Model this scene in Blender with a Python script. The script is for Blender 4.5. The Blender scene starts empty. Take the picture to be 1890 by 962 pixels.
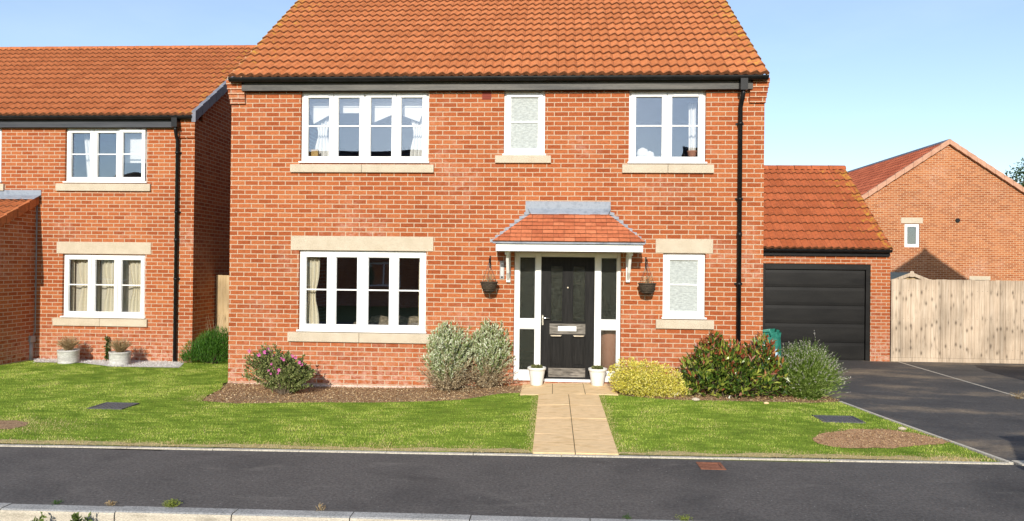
import bpy, math, random
import numpy as np
from mathutils import Matrix, Vector
from mathutils.geometry import tessellate_polygon

random.seed(7)
RNG = np.random.default_rng(7)
R = math.radians
scene = bpy.context.scene
col = scene.collection

# ------------------------------------------------------------------ camera
F_PX, CAM_H = 1300.0, 1.89
YAW, PITCH, ROLL = 0.058, 0.0062, 0.0108
cam_data = bpy.data.cameras.new('camera')
cam_data.sensor_width = 36.0
cam_data.lens = F_PX * 36.0 / 1890.0
cam_data.clip_end = 3000
cam = bpy.data.objects.new('camera', cam_data)
col.objects.link(cam)
CAM_M = Matrix.Rotation(YAW, 4, 'Z') @ Matrix.Rotation(math.pi / 2 + PITCH, 4, 'X') @ Matrix.Rotation(ROLL, 4, 'Z')
cam.matrix_world = Matrix.Translation((0, 0, CAM_H)) @ CAM_M
scene.camera = cam

# ------------------------------------------------------------------ sky and sun
SUN_EL, SUN_AZ = R(24.0), R(3.6)          # sun stands behind the viewer, a little to the left
world = bpy.data.worlds.new('World')
scene.world = world
world.use_nodes = True
wn, wl = world.node_tree.nodes, world.node_tree.links
wn.clear()
w_out = wn.new('ShaderNodeOutputWorld')
w_bg = wn.new('ShaderNodeBackground')
sky = wn.new('ShaderNodeTexSky')
sky.sky_type = 'NISHITA'
sky.sun_disc = False
sky.sun_elevation = SUN_EL
sky.sun_rotation = math.pi + SUN_AZ
sky.air_density, sky.dust_density, sky.ozone_density = 1.0, 0.5, 2.2
w_bg.inputs['Strength'].default_value = 0.15
# thin high cloud
w_tc = wn.new('ShaderNodeTexCoord')
w_map = wn.new('ShaderNodeMapping'); w_map.inputs['Scale'].default_value = (1.0, 1.0, 3.2)
w_noise = wn.new('ShaderNodeTexNoise'); w_noise.inputs['Scale'].default_value = 2.6
w_noise.inputs['Detail'].default_value = 7; w_noise.inputs['Roughness'].default_value = 0.55
w_ramp = wn.new('ShaderNodeValToRGB')
w_ramp.color_ramp.elements[0].position = 0.52; w_ramp.color_ramp.elements[1].position = 0.92
w_ramp.color_ramp.elements[0].color = (0.10, 0.10, 0.10, 1)
w_ramp.color_ramp.elements[1].color = (0.20, 0.20, 0.20, 1)
w_mix = wn.new('ShaderNodeMix'); w_mix.data_type = 'RGBA'
w_mix.inputs['B'].default_value = (7.5, 7.9, 8.4, 1)
wl.new(w_tc.outputs['Generated'], w_map.inputs['Vector'])
wl.new(w_map.outputs['Vector'], w_noise.inputs['Vector'])
wl.new(w_noise.outputs['Fac'], w_ramp.inputs['Fac'])
wl.new(w_ramp.outputs['Color'], w_mix.inputs['Factor'])
wl.new(sky.outputs['Color'], w_mix.inputs['A'])
wl.new(w_mix.outputs['Result'], w_bg.inputs['Color'])
wl.new(w_bg.outputs['Background'], w_out.inputs['Surface'])

sun_data = bpy.data.lights.new('sun', 'SUN')
sun_data.energy = 4.2
sun_data.angle = R(0.5)
sun_data.color = (1.0, 0.93, 0.82)
sun = bpy.data.objects.new('sun', sun_data)
col.objects.link(sun)
SUN_DIR = Vector((math.sin(SUN_AZ) * math.cos(SUN_EL), math.cos(SUN_AZ) * math.cos(SUN_EL), -math.sin(SUN_EL)))
sun.rotation_euler = SUN_DIR.to_track_quat('-Z', 'Y').to_euler()
sun.location = (-4, -30, 20)

vs = scene.view_settings
vs.view_transform = 'Standard'; vs.look = 'None'; vs.gamma = 1.0; vs.use_curve_mapping = False
vs.exposure = 0.34
scene.render.engine = 'CYCLES'
scene.cycles.max_bounces = 8
scene.cycles.transparent_max_bounces = 16
scene.cycles.caustics_reflective = False
scene.cycles.caustics_refractive = False

# ------------------------------------------------------------------ survey: sight lines of the photograph to real planes
CAM_R3 = CAM_M.to_3x3()
def ray(px, py):
    return CAM_R3 @ Vector(((px - 945.0) / F_PX, -(py - 481.0) / F_PX, -1.0))
def at(px, py, Y):
    d = ray(px, py); t = Y / d.y
    return d.x * t, CAM_H + d.z * t
def rect(px0, py0, px1, py1, Y):
    xm, ym = (px0 + px1) / 2, (py0 + py1) / 2
    return at(px0, ym, Y)[0], at(xm, py1, Y)[1], at(px1, ym, Y)[0], at(xm, py0, Y)[1]   # X0, Z0, X1, Z1

YF = 11.29        # front of the main house
YL = 13.42        # front of the neighbouring house
YG = 16.40        # front of the garage
YR = 29.2         # gable of the house at the rear

def smooth(a, b, x):
    t = np.clip((np.asarray(x, float) - a) / (b - a), 0, 1)
    return t * t * (3 - 2 * t)
def terrain(x, y):
    x = np.asarray(x, float); y = np.asarray(y, float)
    wl_ = 1 - smooth(-7.5, -5.0, x); wr_ = smooth(3.2, 5.5, x); wm_ = 1 - wl_ - wr_
    left = -0.05 - 0.055 * np.clip((y - 7.2) / 6.2, 0, 1)
    mid = -0.05 + (np.interp(x, [-5.4, -4.0, -2.6, -0.9, 0.3, 2.0, 3.4], [-0.10, -0.135, -0.135, -0.07, 0.0, -0.02, -0.05]) + 0.05) * np.clip((y - 7.2) / 4.0, 0, 1)
    right = -0.05 - 0.16 * np.clip((y - 7.2) / 9.2, 0, 1)
    z = wl_ * left + wm_ * mid + wr_ * right
    ye = 7.1760 + 0.03077 * x                      # back edge of the footway; below the paving the ground lies deeper
    return z - 0.35 * (1 - smooth(ye - 0.40, ye - 0.06, y))
def tz(x, y):
    return float(terrain(x, y))
def gp(px, py):
    d = ray(px, py); z = -0.05
    for _ in range(12):
        t = (z - CAM_H) / d.z
        z = tz(d.x * t, max(d.y * t, 7.0))
    return d.x * t, d.y * t
def flat(px, py, z):
    d = ray(px, py); t = (z - CAM_H) / d.z
    return d.x * t, d.y * t

# ------------------------------------------------------------------ mesh helpers
ORG = {}
class MB:
    def __init__(s):
        s.v, s.f, s.m, s.uv, s.sm = [], [], [], [], []
    def face(s, pts, mat=0, uv=None, smooth_=False):
        b = len(s.v)
        s.v += [tuple(p) for p in pts]
        s.f.append(tuple(range(b, b + len(pts)))); s.m.append(mat); s.uv.append(uv); s.sm.append(smooth_)
    def box(s, x0, y0, z0, x1, y1, z1, mat=0):
        x0, x1 = min(x0, x1), max(x0, x1); y0, y1 = min(y0, y1), max(y0, y1); z0, z1 = min(z0, z1), max(z0, z1)
        b = len(s.v)
        s.v += [(x0, y0, z0), (x1, y0, z0), (x1, y1, z0), (x0, y1, z0), (x0, y0, z1), (x1, y0, z1), (x1, y1, z1), (x0, y1, z1)]
        for q in ((0, 3, 2, 1), (4, 5, 6, 7), (0, 1, 5, 4), (1, 2, 6, 5), (2, 3, 7, 6), (3, 0, 4, 7)):
            s.f.append(tuple(b + i for i in q)); s.m.append(mat); s.uv.append(None); s.sm.append(False)
        return s
    def hexa(s, p, mat=0):            # eight points, ordered as in box
        b = len(s.v); s.v += [tuple(q) for q in p]
        for q in ((0, 3, 2, 1), (4, 5, 6, 7), (0, 1, 5, 4), (1, 2, 6, 5), (2, 3, 7, 6), (3, 0, 4, 7)):
            s.f.append(tuple(b + i for i in q)); s.m.append(mat); s.uv.append(None); s.sm.append(False)
        return s
    def prism(s, poly, axis, a0, a1, mat=0):
        def P(u, w, a):
            return (a, u, w) if axis == 'x' else ((u, a, w) if axis == 'y' else (u, w, a))
        n = len(poly); b = len(s.v)
        s.v += [P(u, w, a0) for u, w in poly] + [P(u, w, a1) for u, w in poly]
        s.f.append(tuple(b + i for i in range(n))[::-1]); s.f.append(tuple(b + n + i for i in range(n)))
        for i in range(n):
            j = (i + 1) % n
            s.f.append((b + i, b + j, b + n + j, b + n + i))
        k = n + 2
        s.m += [mat] * k; s.uv += [None] * k; s.sm += [False] * k
        return s
    def tube(s, pts, rad, n=8, mat=0, cap=True, sm=True):
        pts = [Vector(p) for p in pts]
        rads = rad if isinstance(rad, (list, tuple)) else [rad] * len(pts)
        b = len(s.v); prev = None
        for i, p in enumerate(pts):
            t = (pts[min(i + 1, len(pts) - 1)] - pts[max(i - 1, 0)])
            t = t.normalized() if t.length > 1e-9 else Vector((0, 0, 1))
            if prev is None:
                u = t.orthogonal().normalized()
            else:
                u = prev - t * prev.dot(t)
                u = u.normalized() if u.length > 1e-6 else t.orthogonal().normalized()
            prev = u; w = t.cross(u)
            for k in range(n):
                a = 2 * math.pi * k / n
                s.v.append(tuple(p + (u * math.cos(a) + w * math.sin(a)) * rads[i]))
        for i in range(len(pts) - 1):
            for k in range(n):
                k2 = (k + 1) % n
                s.f.append((b + i * n + k, b + i * n + k2, b + (i + 1) * n + k2, b + (i + 1) * n + k))
                s.m.append(mat); s.uv.append(None); s.sm.append(sm)
        if cap:
            e = b + (len(pts) - 1) * n
            s.f.append(tuple(b + k for k in range(n))[::-1]); s.f.append(tuple(e + k for k in range(n)))
            s.m += [mat] * 2; s.uv += [None] * 2; s.sm += [False] * 2
        return s
    def lathe(s, cx, cy, prof, n=24, mat=0, sm=True, sx=1.0, sy=1.0, capb=True):
        b = len(s.v)
        for r, z in prof:
            for k in range(n):
                a = 2 * math.pi * k / n
                s.v.append((cx + r * math.cos(a) * sx, cy + r * math.sin(a) * sy, z))
        for i in range(len(prof) - 1):
            for k in range(n):
                k2 = (k + 1) % n
                s.f.append((b + i * n + k, b + i * n + k2, b + (i + 1) * n + k2, b + (i + 1) * n + k))
                s.m.append(mat); s.uv.append(None); s.sm.append(sm)
        if capb:
            s.f.append(tuple(b + k for k in range(n))[::-1]); s.m.append(mat); s.uv.append(None); s.sm.append(False)
            e = b + (len(prof) - 1) * n
            s.f.append(tuple(e + k for k in range(n))); s.m.append(mat); s.uv.append(None); s.sm.append(False)
        return s
    def build(s, name, mats, parent=None, origin=None, bevel=0.0):
        mats = mats if isinstance(mats, (list, tuple)) else [mats]
        V = np.array(s.v, float)
        if parent is not None:
            o = ORG[parent.name]
        elif origin is not None:
            o = np.array(origin, float)
        else:
            o = np.array([(V[:, 0].min() + V[:, 0].max()) / 2, (V[:, 1].min() + V[:, 1].max()) / 2, V[:, 2].min()])
        me = bpy.data.meshes.new(name)
        me.from_pydata([tuple(p) for p in (V - o)], [], s.f)
        uvl = me.uv_layers.new(name='UVMap')
        uvs = np.zeros((len(me.loops), 2)); k = 0
        for fi, f in enumerate(s.f):
            if s.uv[fi] is not None:
                for q in s.uv[fi]:
                    uvs[k] = q; k += 1
                continue
            P = V[list(f)]
            nn = np.zeros(3)
            for i in range(len(P)):
                nn += np.cross(P[i], P[(i + 1) % len(P)])
            a = int(np.argmax(np.abs(nn) * (1.0, 1.0, 0.98)))
            for p in P:
                uvs[k] = (p[1], p[2]) if a == 0 else ((p[0], p[2]) if a == 1 else (p[0], p[1]))
                k += 1
        uvl.data.foreach_set('uv', uvs.ravel())
        for m in mats: me.materials.append(m)
        me.polygons.foreach_set('material_index', s.m)
        me.polygons.foreach_set('use_smooth', s.sm)
        me.update()
        ob = bpy.data.objects.new(name, me); col.objects.link(ob)
        if parent is not None: ob.parent = parent
        else: ob.location = o
        ORG[ob.name] = o
        if bevel > 0:
            bv = ob.modifiers.new('bevel', 'BEVEL'); bv.width = bevel; bv.segments = 2
            bv.limit_method = 'ANGLE'; bv.angle_limit = R(40)
        return ob

def npmesh(name, V, F, mats, parent=None, origin=None, mi=None, attr=None, smooth_=False):
    """V (n,3), F (m,3|4) arrays; attr: per-vertex (n,4) colour called Col"""
    V = np.asarray(V, float)
    o = ORG[parent.name] if parent is not None else (np.array(origin, float) if origin is not None else
        np.array([(V[:, 0].min() + V[:, 0].max()) / 2, (V[:, 1].min() + V[:, 1].max()) / 2, V[:, 2].min()]))
    me = bpy.data.meshes.new(name)
    nf, k = F.shape
    me.vertices.add(len(V)); me.vertices.foreach_set('co', (V - o).ravel())
    me.loops.add(nf * k); me.loops.foreach_set('vertex_index', F.ravel().astype(np.int32))
    me.polygons.add(nf)
    me.polygons.foreach_set('loop_start', np.arange(0, nf * k, k, dtype=np.int32))
    me.polygons.foreach_set('loop_total', np.full(nf, k, dtype=np.int32))
    for m in (mats if isinstance(mats, (list, tuple)) else [mats]): me.materials.append(m)
    if mi is not None: me.polygons.foreach_set('material_index', np.asarray(mi, np.int32))
    me.polygons.foreach_set('use_smooth', np.full(nf, smooth_, bool))
    me.update(calc_edges=True)
    if attr is not None:
        ca = me.color_attributes.new('Col', 'FLOAT_COLOR', 'POINT')
        ca.data.foreach_set('color', np.asarray(attr, np.float32).ravel())
    ob = bpy.data.objects.new(name, me); col.objects.link(ob)
    if parent is not None: ob.parent = parent
    else: ob.location = o
    ORG[ob.name] = o
    return ob

def empty(name, loc):
    o = bpy.data.objects.new(name, None); col.objects.link(o)
    o.location = loc; o.empty_display_size = 0.2
    ORG[o.name] = np.array(loc, float)
    return o
def tag(o, label=None, cat=None, group=None, kind=None):
    if label: o['label'] = label
    if cat: o['category'] = cat
    if group: o['group'] = group
    if kind: o['kind'] = kind
    return o
def copy_tree(o, parent=None):
    c = o.copy(); col.objects.link(c)
    if parent is not None: c.parent = parent
    for ch in list(o.children): copy_tree(ch, c)
    return c

# ------------------------------------------------------------------ materials
def new_mat(name):
    m = bpy.data.materials.new(name); m.use_nodes = True
    nt = m.node_tree; nt.nodes.clear()
    out = nt.nodes.new('ShaderNodeOutputMaterial')
    b = nt.nodes.new('ShaderNodeBsdfPrincipled')
    nt.links.new(b.outputs['BSDF'], out.inputs['Surface'])
    return m, nt.nodes, nt.links, b, out
def N(nodes, typ, **kw):
    n = nodes.new(typ)
    for k, v in kw.items():
        if k in n.inputs.keys(): n.inputs[k].default_value = v
        else: setattr(n, k, v)
    return n
def ramp(nodes, stops, interp='LINEAR'):
    n = nodes.new('ShaderNodeValToRGB'); cr = n.color_ramp; cr.interpolation = interp
    while len(cr.elements) < len(stops): cr.elements.new(0.5)
    for e, (p, c) in zip(cr.elements, stops):
        e.position = p; e.color = (c[0], c[1], c[2], 1) if not isinstance(c, (int, float)) else (c, c, c, 1)
    return n
def mixc(nodes, links, fac, a, b, blend='MIX'):
    n = nodes.new('ShaderNodeMix'); n.data_type = 'RGBA'; n.blend_type = blend
    for sock, val in (('Factor', fac), ('A', a), ('B', b)):
        if hasattr(val, 'is_output') or isinstance(val, bpy.types.NodeSocket): links.new(val, n.inputs[sock])
        elif isinstance(val, (int, float)): n.inputs[sock].default_value = val
        else: n.inputs[sock].default_value = (val[0], val[1], val[2], 1)
    return n.outputs['Result']
def math_(nodes, links, op, a, b=None, c=None):
    n = nodes.new('ShaderNodeMath'); n.operation = op
    for i, v in enumerate((a, b, c)):
        if v is None: continue
        if isinstance(v, bpy.types.NodeSocket): links.new(v, n.inputs[i])
        else: n.inputs[i].default_value = v
    return n.outputs[0]
def bump(nodes, links, b, height, strength=0.3, dist=0.01):
    n = N(nodes, 'ShaderNodeBump', Strength=strength, Distance=dist)
    links.new(height, n.inputs['Height']); links.new(n.outputs['Normal'], b.inputs['Normal'])
    return n

def brick_mat(name, dark, mid, light, mortar, efflo=0.5):
    m, n, l, b, out = new_mat(name)
    uv = N(n, 'ShaderNodeUVMap')
    bt = N(n, 'ShaderNodeTexBrick', Scale=1.0)
    bt.offset = 0.5; bt.squash = 1.0
    bt.inputs['Color1'].default_value = (0, 0, 0, 1); bt.inputs['Color2'].default_value = (1, 1, 1, 1)
    bt.inputs['Mortar'].default_value = (0.5, 0.5, 0.5, 1)
    bt.inputs['Mortar Size'].default_value = 0.0074; bt.inputs['Mortar Smooth'].default_value = 0.25
    bt.inputs['Bias'].default_value = 0.0
    bt.inputs['Brick Width'].default_value = 0.225; bt.inputs['Row Height'].default_value = 0.075
    # hand-laid wander of the joints
    wn_ = N(n, 'ShaderNodeTexNoise', Scale=9.0, Detail=2.0)
    l.new(uv.outputs['UV'], wn_.inputs['Vector'])
    wob = N(n, 'ShaderNodeVectorMath', operation='SCALE'); wob.inputs['Scale'].default_value = 0.006
    sub = N(n, 'ShaderNodeVectorMath', operation='SUBTRACT'); sub.inputs[1].default_value = (0.5, 0.5, 0.5)
    add = N(n, 'ShaderNodeVectorMath', operation='ADD')
    l.new(wn_.outputs['Color'], sub.inputs[0]); l.new(sub.outputs[0], wob.inputs[0])
    l.new(uv.outputs['UV'], add.inputs[0]); l.new(wob.outputs[0], add.inputs[1])
    l.new(add.outputs[0], bt.inputs['Vector'])
    rp = ramp(n, [(0.0, dark), (0.45, mid), (1.0, light)])
    l.new(bt.outputs['Color'], rp.inputs['Fac'])
    # streaky dragged face of each brick
    mp = N(n, 'ShaderNodeMapping'); mp.inputs['Scale'].default_value = (22, 60, 1)
    l.new(uv.outputs['UV'], mp.inputs['Vector'])
    ns = N(n, 'ShaderNodeTexNoise', Scale=1.0, Detail=6.0, Roughness=0.65)
    l.new(mp.outputs['Vector'], ns.inputs['Vector'])
    nr = ramp(n, [(0.28, 0.60), (0.5, 1.0), (0.75, 1.25)])
    l.new(ns.outputs['Fac'], nr.inputs['Fac'])
    c1 = mixc(n, l, 1.0, rp.outputs['Color'], nr.outputs['Color'], 'MULTIPLY')
    nb_ = N(n, 'ShaderNodeTexNoise', Scale=0.55, Detail=4.0, Roughness=0.6); l.new(uv.outputs['UV'], nb_.inputs['Vector'])
    rb_ = ramp(n, [(0.3, (0.86, 0.84, 0.84)), (0.5, (1, 1, 1)), (0.7, (1.05, 1.09, 1.08))]); l.new(nb_.outputs['Fac'], rb_.inputs['Fac'])
    c1 = mixc(n, l, 1.0, c1, rb_.outputs['Color'], 'MULTIPLY')        # batches of brick differ a little
    # weather: broad pale bloom, in patches
    n2 = N(n, 'ShaderNodeTexNoise', Scale=0.75, Detail=5.0, Roughness=0.6)
    l.new(uv.outputs['UV'], n2.inputs['Vector'])
    n3 = N(n, 'ShaderNodeTexNoise', Scale=11.0, Detail=4.0, Roughness=0.7)
    l.new(uv.outputs['UV'], n3.inputs['Vector'])
    r2 = ramp(n, [(0.53, 0.0), (0.72, 1.0)]); l.new(n2.outputs['Fac'], r2.inputs['Fac'])
    r3 = ramp(n, [(0.42, 0.0), (0.66, 1.0)]); l.new(n3.outputs['Fac'], r3.inputs['Fac'])
    ef = math_(n, l, 'MULTIPLY', r2.outputs['Color'], r3.outputs['Color'])
    ef = math_(n, l, 'MULTIPLY', ef, efflo)
    spu = N(n, 'ShaderNodeSeparateXYZ'); l.new(uv.outputs['UV'], spu.inputs[0]); lo_ = ramp(n, [(0.0, 0.75), (0.5, 0.22), (1.0, 0.0)]); l.new(math_(n, l, 'ADD', spu.outputs['Y'], 0.12), lo_.inputs['Fac'])      # lime and splash marks in the lowest courses
    ef = math_(n, l, 'MAXIMUM', ef, math_(n, l, 'MULTIPLY', lo_.outputs['Color'], r3.outputs['Color']))
    c2 = mixc(n, l, ef, c1, (0.60, 0.40, 0.32))
    nm = N(n, 'ShaderNodeTexNoise', Scale=40.0, Detail=3.0)
    l.new(uv.outputs['UV'], nm.inputs['Vector'])
    mr = ramp(n, [(0.3, tuple(0.72 * c for c in mortar)), (0.65, mortar)]); l.new(nm.outputs['Fac'], mr.inputs['Fac'])
    c3 = mixc(n, l, bt.outputs['Fac'], c2, mr.outputs['Color'])
    l.new(c3, b.inputs['Base Color'])
    b.inputs['Roughness'].default_value = 0.9
    b.inputs['Specular IOR Level'].default_value = 0.15
    inv = math_(n, l, 'SUBTRACT', 1.0, bt.outputs['Fac'])
    hh = math_(n, l, 'MULTIPLY_ADD', ns.outputs['Fac'], 0.35, inv)
    bump(n, l, b, hh, 0.55, 0.008)
    return m

def tile_mat(name, c_dark, c_mid, c_light, colw=0.296, gauge=0.28, lichen=0.0, xa=None, xb=None):
    m, n, l, b, out = new_mat(name)
    uv = N(n, 'ShaderNodeUVMap'); sp = N(n, 'ShaderNodeSeparateXYZ'); l.new(uv.outputs['UV'], sp.inputs[0])
    cu = math_(n, l, 'FLOOR', math_(n, l, 'DIVIDE', sp.outputs['X'], colw))
    cv = math_(n, l, 'FLOOR', math_(n, l, 'DIVIDE', sp.outputs['Y'], gauge))
    cb = N(n, 'ShaderNodeCombineXYZ'); l.new(cu, cb.inputs[0]); l.new(cv, cb.inputs[1])
    wnz = N(n, 'ShaderNodeTexWhiteNoise'); wnz.noise_dimensions = '2D'; l.new(cb.outputs[0], wnz.inputs['Vector'])
    rp = ramp(n, [(0, c_dark), (0.5, c_mid), (1, c_light)]); l.new(wnz.outputs['Value'], rp.inputs['Fac'])
    ns = N(n, 'ShaderNodeTexNoise', Scale=14.0, Detail=6.0, Roughness=0.7); l.new(uv.outputs['UV'], ns.inputs['Vector'])
    nr = ramp(n, [(0.3, 0.68), (0.5, 1.0), (0.75, 1.18)]); l.new(ns.outputs['Fac'], nr.inputs['Fac'])
    c = mixc(n, l, 1.0, rp.outputs['Color'], nr.outputs['Color'], 'MULTIPLY')
    # darker, uneven band along the lower lip of each course
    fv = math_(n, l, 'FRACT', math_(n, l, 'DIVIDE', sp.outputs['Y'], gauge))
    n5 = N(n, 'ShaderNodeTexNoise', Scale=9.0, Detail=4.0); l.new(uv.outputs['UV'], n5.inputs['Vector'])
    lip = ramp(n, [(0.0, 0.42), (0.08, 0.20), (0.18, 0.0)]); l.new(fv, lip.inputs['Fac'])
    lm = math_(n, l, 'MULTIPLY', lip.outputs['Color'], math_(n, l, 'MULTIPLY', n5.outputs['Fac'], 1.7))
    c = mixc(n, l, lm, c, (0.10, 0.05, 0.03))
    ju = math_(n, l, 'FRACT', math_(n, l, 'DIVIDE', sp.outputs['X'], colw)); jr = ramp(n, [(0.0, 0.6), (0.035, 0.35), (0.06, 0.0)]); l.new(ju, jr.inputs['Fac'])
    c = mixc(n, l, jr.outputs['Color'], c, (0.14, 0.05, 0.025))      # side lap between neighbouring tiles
    if lichen > 0:
        n4 = N(n, 'ShaderNodeTexNoise', Scale=6.0, Detail=7.0, Roughness=0.75); l.new(uv.outputs['UV'], n4.inputs['Vector'])
        d1 = math_(n, l, 'ABSOLUTE', math_(n, l, 'SUBTRACT', sp.outputs['X'], xa))
        d2 = math_(n, l, 'ABSOLUTE', math_(n, l, 'SUBTRACT', sp.outputs['X'], xb))
        d = math_(n, l, 'MINIMUM', d1, d2)
        near = ramp(n, [(0.0, 0.17), (0.12, 0.10), (0.45, 0.03), (1.0, 0.0)]); l.new(math_(n, l, 'DIVIDE', d, 2.0), near.inputs['Fac'])
        up = ramp(n, [(0.0, 0.0), (1.0, 0.05)]); l.new(math_(n, l, 'DIVIDE', sp.outputs['Y'], 5.0), up.inputs['Fac'])
        s_ = math_(n, l, 'ADD', n4.outputs['Fac'], math_(n, l, 'ADD', near.outputs['Color'], up.outputs['Color']))
        lr = ramp(n, [(0.66, 0.0), (0.76, 1.0)]); l.new(s_, lr.inputs['Fac'])
        c = mixc(n, l, math_(n, l, 'MULTIPLY', lr.outputs['Color'], lichen), c, (0.52, 0.33, 0.035))
    l.new(c, b.inputs['Base Color']); b.inputs['Roughness'].default_value = 0.8
    b.inputs['Specular IOR Level'].default_value = 0.25
    bump(n, l, b, ns.outputs['Fac'], 0.25, 0.006)
    return m

def noise_mat(name, c1, c2, scale=8.0, rough=0.8, bumpk=0.2, bdist=0.005, detail=5.0, c3=None, coord='Object', spec=0.3, metal=0.0, stretch=None, fine=None, fk=1.0, grit=0.0):
    m, n, l, b, out = new_mat(name)
    tc = N(n, 'ShaderNodeTexCoord'); v = tc.outputs[coord]
    if stretch:
        mp = N(n, 'ShaderNodeMapping'); mp.inputs['Scale'].default_value = stretch; l.new(v, mp.inputs['Vector']); v = mp.outputs['Vector']
    ns = N(n, 'ShaderNodeTexNoise', Scale=scale, Detail=detail, Roughness=0.62); l.new(v, ns.inputs['Vector'])
    stops = [(0.32, c1), (0.68, c2)] if c3 is None else [(0.28, c1), (0.5, c2), (0.72, c3)]
    rp = ramp(n, stops); l.new(ns.outputs['Fac'], rp.inputs['Fac'])
    c = rp.outputs['Color']; h = ns.outputs['Fac']
    if fine:
        n2 = N(n, 'ShaderNodeTexNoise', Scale=fine, Detail=3.0, Roughness=0.7); l.new(v, n2.inputs['Vector'])
        r2 = ramp(n, [(0.3, 1 - 0.38 * fk), (0.5, 1.0), (0.72, 1 + 0.45 * fk)]); l.new(n2.outputs['Fac'], r2.inputs['Fac'])
        c = mixc(n, l, 1.0, c, r2.outputs['Color'], 'MULTIPLY'); h = n2.outputs['Fac']
    if grit > 0:       # pale chippings worn clean, scuffs and old dribbles
        vo = N(n, 'ShaderNodeTexVoronoi', Scale=19.0); l.new(tc.outputs[coord], vo.inputs['Vector'])
        gr = ramp(n, [(0.07, 1.0), (0.13, 0.0)]); l.new(vo.outputs['Distance'], gr.inputs['Fac'])
        sc = N(n, 'ShaderNodeSeparateColor'); l.new(vo.outputs['Color'], sc.inputs[0]); pick = math_(n, l, 'GREATER_THAN', sc.outputs['Red'], 0.72)
        c = mixc(n, l, math_(n, l, 'MULTIPLY', math_(n, l, 'MULTIPLY', gr.outputs['Color'], pick), 0.6 * grit), c, (0.34, 0.33, 0.31))
        ms = N(n, 'ShaderNodeMapping'); ms.inputs['Scale'].default_value = (0.55, 1.5, 1); ms.inputs['Rotation'].default_value = (0, 0, 0.25); l.new(tc.outputs[coord], ms.inputs['Vector'])
        s1 = N(n, 'ShaderNodeTexNoise', Scale=1.6, Detail=6.0, Roughness=0.7); l.new(ms.outputs['Vector'], s1.inputs['Vector'])
        q1 = ramp(n, [(0.60, 0.0), (0.72, 0.45)]); l.new(s1.outputs['Fac'], q1.inputs['Fac']); c = mixc(n, l, math_(n, l, 'MULTIPLY', q1.outputs['Color'], grit), c, (0.20, 0.185, 0.165))
        q2 = ramp(n, [(0.28, 0.55), (0.40, 0.0)]); l.new(s1.outputs['Fac'], q2.inputs['Fac']); c = mixc(n, l, math_(n, l, 'MULTIPLY', q2.outputs['Color'], grit), c, (0.028, 0.027, 0.026))
    l.new(c, b.inputs['Base Color'])
    b.inputs['Roughness'].default_value = rough; b.inputs['Specular IOR Level'].default_value = spec
    b.inputs['Metallic'].default_value = metal
    if bumpk > 0: bump(n, l, b, h, bumpk, bdist)
    return m

def leaf_mat(name, stops, trans=0.3, rough=0.45, spec=0.35):
    """colour from the leaf's own random value (Col.r)"""
    m, n, l, b, out = new_mat(name)
    a = N(n, 'ShaderNodeAttribute'); a.attribute_name = 'Col'
    sp = N(n, 'ShaderNodeSeparateColor'); l.new(a.outputs['Color'], sp.inputs[0])
    rp = ramp(n, stops); l.new(sp.outputs['Red'], rp.inputs['Fac'])
    l.new(rp.outputs['Color'], b.inputs['Base Color'])
    b.inputs['Roughness'].default_value = rough; b.inputs['Specular IOR Level'].default_value = spec
    tr = N(n, 'ShaderNodeBsdfTranslucent'); l.new(rp.outputs['Color'], tr.inputs['Color'])
    mx = N(n, 'ShaderNodeMixShader'); mx.inputs[0].default_value = trans
    l.new(b.outputs['BSDF'], mx.inputs[1]); l.new(tr.outputs['BSDF'], mx.inputs[2])
    l.new(mx.outputs[0], out.inputs['Surface'])
    return m

def plain(name, c, rough=0.5, spec=0.4, metal=0.0):
    m, n, l, b, out = new_mat(name)
    b.inputs['Base Color'].default_value = (*c, 1); b.inputs['Roughness'].default_value = rough
    b.inputs['Specular IOR Level'].default_value = spec; b.inputs['Metallic'].default_value = metal
    return m

def glass_mat(name, refl=0.22, tint=(0.86, 0.9, 0.9), wob=0.0006):
    m, n, l, b, out = new_mat(name); n.remove(b)
    t = N(n, 'ShaderNodeBsdfTransparent'); t.inputs['Color'].default_value = (*tint, 1)
    g = N(n, 'ShaderNodeBsdfGlossy', Roughness=0.004); g.inputs['Color'].default_value = (0.72, 0.83, 1.0, 1)
    lw = N(n, 'ShaderNodeLayerWeight', Blend=0.25)
    f = math_(n, l, 'MULTIPLY_ADD', lw.outputs['Fresnel'], 0.8, refl)
    tc = N(n, 'ShaderNodeTexCoord'); ns = N(n, 'ShaderNodeTexNoise', Scale=1.7, Detail=1.0); l.new(tc.outputs['Object'], ns.inputs['Vector'])
    bp = N(n, 'ShaderNodeBump', Strength=0.35, Distance=0.004); l.new(ns.outputs['Fac'], bp.inputs['Height']); l.new(bp.outputs['Normal'], g.inputs['Normal'])
    mx = N(n, 'ShaderNodeMixShader'); l.new(f, mx.inputs[0]); l.new(t.outputs[0], mx.inputs[1]); l.new(g.outputs[0], mx.inputs[2])
    l.new(mx.outputs[0], out.inputs['Surface'])
    return m
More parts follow.
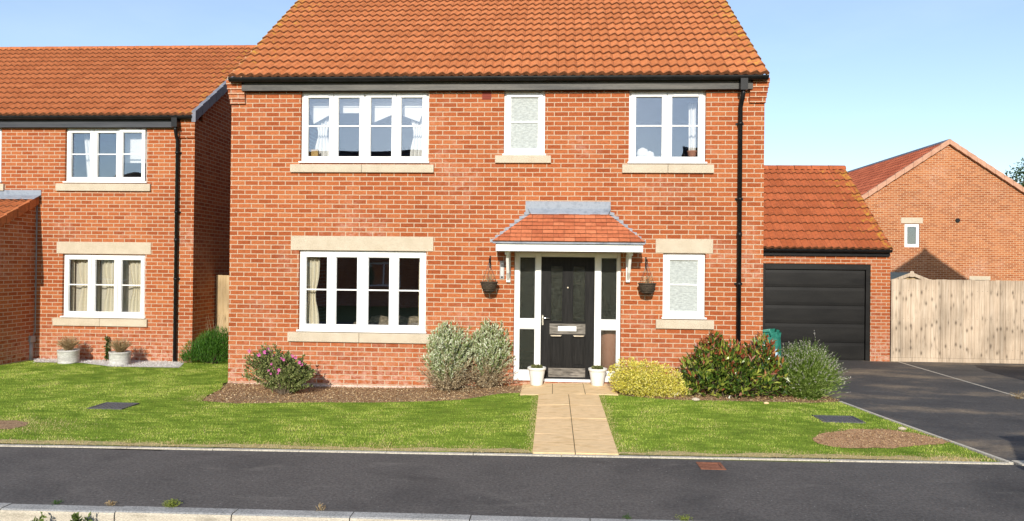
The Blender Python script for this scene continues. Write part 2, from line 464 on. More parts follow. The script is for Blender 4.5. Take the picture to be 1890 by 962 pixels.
def obscure_mat(name, c1, c2, see=0.3, scale=60.0, rough=0.18, stretch=(1, 1, 1)):
    m, n, l, b, out = new_mat(name)
    tc = N(n, 'ShaderNodeTexCoord'); mp = N(n, 'ShaderNodeMapping'); mp.inputs['Scale'].default_value = stretch
    l.new(tc.outputs['Object'], mp.inputs['Vector'])
    ns = N(n, 'ShaderNodeTexNoise', Scale=scale, Detail=3.0, Roughness=0.7); l.new(mp.outputs['Vector'], ns.inputs['Vector'])
    rp = ramp(n, [(0.38, c1), (0.66, c2)]); l.new(ns.outputs['Fac'], rp.inputs['Fac'])
    l.new(rp.outputs['Color'], b.inputs['Base Color']); b.inputs['Roughness'].default_value = rough; b.inputs['Specular IOR Level'].default_value = 0.7 if rough < 0.4 else 0.25
    bump(n, l, b, ns.outputs['Fac'], 0.5, 0.01)
    t = N(n, 'ShaderNodeBsdfTransparent'); t.inputs['Color'].default_value = (0.9, 0.92, 0.9, 1)
    mx = N(n, 'ShaderNodeMixShader'); mx.inputs[0].default_value = see
    l.new(b.outputs[0], mx.inputs[1]); l.new(t.outputs[0], mx.inputs[2]); l.new(mx.outputs[0], out.inputs['Surface'])
    return m

def wood_mat(name, c1, c2, c3, board=0.1, knots=True, axis='X', rows=None):
    m, n, l, b, out = new_mat(name)
    uv = N(n, 'ShaderNodeUVMap'); sp = N(n, 'ShaderNodeSeparateXYZ'); l.new(uv.outputs['UV'], sp.inputs[0])
    fl = math_(n, l, 'FLOOR', math_(n, l, 'DIVIDE', sp.outputs['X'], board))
    wnz = N(n, 'ShaderNodeTexWhiteNoise'); wnz.noise_dimensions = '1D'; l.new(fl, wnz.inputs['W'])
    cb = N(n, 'ShaderNodeCombineXYZ')
    l.new(math_(n, l, 'MULTIPLY', sp.outputs['X'], 22.0), cb.inputs[0]); l.new(math_(n, l, 'MULTIPLY', sp.outputs['Y'], 1.6), cb.inputs[1]); l.new(math_(n, l, 'MULTIPLY', wnz.outputs['Value'], 40.0), cb.inputs[2])
    ns = N(n, 'ShaderNodeTexNoise', Scale=1.0, Detail=5.0, Roughness=0.6); ns.inputs['Distortion'].default_value = 0.8; l.new(cb.outputs[0], ns.inputs['Vector'])
    rp = ramp(n, [(0.3, c1), (0.5, c2), (0.72, c3)]); l.new(ns.outputs['Fac'], rp.inputs['Fac'])
    vr = ramp(n, [(0, 0.78), (0.5, 1.0), (1, 1.14)]); l.new(wnz.outputs['Value'], vr.inputs['Fac'])
    c = mixc(n, l, 1.0, rp.outputs['Color'], vr.outputs['Color'], 'MULTIPLY')
    if knots:
        cb2 = N(n, 'ShaderNodeCombineXYZ'); l.new(math_(n, l, 'MULTIPLY', sp.outputs['X'], 9.0), cb2.inputs[0]); l.new(math_(n, l, 'MULTIPLY', sp.outputs['Y'], 2.6), cb2.inputs[1])
        vo = N(n, 'ShaderNodeTexVoronoi', Scale=1.0); l.new(cb2.outputs[0], vo.inputs['Vector'])
        kr = ramp(n, [(0.05, 1.0), (0.16, 0.25), (0.3, 0.0)]); l.new(vo.outputs['Distance'], kr.inputs['Fac'])
        c = mixc(n, l, math_(n, l, 'MULTIPLY', kr.outputs['Color'], 0.75), c, tuple(0.35 * k for k in c1))
        if rows:          # whorls of knots: the boards came from the same lengths of tree, so they sit in loose rows
            for rz_ in rows:
                wv = N(n, 'ShaderNodeTexNoise', Scale=1.0, Detail=2.0); cbr = N(n, 'ShaderNodeCombineXYZ'); l.new(math_(n, l, 'MULTIPLY', fl, 3.7), cbr.inputs[0]); cbr.inputs[1].default_value = rz_; l.new(cbr.outputs[0], wv.inputs['Vector'])
                yc_ = math_(n, l, 'MULTIPLY_ADD', math_(n, l, 'SUBTRACT', wv.outputs['Fac'], 0.5), 0.8, rz_ - 0.2)
                dy_ = math_(n, l, 'DIVIDE', math_(n, l, 'SUBTRACT', sp.outputs['Y'], yc_), 0.075)
                fx_ = math_(n, l, 'SUBTRACT', math_(n, l, 'FRACT', math_(n, l, 'DIVIDE', sp.outputs['X'], board)), math_(n, l, 'MULTIPLY_ADD', wnz.outputs['Value'], 0.5, 0.25))
                d2_ = math_(n, l, 'ADD', math_(n, l, 'MULTIPLY', dy_, dy_), math_(n, l, 'MULTIPLY', math_(n, l, 'MULTIPLY', fx_, fx_), 9.0))
                kk = ramp(n, [(0.0, 0.95), (0.16, 0.6), (0.45, 0.22), (1.0, 0.0)]); l.new(d2_, kk.inputs['Fac'])
                wq = N(n, 'ShaderNodeTexWhiteNoise'); wq.noise_dimensions = '2D'; l.new(cbr.outputs[0], wq.inputs['Vector']); on = ramp(n, [(0.25, 0.0), (0.6, 1.0)]); l.new(wq.outputs['Value'], on.inputs['Fac'])
                c = mixc(n, l, math_(n, l, 'MULTIPLY', kk.outputs['Color'], on.outputs['Color']), c, tuple(0.38 * k for k in c1))
        n6 = N(n, 'ShaderNodeTexNoise', Scale=1.3, Detail=4.0); l.new(uv.outputs['UV'], n6.inputs['Vector'])
        r6 = ramp(n, [(0.35, 0.78), (0.65, 1.1)]); l.new(n6.outputs['Fac'], r6.inputs['Fac'])
        c = mixc(n, l, 1.0, c, r6.outputs['Color'], 'MULTIPLY')
    l.new(c, b.inputs['Base Color']); b.inputs['Roughness'].default_value = 0.85; b.inputs['Specular IOR Level'].default_value = 0.2
    bump(n, l, b, ns.outputs['Fac'], 0.3, 0.004)
    return m

M = {}
M['brick'] = brick_mat('brick', (0.285, 0.070, 0.023), (0.355, 0.096, 0.032), (0.405, 0.131, 0.048), (0.55, 0.415, 0.29), 0.65)
M['brick_far'] = brick_mat('brick_far', (0.29, 0.085, 0.03), (0.36, 0.115, 0.042), (0.43, 0.155, 0.06), (0.64, 0.47, 0.30), 0.6)
M['stone'] = noise_mat('stone', (0.455, 0.385, 0.285), (0.53, 0.455, 0.35), 5.0, 0.85, 0.15, fine=90.0)
M['upvc'] = noise_mat('upvc', (0.80, 0.80, 0.78), (0.84, 0.84, 0.83), 3.0, 0.35, 0.0)
M['white_paint'] = noise_mat('white_paint', (0.74, 0.74, 0.71), (0.82, 0.82, 0.80), 4.0, 0.45, 0.05)
M['black_plastic'] = noise_mat('black_plastic', (0.006, 0.0065, 0.007), (0.013, 0.0135, 0.014), 6.0, 0.4, 0.03, spec=0.25)
M['fascia'] = noise_mat('fascia', (0.045, 0.045, 0.042), (0.12, 0.112, 0.098), 2.5, 0.55, 0.12, stretch=(0.4, 1, 6), fine=30.0)
M['lead'] = noise_mat('lead', (0.14, 0.165, 0.20), (0.27, 0.30, 0.345), 7.0, 0.5, 0.25, 0.01, c3=(0.19, 0.22, 0.26))
M['verge_grey'] = noise_mat('verge_grey', (0.13, 0.14, 0.17), (0.2, 0.21, 0.25), 5.0, 0.6, 0.1)
M['dark_void'] = plain('dark_void', (0.02, 0.02, 0.02), 0.9, 0.1)
M['glass'] = glass_mat('glass', 0.12, (0.965, 0.965, 0.95))
M['obscure_light'] = obscure_mat('obscure_light', (0.40, 0.43, 0.42), (0.62, 0.66, 0.64), 0.28, 17.0, 0.55, (1.0, 1.0, 2.6))
M['obscure_dark'] = obscure_mat('obscure_dark', (0.020, 0.023, 0.019), (0.22, 0.24, 0.195), 0.86, 36.0, 0.12)
M['plaster'] = noise_mat('plaster', (0.42, 0.40, 0.36), (0.5, 0.48, 0.44), 2.0, 0.9, 0.0)
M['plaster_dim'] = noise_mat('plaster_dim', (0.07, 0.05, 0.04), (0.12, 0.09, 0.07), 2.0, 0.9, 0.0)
M['floorboard'] = noise_mat('floorboard', (0.12, 0.075, 0.045), (0.2, 0.13, 0.08), 3.0, 0.6, 0.0)
M['curtain'] = noise_mat('curtain', (0.76, 0.70, 0.55), (0.84, 0.79, 0.66), 4.0, 0.9, 0.1, stretch=(6, 6, 0.5))
M['curtain_white'] = noise_mat('curtain_white', (0.74, 0.75, 0.76), (0.82, 0.83, 0.84), 4.0, 0.9, 0.1, stretch=(6, 6, 0.5))
M['door_black'] = noise_mat('door_black', (0.004, 0.004, 0.004), (0.016, 0.015, 0.014), 3.0, 0.5, 0.35, 0.006, stretch=(14, 14, 1.2), spec=0.15)
M['door_worn'] = noise_mat('door_worn', (0.05, 0.043, 0.035), (0.26, 0.235, 0.20), 3.0, 0.6, 0.35, 0.006, stretch=(2.2, 2, 14), detail=8.0)
M['chrome'] = plain('chrome', (0.78, 0.77, 0.74), 0.2, 0.6, 1.0)
M['garage_black'] = noise_mat('garage_black', (0.007, 0.007, 0.007), (0.016, 0.0155, 0.0145), 2.0, 0.42, 0.05, 0.01, stretch=(0.5, 1, 2.0), fine=140.0, spec=0.25)
M['fence_wood'] = wood_mat('fence_wood', (0.385, 0.30, 0.22), (0.49, 0.395, 0.295), (0.58, 0.485, 0.38), 0.11, rows=(0.3, 0.80, 1.48))
M['gate_wood'] = wood_mat('gate_wood', (0.40, 0.28, 0.15), (0.52, 0.38, 0.21), (0.60, 0.45, 0.27), 0.12)
M['asphalt'] = noise_mat('asphalt', (0.040, 0.039, 0.039), (0.100, 0.092, 0.086), 0.55, 0.85, 0.55, 0.008, c3=(0.066, 0.062, 0.059), fine=38.0, spec=0.35, grit=1.0)
M['asphalt_drive'] = noise_mat('asphalt_drive', (0.042, 0.042, 0.043), (0.075, 0.070, 0.066), 0.9, 0.8, 0.5, 0.008, c3=(0.30, 0.23, 0.15), stretch=(0.6, 1.0, 1), fine=38.0, spec=0.35, grit=0.8)
M['road'] = noise_mat('road', (0.045, 0.045, 0.046), (0.07, 0.068, 0.066), 0.6, 0.85, 0.5, 0.008, fine=70.0)
M['concrete'] = noise_mat('concrete', (0.36, 0.33, 0.27), (0.52, 0.48, 0.40), 6.0, 0.9, 0.3, 0.006, c3=(0.44, 0.41, 0.34), fine=70.0)
M['kerb'] = noise_mat('kerb', (0.30, 0.265, 0.205), (0.50, 0.45, 0.36), 2.2, 0.9, 0.35, 0.008, c3=(0.42, 0.375, 0.30), stretch=(1, 1, 5), fine=60.0)
M['slab'] = noise_mat('slab', (0.62, 0.415, 0.195), (0.76, 0.555, 0.315), 3.0, 0.85, 0.25, 0.004, c3=(0.69, 0.48, 0.245), stretch=(0.7, 2.2, 1), fine=12.0, fk=0.35)
M['joint'] = noise_mat('joint', (0.07, 0.06, 0.035), (0.16, 0.14, 0.08), 20.0, 0.95, 0.3)
M['soil'] = noise_mat('soil', (0.13, 0.072, 0.036), (0.40, 0.26, 0.145), 14.0, 0.95, 0.9, 0.03, c3=(0.22, 0.135, 0.08), fine=50.0)
M['soil_red'] = noise_mat('soil_red', (0.27, 0.145, 0.07), (0.52, 0.31, 0.165), 11.0, 0.95, 0.8, 0.02, c3=(0.40, 0.225, 0.115), fine=50.0)
M['gravel'] = noise_mat('gravel', (0.45, 0.43, 0.40), (0.78, 0.76, 0.73), 45.0, 0.9, 0.9, 0.02)
M['earth'] = noise_mat('earth', (0.09, 0.10, 0.03), (0.16, 0.17, 0.05), 1.2, 0.95, 0.2)
M['lawn'] = noise_mat('lawn', (0.11, 0.18, 0.016), (0.21, 0.29, 0.035), 2.2, 0.95, 0.5, 0.02, c3=(0.125, 0.18, 0.025), fine=90.0, spec=0.1)
M['iron'] = noise_mat('iron', (0.055, 0.056, 0.062), (0.115, 0.115, 0.125), 30.0, 0.6, 0.4, 0.004, metal=0.0)
M['rust'] = noise_mat('rust', (0.16, 0.055, 0.03), (0.30, 0.13, 0.075), 25.0, 0.8, 0.4, 0.004)
M['pot_white'] = noise_mat('pot_white', (0.66, 0.65, 0.60), (0.76, 0.75, 0.71), 4.0, 0.5, 0.05)
M['pot_grey'] = noise_mat('pot_grey', (0.34, 0.33, 0.30), (0.62, 0.61, 0.58), 2.5, 0.75, 0.25, 0.006, stretch=(1, 1, 5), fine=30.0)
M['wicker'] = noise_mat('wicker', (0.022, 0.016, 0.011), (0.085, 0.062, 0.042), 30.0, 0.8, 0.8, 0.01, stretch=(1, 1, 3))
M['terracotta'] = noise_mat('terracotta', (0.52, 0.24, 0.17), (0.62, 0.31, 0.22), 5.0, 0.8, 0.1)
M['twig'] = noise_mat('twig', (0.20, 0.145, 0.085), (0.38, 0.30, 0.19), 20.0, 0.9, 0.1)
M['bark'] = noise_mat('bark', (0.07, 0.05, 0.032), (0.16, 0.12, 0.08), 15.0, 0.95, 0.4)
M['green_weave'] = noise_mat('green_weave', (0.010, 0.10, 0.075), (0.03, 0.22, 0.165), 14.0, 0.45, 0.6, 0.02)
M['kerb_top_shaded'] = noise_mat('kerb_top_shaded', (0.24, 0.24, 0.235), (0.37, 0.365, 0.35), 2.5, 0.9, 0.3, 0.006, fine=60.0)  # greyer kerb top: the shade of grazing sun is put into its colour
M['pale_plastic'] = plain('pale_plastic', (0.26, 0.42, 0.52), 0.35)
M['grey_plastic'] = noise_mat('grey_plastic', (0.27, 0.26, 0.25), (0.36, 0.35, 0.33), 4.0, 0.5, 0.05)
M['mortar'] = noise_mat('mortar', (0.46, 0.35, 0.27), (0.6, 0.48, 0.38), 12.0, 0.95, 0.4)
M['plinth'] = noise_mat('plinth', (0.50, 0.30, 0.23), (0.66, 0.52, 0.44), 5.0, 0.95, 0.4, 0.01, c3=(0.58, 0.40, 0.32), stretch=(1, 1, 4), fine=30.0)
TILE_DARK, TILE_MID, TILE_LIGHT = (0.435, 0.142, 0.047), (0.485, 0.163, 0.056), (0.53, 0.184, 0.066)

# ================================================================== GROUND
def lin(a, b, st):
    n = max(1, int(round((b - a) / st))); return [a + (b - a) * i / n for i in range(n)]
gx = lin(-260, -40, 20) + lin(-40, -14, 2) + lin(-14, 14, 0.4) + lin(14, 40, 2) + lin(40, 260, 20) + [260]
gy = lin(-200, -10, 10) + lin(-10, 6, 1.0) + lin(6, 7.2, 0.2) + lin(7.2, 18, 0.4) + lin(18, 46, 2) + lin(46, 400, 20) + [400]
GX, GY = np.meshgrid(gx, gy); GZ = terrain(GX, GY)
nxg = len(gx)
gV = np.stack([GX.ravel(), GY.ravel(), GZ.ravel()], 1)
gF = []
for j in range(len(gy) - 1):
    for i in range(nxg - 1):
        a = j * nxg + i
        gF += [(a, a + 1, a + nxg + 1), (a, a + nxg + 1, a + nxg)]
gF = np.array(gF)
ground = npmesh('ground', gV, gF, M['earth'], origin=(0, 0, 0)); tag(ground, kind='structure')

def clip_tri(subj, tri):
    for i in range(3):
        ax, ay = tri[i]; bx, by = tri[(i + 1) % 3]
        outp = []
        for k in range(len(subj)):
            p, q = subj[k], subj[(k + 1) % len(subj)]
            dp = (bx - ax) * (p[1] - ay) - (by - ay) * (p[0] - ax)
            dq = (bx - ax) * (q[1] - ay) - (by - ay) * (q[0] - ax)
            if dp >= 0: outp.append(p)
            if (dp >= 0) != (dq >= 0):
                t = dp / (dp - dq); outp.append((p[0] + (q[0] - p[0]) * t, p[1] + (q[1] - p[1]) * t))
        subj = outp
        if len(subj) < 3: return []
    return subj
def drape(name, poly, off, mat, kind='structure'):
    """a sheet that follows the ground, `off` above it"""
    tess = tessellate_polygon([[Vector((p[0], p[1], 0)) for p in poly]])
    mb = MB(); T = gV[gF]
    for t in tess:
        tri = [tuple(poly[i][:2]) for i in t]
        if (tri[1][0] - tri[0][0]) * (tri[2][1] - tri[0][1]) - (tri[1][1] - tri[0][1]) * (tri[2][0] - tri[0][0]) < 0: tri = tri[::-1]
        x0 = min(p[0] for p in tri); x1 = max(p[0] for p in tri); y0 = min(p[1] for p in tri); y1 = max(p[1] for p in tri)
        sel = (T[:, :, 0].max(1) >= x0) & (T[:, :, 0].min(1) <= x1) & (T[:, :, 1].max(1) >= y0) & (T[:, :, 1].min(1) <= y1)
        for G in T[sel]:
            c = clip_tri([tuple(g[:2]) for g in G], tri)
            if len(c) < 3: continue
            e1 = G[1] - G[0]; e2 = G[2] - G[0]; nrm = np.cross(e1, e2)
            pts = [(p[0], p[1], G[0][2] - (nrm[0] * (p[0] - G[0][0]) + nrm[1] * (p[1] - G[0][1])) / nrm[2] + off) for p in c]
            mb.face(pts)
    ob = mb.build(name, mat, origin=(0, 0, 0)); tag(ob, kind=kind)
    return ob
def inside(poly, X, Y):
    ins = np.zeros(X.shape, bool); n = len(poly)
    for i in range(n):
        x1, y1 = poly[i][:2]; x2, y2 = poly[(i + 1) % n][:2]
        c = ((y1 > Y) != (y2 > Y)) & (X < (x2 - x1) * (Y - y1) / (y2 - y1 + 1e-12) + x1)
        ins ^= c
    return ins
def wavy(poly, amp=0.02, step=0.12, seed=1):
    rg = random.Random(seed); outp = []
    for i in range(len(poly)):
        a, b = poly[i], poly[(i + 1) % len(poly)]
        L = math.hypot(b[0] - a[0], b[1] - a[1]); n = max(1, min(60, int(L / step)))
        for k in range(n):
            t = k / n; j = amp if k else 0
            outp.append((a[0] + (b[0] - a[0]) * t + rg.uniform(-j, j), a[1] + (b[1] - a[1]) * t + rg.uniform(-j, j)))
    return outp

E0, E1 = flat(0, 824, -0.05), flat(1870, 858, -0.05)        # back edge of the footway
K0, K1 = flat(0, 929, -0.05), flat(1180, 959.5, -0.05)      # back of the kerb
def yE(x): return E0[1] + (E1[1] - E0[1]) * (x - E0[0]) / (E1[0] - E0[0])
def yK(x): return K0[1] + (K1[1] - K0[1]) * (x - K0[0]) / (K1[0] - K0[0])
XA, XB = -16.0, 16.0
mb = MB()
mb.face([(XA, yK(XA), -0.05), (XB, yK(XB), -0.05), (XB, yE(XB), -0.05), (XA, yE(XA), -0.05)])
tag(mb.build('footway', M['asphalt'], origin=(0, 0, 0)), kind='structure')
mb = MB()
mb.face([(-60, -1.6, -0.17), (60, -1.6, -0.17), (60, yK(XB) - 0.05, -0.17), (XB, yK(XB) - 0.05, -0.17), (XA, yK(XA) - 0.05, -0.17), (-60, yK(XA) - 0.05, -0.17)])
tag(mb.build('road', M['road'], origin=(0, 0, 0)), kind='structure')
# near kerb: separate stones with open joints, 0.125 wide, rounded front arris
mb = MB(); L = 0.915; n = int((XB - XA) / L); off = K0[0] + 0.10 - (XA) - math.floor((K0[0] + 0.10 - XA) / L) * L
rg = random.Random(3)
for i in range(n):
    xa = XA + off + i * L + 0.004; xb = xa + L - 0.008
    dz = rg.uniform(-0.004, 0.004); dy = rg.uniform(-0.004, 0.004)
    prof = [(0.0, -0.30), (0.0, -0.048 + dz), (-0.105, -0.048 + dz), (-0.121, -0.056 + dz), (-0.127, -0.073 + dz), (-0.130, -0.30)]
    b = len(mb.v); npf = len(prof)
    for x in (xa, xb):
        for (dyp, z) in prof: mb.v.append((x, yK(x) + dyp + dy, z))
    mb.f.append(tuple(b + k for k in range(npf))); mb.f.append(tuple(b + npf + k for k in range(npf))[::-1])
    for k in range(npf):
        k2 = (k + 1) % npf; mb.f.append((b + k, b + npf + k, b + npf + k2, b + k2))
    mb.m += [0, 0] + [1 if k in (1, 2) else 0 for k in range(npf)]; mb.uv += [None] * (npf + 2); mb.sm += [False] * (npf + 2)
tag(mb.build('kerb', [M['kerb'], M['kerb_top_shaded']], origin=(0, 0, 0)), kind='structure')

# ---- outlines of the garden
HL, HR = at(424, 450, YF)[0], at(1409, 450, YF)[0]          # main house corners
LR = at(357, 450, YL)[0]                                     # neighbour house corner
GR = at(1643, 560, YG)[0]                                    # garage right corner
landY = gp(1050, 729.5)[1]
PX0, PX1 = (gp(992, 731)[0] * 0.5 + gp(984, 838)[0] * 0.5), (gp(1108, 731)[0] * 0.5 + gp(1138, 840)[0] * 0.5)
LX0, LX1 = at(964, 706, YF)[0], at(1132, 707, YF)[0]
Aq = [gp(1551, 743), gp(1640, 776), gp(1760, 819), flat(1868, 857.5, -0.05)]
bed_l = [gp(*p) for p in ((962, 728), (930, 728), (890, 734), (850, 740), (800, 743), (700, 745), (600, 745), (500, 746), (430, 747), (372, 742), (385, 731), (408, 721))]
bed_r = [gp(*p) for p in ((1128, 726), (1150, 732), (1200, 737), (1262, 741), (1340, 742), (1420, 744), (1500, 746), (1550, 744))]
lawn_l = [(-14.0, yE(-14) + 0.05), (PX0 + 0.015, yE(PX0) + 0.05), (PX0 + 0.015, landY - 0.02), (LX0 - 0.02, landY - 0.02)] + bed_l + [(HL - 0.02, YF - 0.12), (HL - 0.02, 15.4), (LR + 0.02, 15.4), (LR + 0.02, YL - 0.02), (-14.0, YL - 0.02)]
lawn_r = [(PX1 - 0.015, yE(PX1) + 0.05), (Aq[3][0] - 0.10, yE(Aq[3][0]) + 0.05)] + [(a[0] - 0.05, a[1]) for a in Aq[2::-1]] + bed_r[::-1] + [(LX1 + 0.02, landY - 0.02), (PX1 - 0.015, landY - 0.02)]
drape('lawn', wavy(lawn_l, 0.012, 0.1, 1), 0.016, M['lawn'])
drape('lawn', wavy(lawn_r, 0.012, 0.1, 2), 0.016, M['lawn'])
drape('flower_bed', bed_l + [(HL - 0.01, YF + 0.02), (LX0, YF + 0.02)], 0.006, M['soil'])
drape('flower_bed', [(LX1, landY - 0.3)] + [(p[0], p[1] - 0.05) for p in bed_r] + [(Aq[0][0], Aq[0][1] + 0.0), (Aq[0][0] + 0.0, YF + 0.3), (LX1, YF + 0.02)], 0.006, M['soil'])
# driveway
jB = [gp(1652, 667), gp(1760, 697), gp(1890, 737)]
dB = ((jB[2][0] - jB[0][0]) / (jB[2][1] - jB[0][1]))
def xB(y): return jB[0][0] + dB * (y - jB[0][1])
drive = Aq + [(XB, yE(XB) + 0.03), (XB, YG + 0.3), (HR + 0.01, YG + 0.3), (HR + 0.01, YF + 0.2), (Aq[0][0], YF + 0.1)]
drape('driveway', drive, 0.010, M['asphalt_drive'])
def strip(name, pts, w, off, mat, h=0.0):
    mb = MB(); rg = random.Random(5)
    for (x0, y0), (x1, y1) in zip(pts[:-1], pts[1:]):
        Ls = math.hypot(x1 - x0, y1 - y0); n = max(1, round(Ls / 0.9))
        ux, uy = (x1 - x0) / Ls, (y1 - y0) / Ls
        for i in range(n):
            a = Ls * i / n + 0.003; b_ = Ls * (i + 1) / n - 0.003
            j = rg.uniform(-0.004, 0.004)
            q = []
            for s_, side in ((a, -1), (b_, -1), (b_, 1), (a, 1)):
                q.append((x0 + ux * s_ - uy * (w / 2 * side + j), y0 + uy * s_ + ux * (w / 2 * side + j)))
            zs = [tz(*p) + off for p in q]
            if abs(y0 - yE(x0)) < 0.06: zs = [-0.05 + off] * 4
            mb.hexa([(q[k][0], q[k][1], zs[k] - 0.1) for k in range(4)] + [(q[k][0], q[k][1], zs[k]) for k in range(4)])
    ob = mb.build(name, mat, origin=(0, 0, 0)); tag(ob, kind='structure'); return ob
strip('edging', [(XA, yE(XA) + 0.02), (Aq[3][0] - 0.02, yE(Aq[3][0]) + 0.02)], 0.05, 0.012, M['concrete'])
strip('edging', [(a[0] - 0.01, a[1]) for a in Aq], 0.05, 0.022, M['concrete'])
strip('edging', [(xB(YG - 0.05), YG - 0.05), (xB(7.7), 7.7)], 0.045, 0.014, M['concrete'])
strip('edging', [(Aq[3][0] + 0.06, yE(Aq[3][0]) + 0.04), (XB, yE(XB) + 0.04)], 0.16, 0.013, M['concrete'])
# garden path of sandstone coloured slabs
mb = MB(); rg = random.Random(11)
def slab(x0, y0, x1, y1, z):
    d = [rg.uniform(-0.003, 0.003) for _ in range(4)]
    g = 0.004
    p = [(x0 + g, y0 + g), (x1 - g, y0 + g), (x1 - g, y1 - g), (x0 + g, y1 - g)]
    mb.hexa([(a, b, z - 0.05) for a, b in p] + [(a, b, tz(a, b) + 0.024 + d[k]) for k, (a, b) in enumerate(p)])
for i in range(3):
    slab(LX0 + (LX1 - LX0) * i / 3, landY, LX0 + (LX1 - LX0) * (i + 1) / 3, YF + 0.02, 0)
yb = yE((PX0 + PX1) / 2) + 0.05
for j in range(4):
    for i in range(2):
        slab(PX0 + (PX1 - PX0) * i / 2, yb + (landY - yb) * j / 4, PX0 + (PX1 - PX0) * (i + 1) / 2, yb + (landY - yb) * (j + 1) / 4, -0.05)
path = mb.build('path', M['slab'], origin=(0, 0, 0), bevel=0.004); tag(path, kind='structure')
drape('path_joints', [(PX0, yb), (PX1, yb), (PX1, landY), (LX1, landY), (LX1, YF), (LX0, YF), (LX0, landY), (PX0, landY)], 0.015, M['joint'])
# white gravel strip under the neighbour's window
gravel_poly = [gp(*p) for p in ((66, 671), (150, 672), (205, 679), (330, 681), (338, 674))] + [(LR - 0.25, YL), (at(60, 660, YL)[0], YL)]
drape('gravel', gravel_poly, 0.024, M['gravel'])
soil_poly = [gp(*p) for p in ((1500, 812), (1512, 804), (1545, 799), (1590, 795), (1640, 796), (1690, 803), (1735, 813), (1752, 819), (1730, 824), (1690, 826), (1660, 829), (1600, 831), (1540, 829), (1510, 822))]
drape('soil_patch', wavy(soil_poly, 0.045, 0.1, 4), 0.021, M['soil_red'])

# ================================================================== ROOFS
def roof_plane(name, P0, A, U, W, Ls, mats, parent, gauge=0.28, rollw=0.148, amp=0.040, step=0.030, ns=8, u0=0.0):
    P0, A, U = Vector(P0), Vector(A).normalized(), Vector(U).normalized(); Nn = A.cross(U).normalized()
    if Nn.z < 0: Nn = -Nn
    nr = max(1, int(round(W / rollw))); rw = W / nr; k = nr * ns + 1
    a = np.linspace(0, W, k); p = (a / rw) % 1.0
    q_ = np.where(p < 0.66, 0.5 * p / 0.66, 0.5 + 0.5 * (p - 0.66) / 0.34)      # broad rise, steep fall
    prof = amp * (0.45 * (0.5 - 0.5 * np.cos(2 * np.pi * q_)) + 0.55 * np.where(p < 0.66, p / 0.66, (1 - p) / 0.34))
    nc = max(1, int(math.ceil(Ls / gauge - 1e-6)))
    V, UV, F, MI = [], [], [], []
    P0n, An, Un, Nv = (np.array(x) for x in (P0, A, U, Nn))
    rg = np.random.default_rng(len(name) + nr)
    for i in range(nc):
        v0, v1 = i * gauge, min((i + 1) * gauge, Ls) + (0.02 if i < nc - 1 else 0)
        jit = np.repeat(rg.uniform(-0.004, 0.004, nr // 2 + 2), 2 * ns)[:k]
        rows = ((v0, prof * 0.55 - 0.012), (v0 - 0.0 + jit, prof + step), (v1, prof * 0.9))
        b = len(V) // 1
        base = sum(len(x) for x in V)
        for v, h in rows:
            vv = np.broadcast_to(v, (k,))
            V.append(P0n + a[:, None] * An + vv[:, None] * Un + h[:, None] * Nv)
        UV.append(np.stack([a + u0, np.full(k, v0 + 0.001)], 1)); UV.append(np.stack([a + u0, np.full(k, v0 + 0.001)], 1)); UV.append(np.stack([a + u0, np.full(k, (i + 1) * gauge - 0.001)], 1))
        ii = np.arange(k - 1)
        for r, m_ in ((0, 1), (1, 0)):
            o = base + r * k
            F.append(np.stack([o + ii, o + ii + 1, o + k + ii + 1, o + k + ii], 1)); MI.append(np.full(k - 1, m_))
    V = np.concatenate(V); UV = np.concatenate(UV); F = np.concatenate(F); MI = np.concatenate(MI)
    ob = npmesh(name, V, F, mats, parent, mi=MI)
    uvl = ob.data.uv_layers.new(name='UVMap')
    uvl.data.foreach_set('uv', UV[F.ravel()].ravel())
    return ob
M['tile_lip'] = noise_mat('tile_lip', (0.075, 0.030, 0.012), (0.24, 0.085, 0.034), 20.0, 0.9, 0.1)

def ridge(name, p0, p1, rad, mat, parent, seg=0.45):
    mb = MB(); p0, p1 = Vector(p0), Vector(p1); L = (p1 - p0).length; n = max(1, round(L / seg)); d = (p1 - p0) / n
    side = d.cross(Vector((0, 0, 1))).normalized()
    for i in range(n):
        a, b_ = p0 + d * (i + 0.012), p0 + d * (i + 0.988)
        for (q0, q1, r0, r1) in ((a, b_, rad, rad * 0.97),):
            pts0, pts1 = [], []
            for k in range(9):
                t = math.pi * (k / 8)
                pts0.append(q0 + side * math.cos(t) * r0 + Vector((0, 0, math.sin(t) * r0)))
                pts1.append(q1 + side * math.cos(t) * r1 + Vector((0, 0, math.sin(t) * r1)))
            for k in range(8): mb.face([pts0[k], pts0[k + 1], pts1[k + 1], pts1[k]])
            mb.face(pts0[::-1]); mb.face(pts1)
    return mb.build(name, mat, parent)

def gutter(name, x0, x1, yb, ztop, parent, r=0.056, brackets=0.9):
    """half-round gutter running along x; yb is the fascia face"""
    yc = yb - r - 0.012; mb = MB(); o, i_ = [], []
    for k in range(11):
        t = math.pi * k / 10
        o.append((yc + math.cos(t) * r, ztop - math.sin(t) * r * 1.15)); i_.append((yc + math.cos(t) * (r - 0.005), ztop - math.sin(t) * (r - 0.005) * 1.15))
    mb.prism(o + i_[::-1], 'x', x0, x1)
    n = int((x1 - x0) / brackets)
    for k in range(n + 1):
        xx = x0 + 0.1 + (x1 - x0 - 0.2) * k / max(n, 1)
        o2 = [(yc + math.cos(math.pi * q / 8) * (r + 0.004), ztop + 0.004 - math.sin(math.pi * q / 8) * (r + 0.004) * 1.15) for q in range(9)]
        mb.prism(o2 + [(y, z + 0.004) for y, z in o2[::-1]], 'x', xx - 0.012, xx + 0.012)
    for xe in (x0, x1):
        mb.prism(o, 'x', xe - 0.002, xe + 0.002)
    return mb.build(name, M['black_plastic'], parent), yc

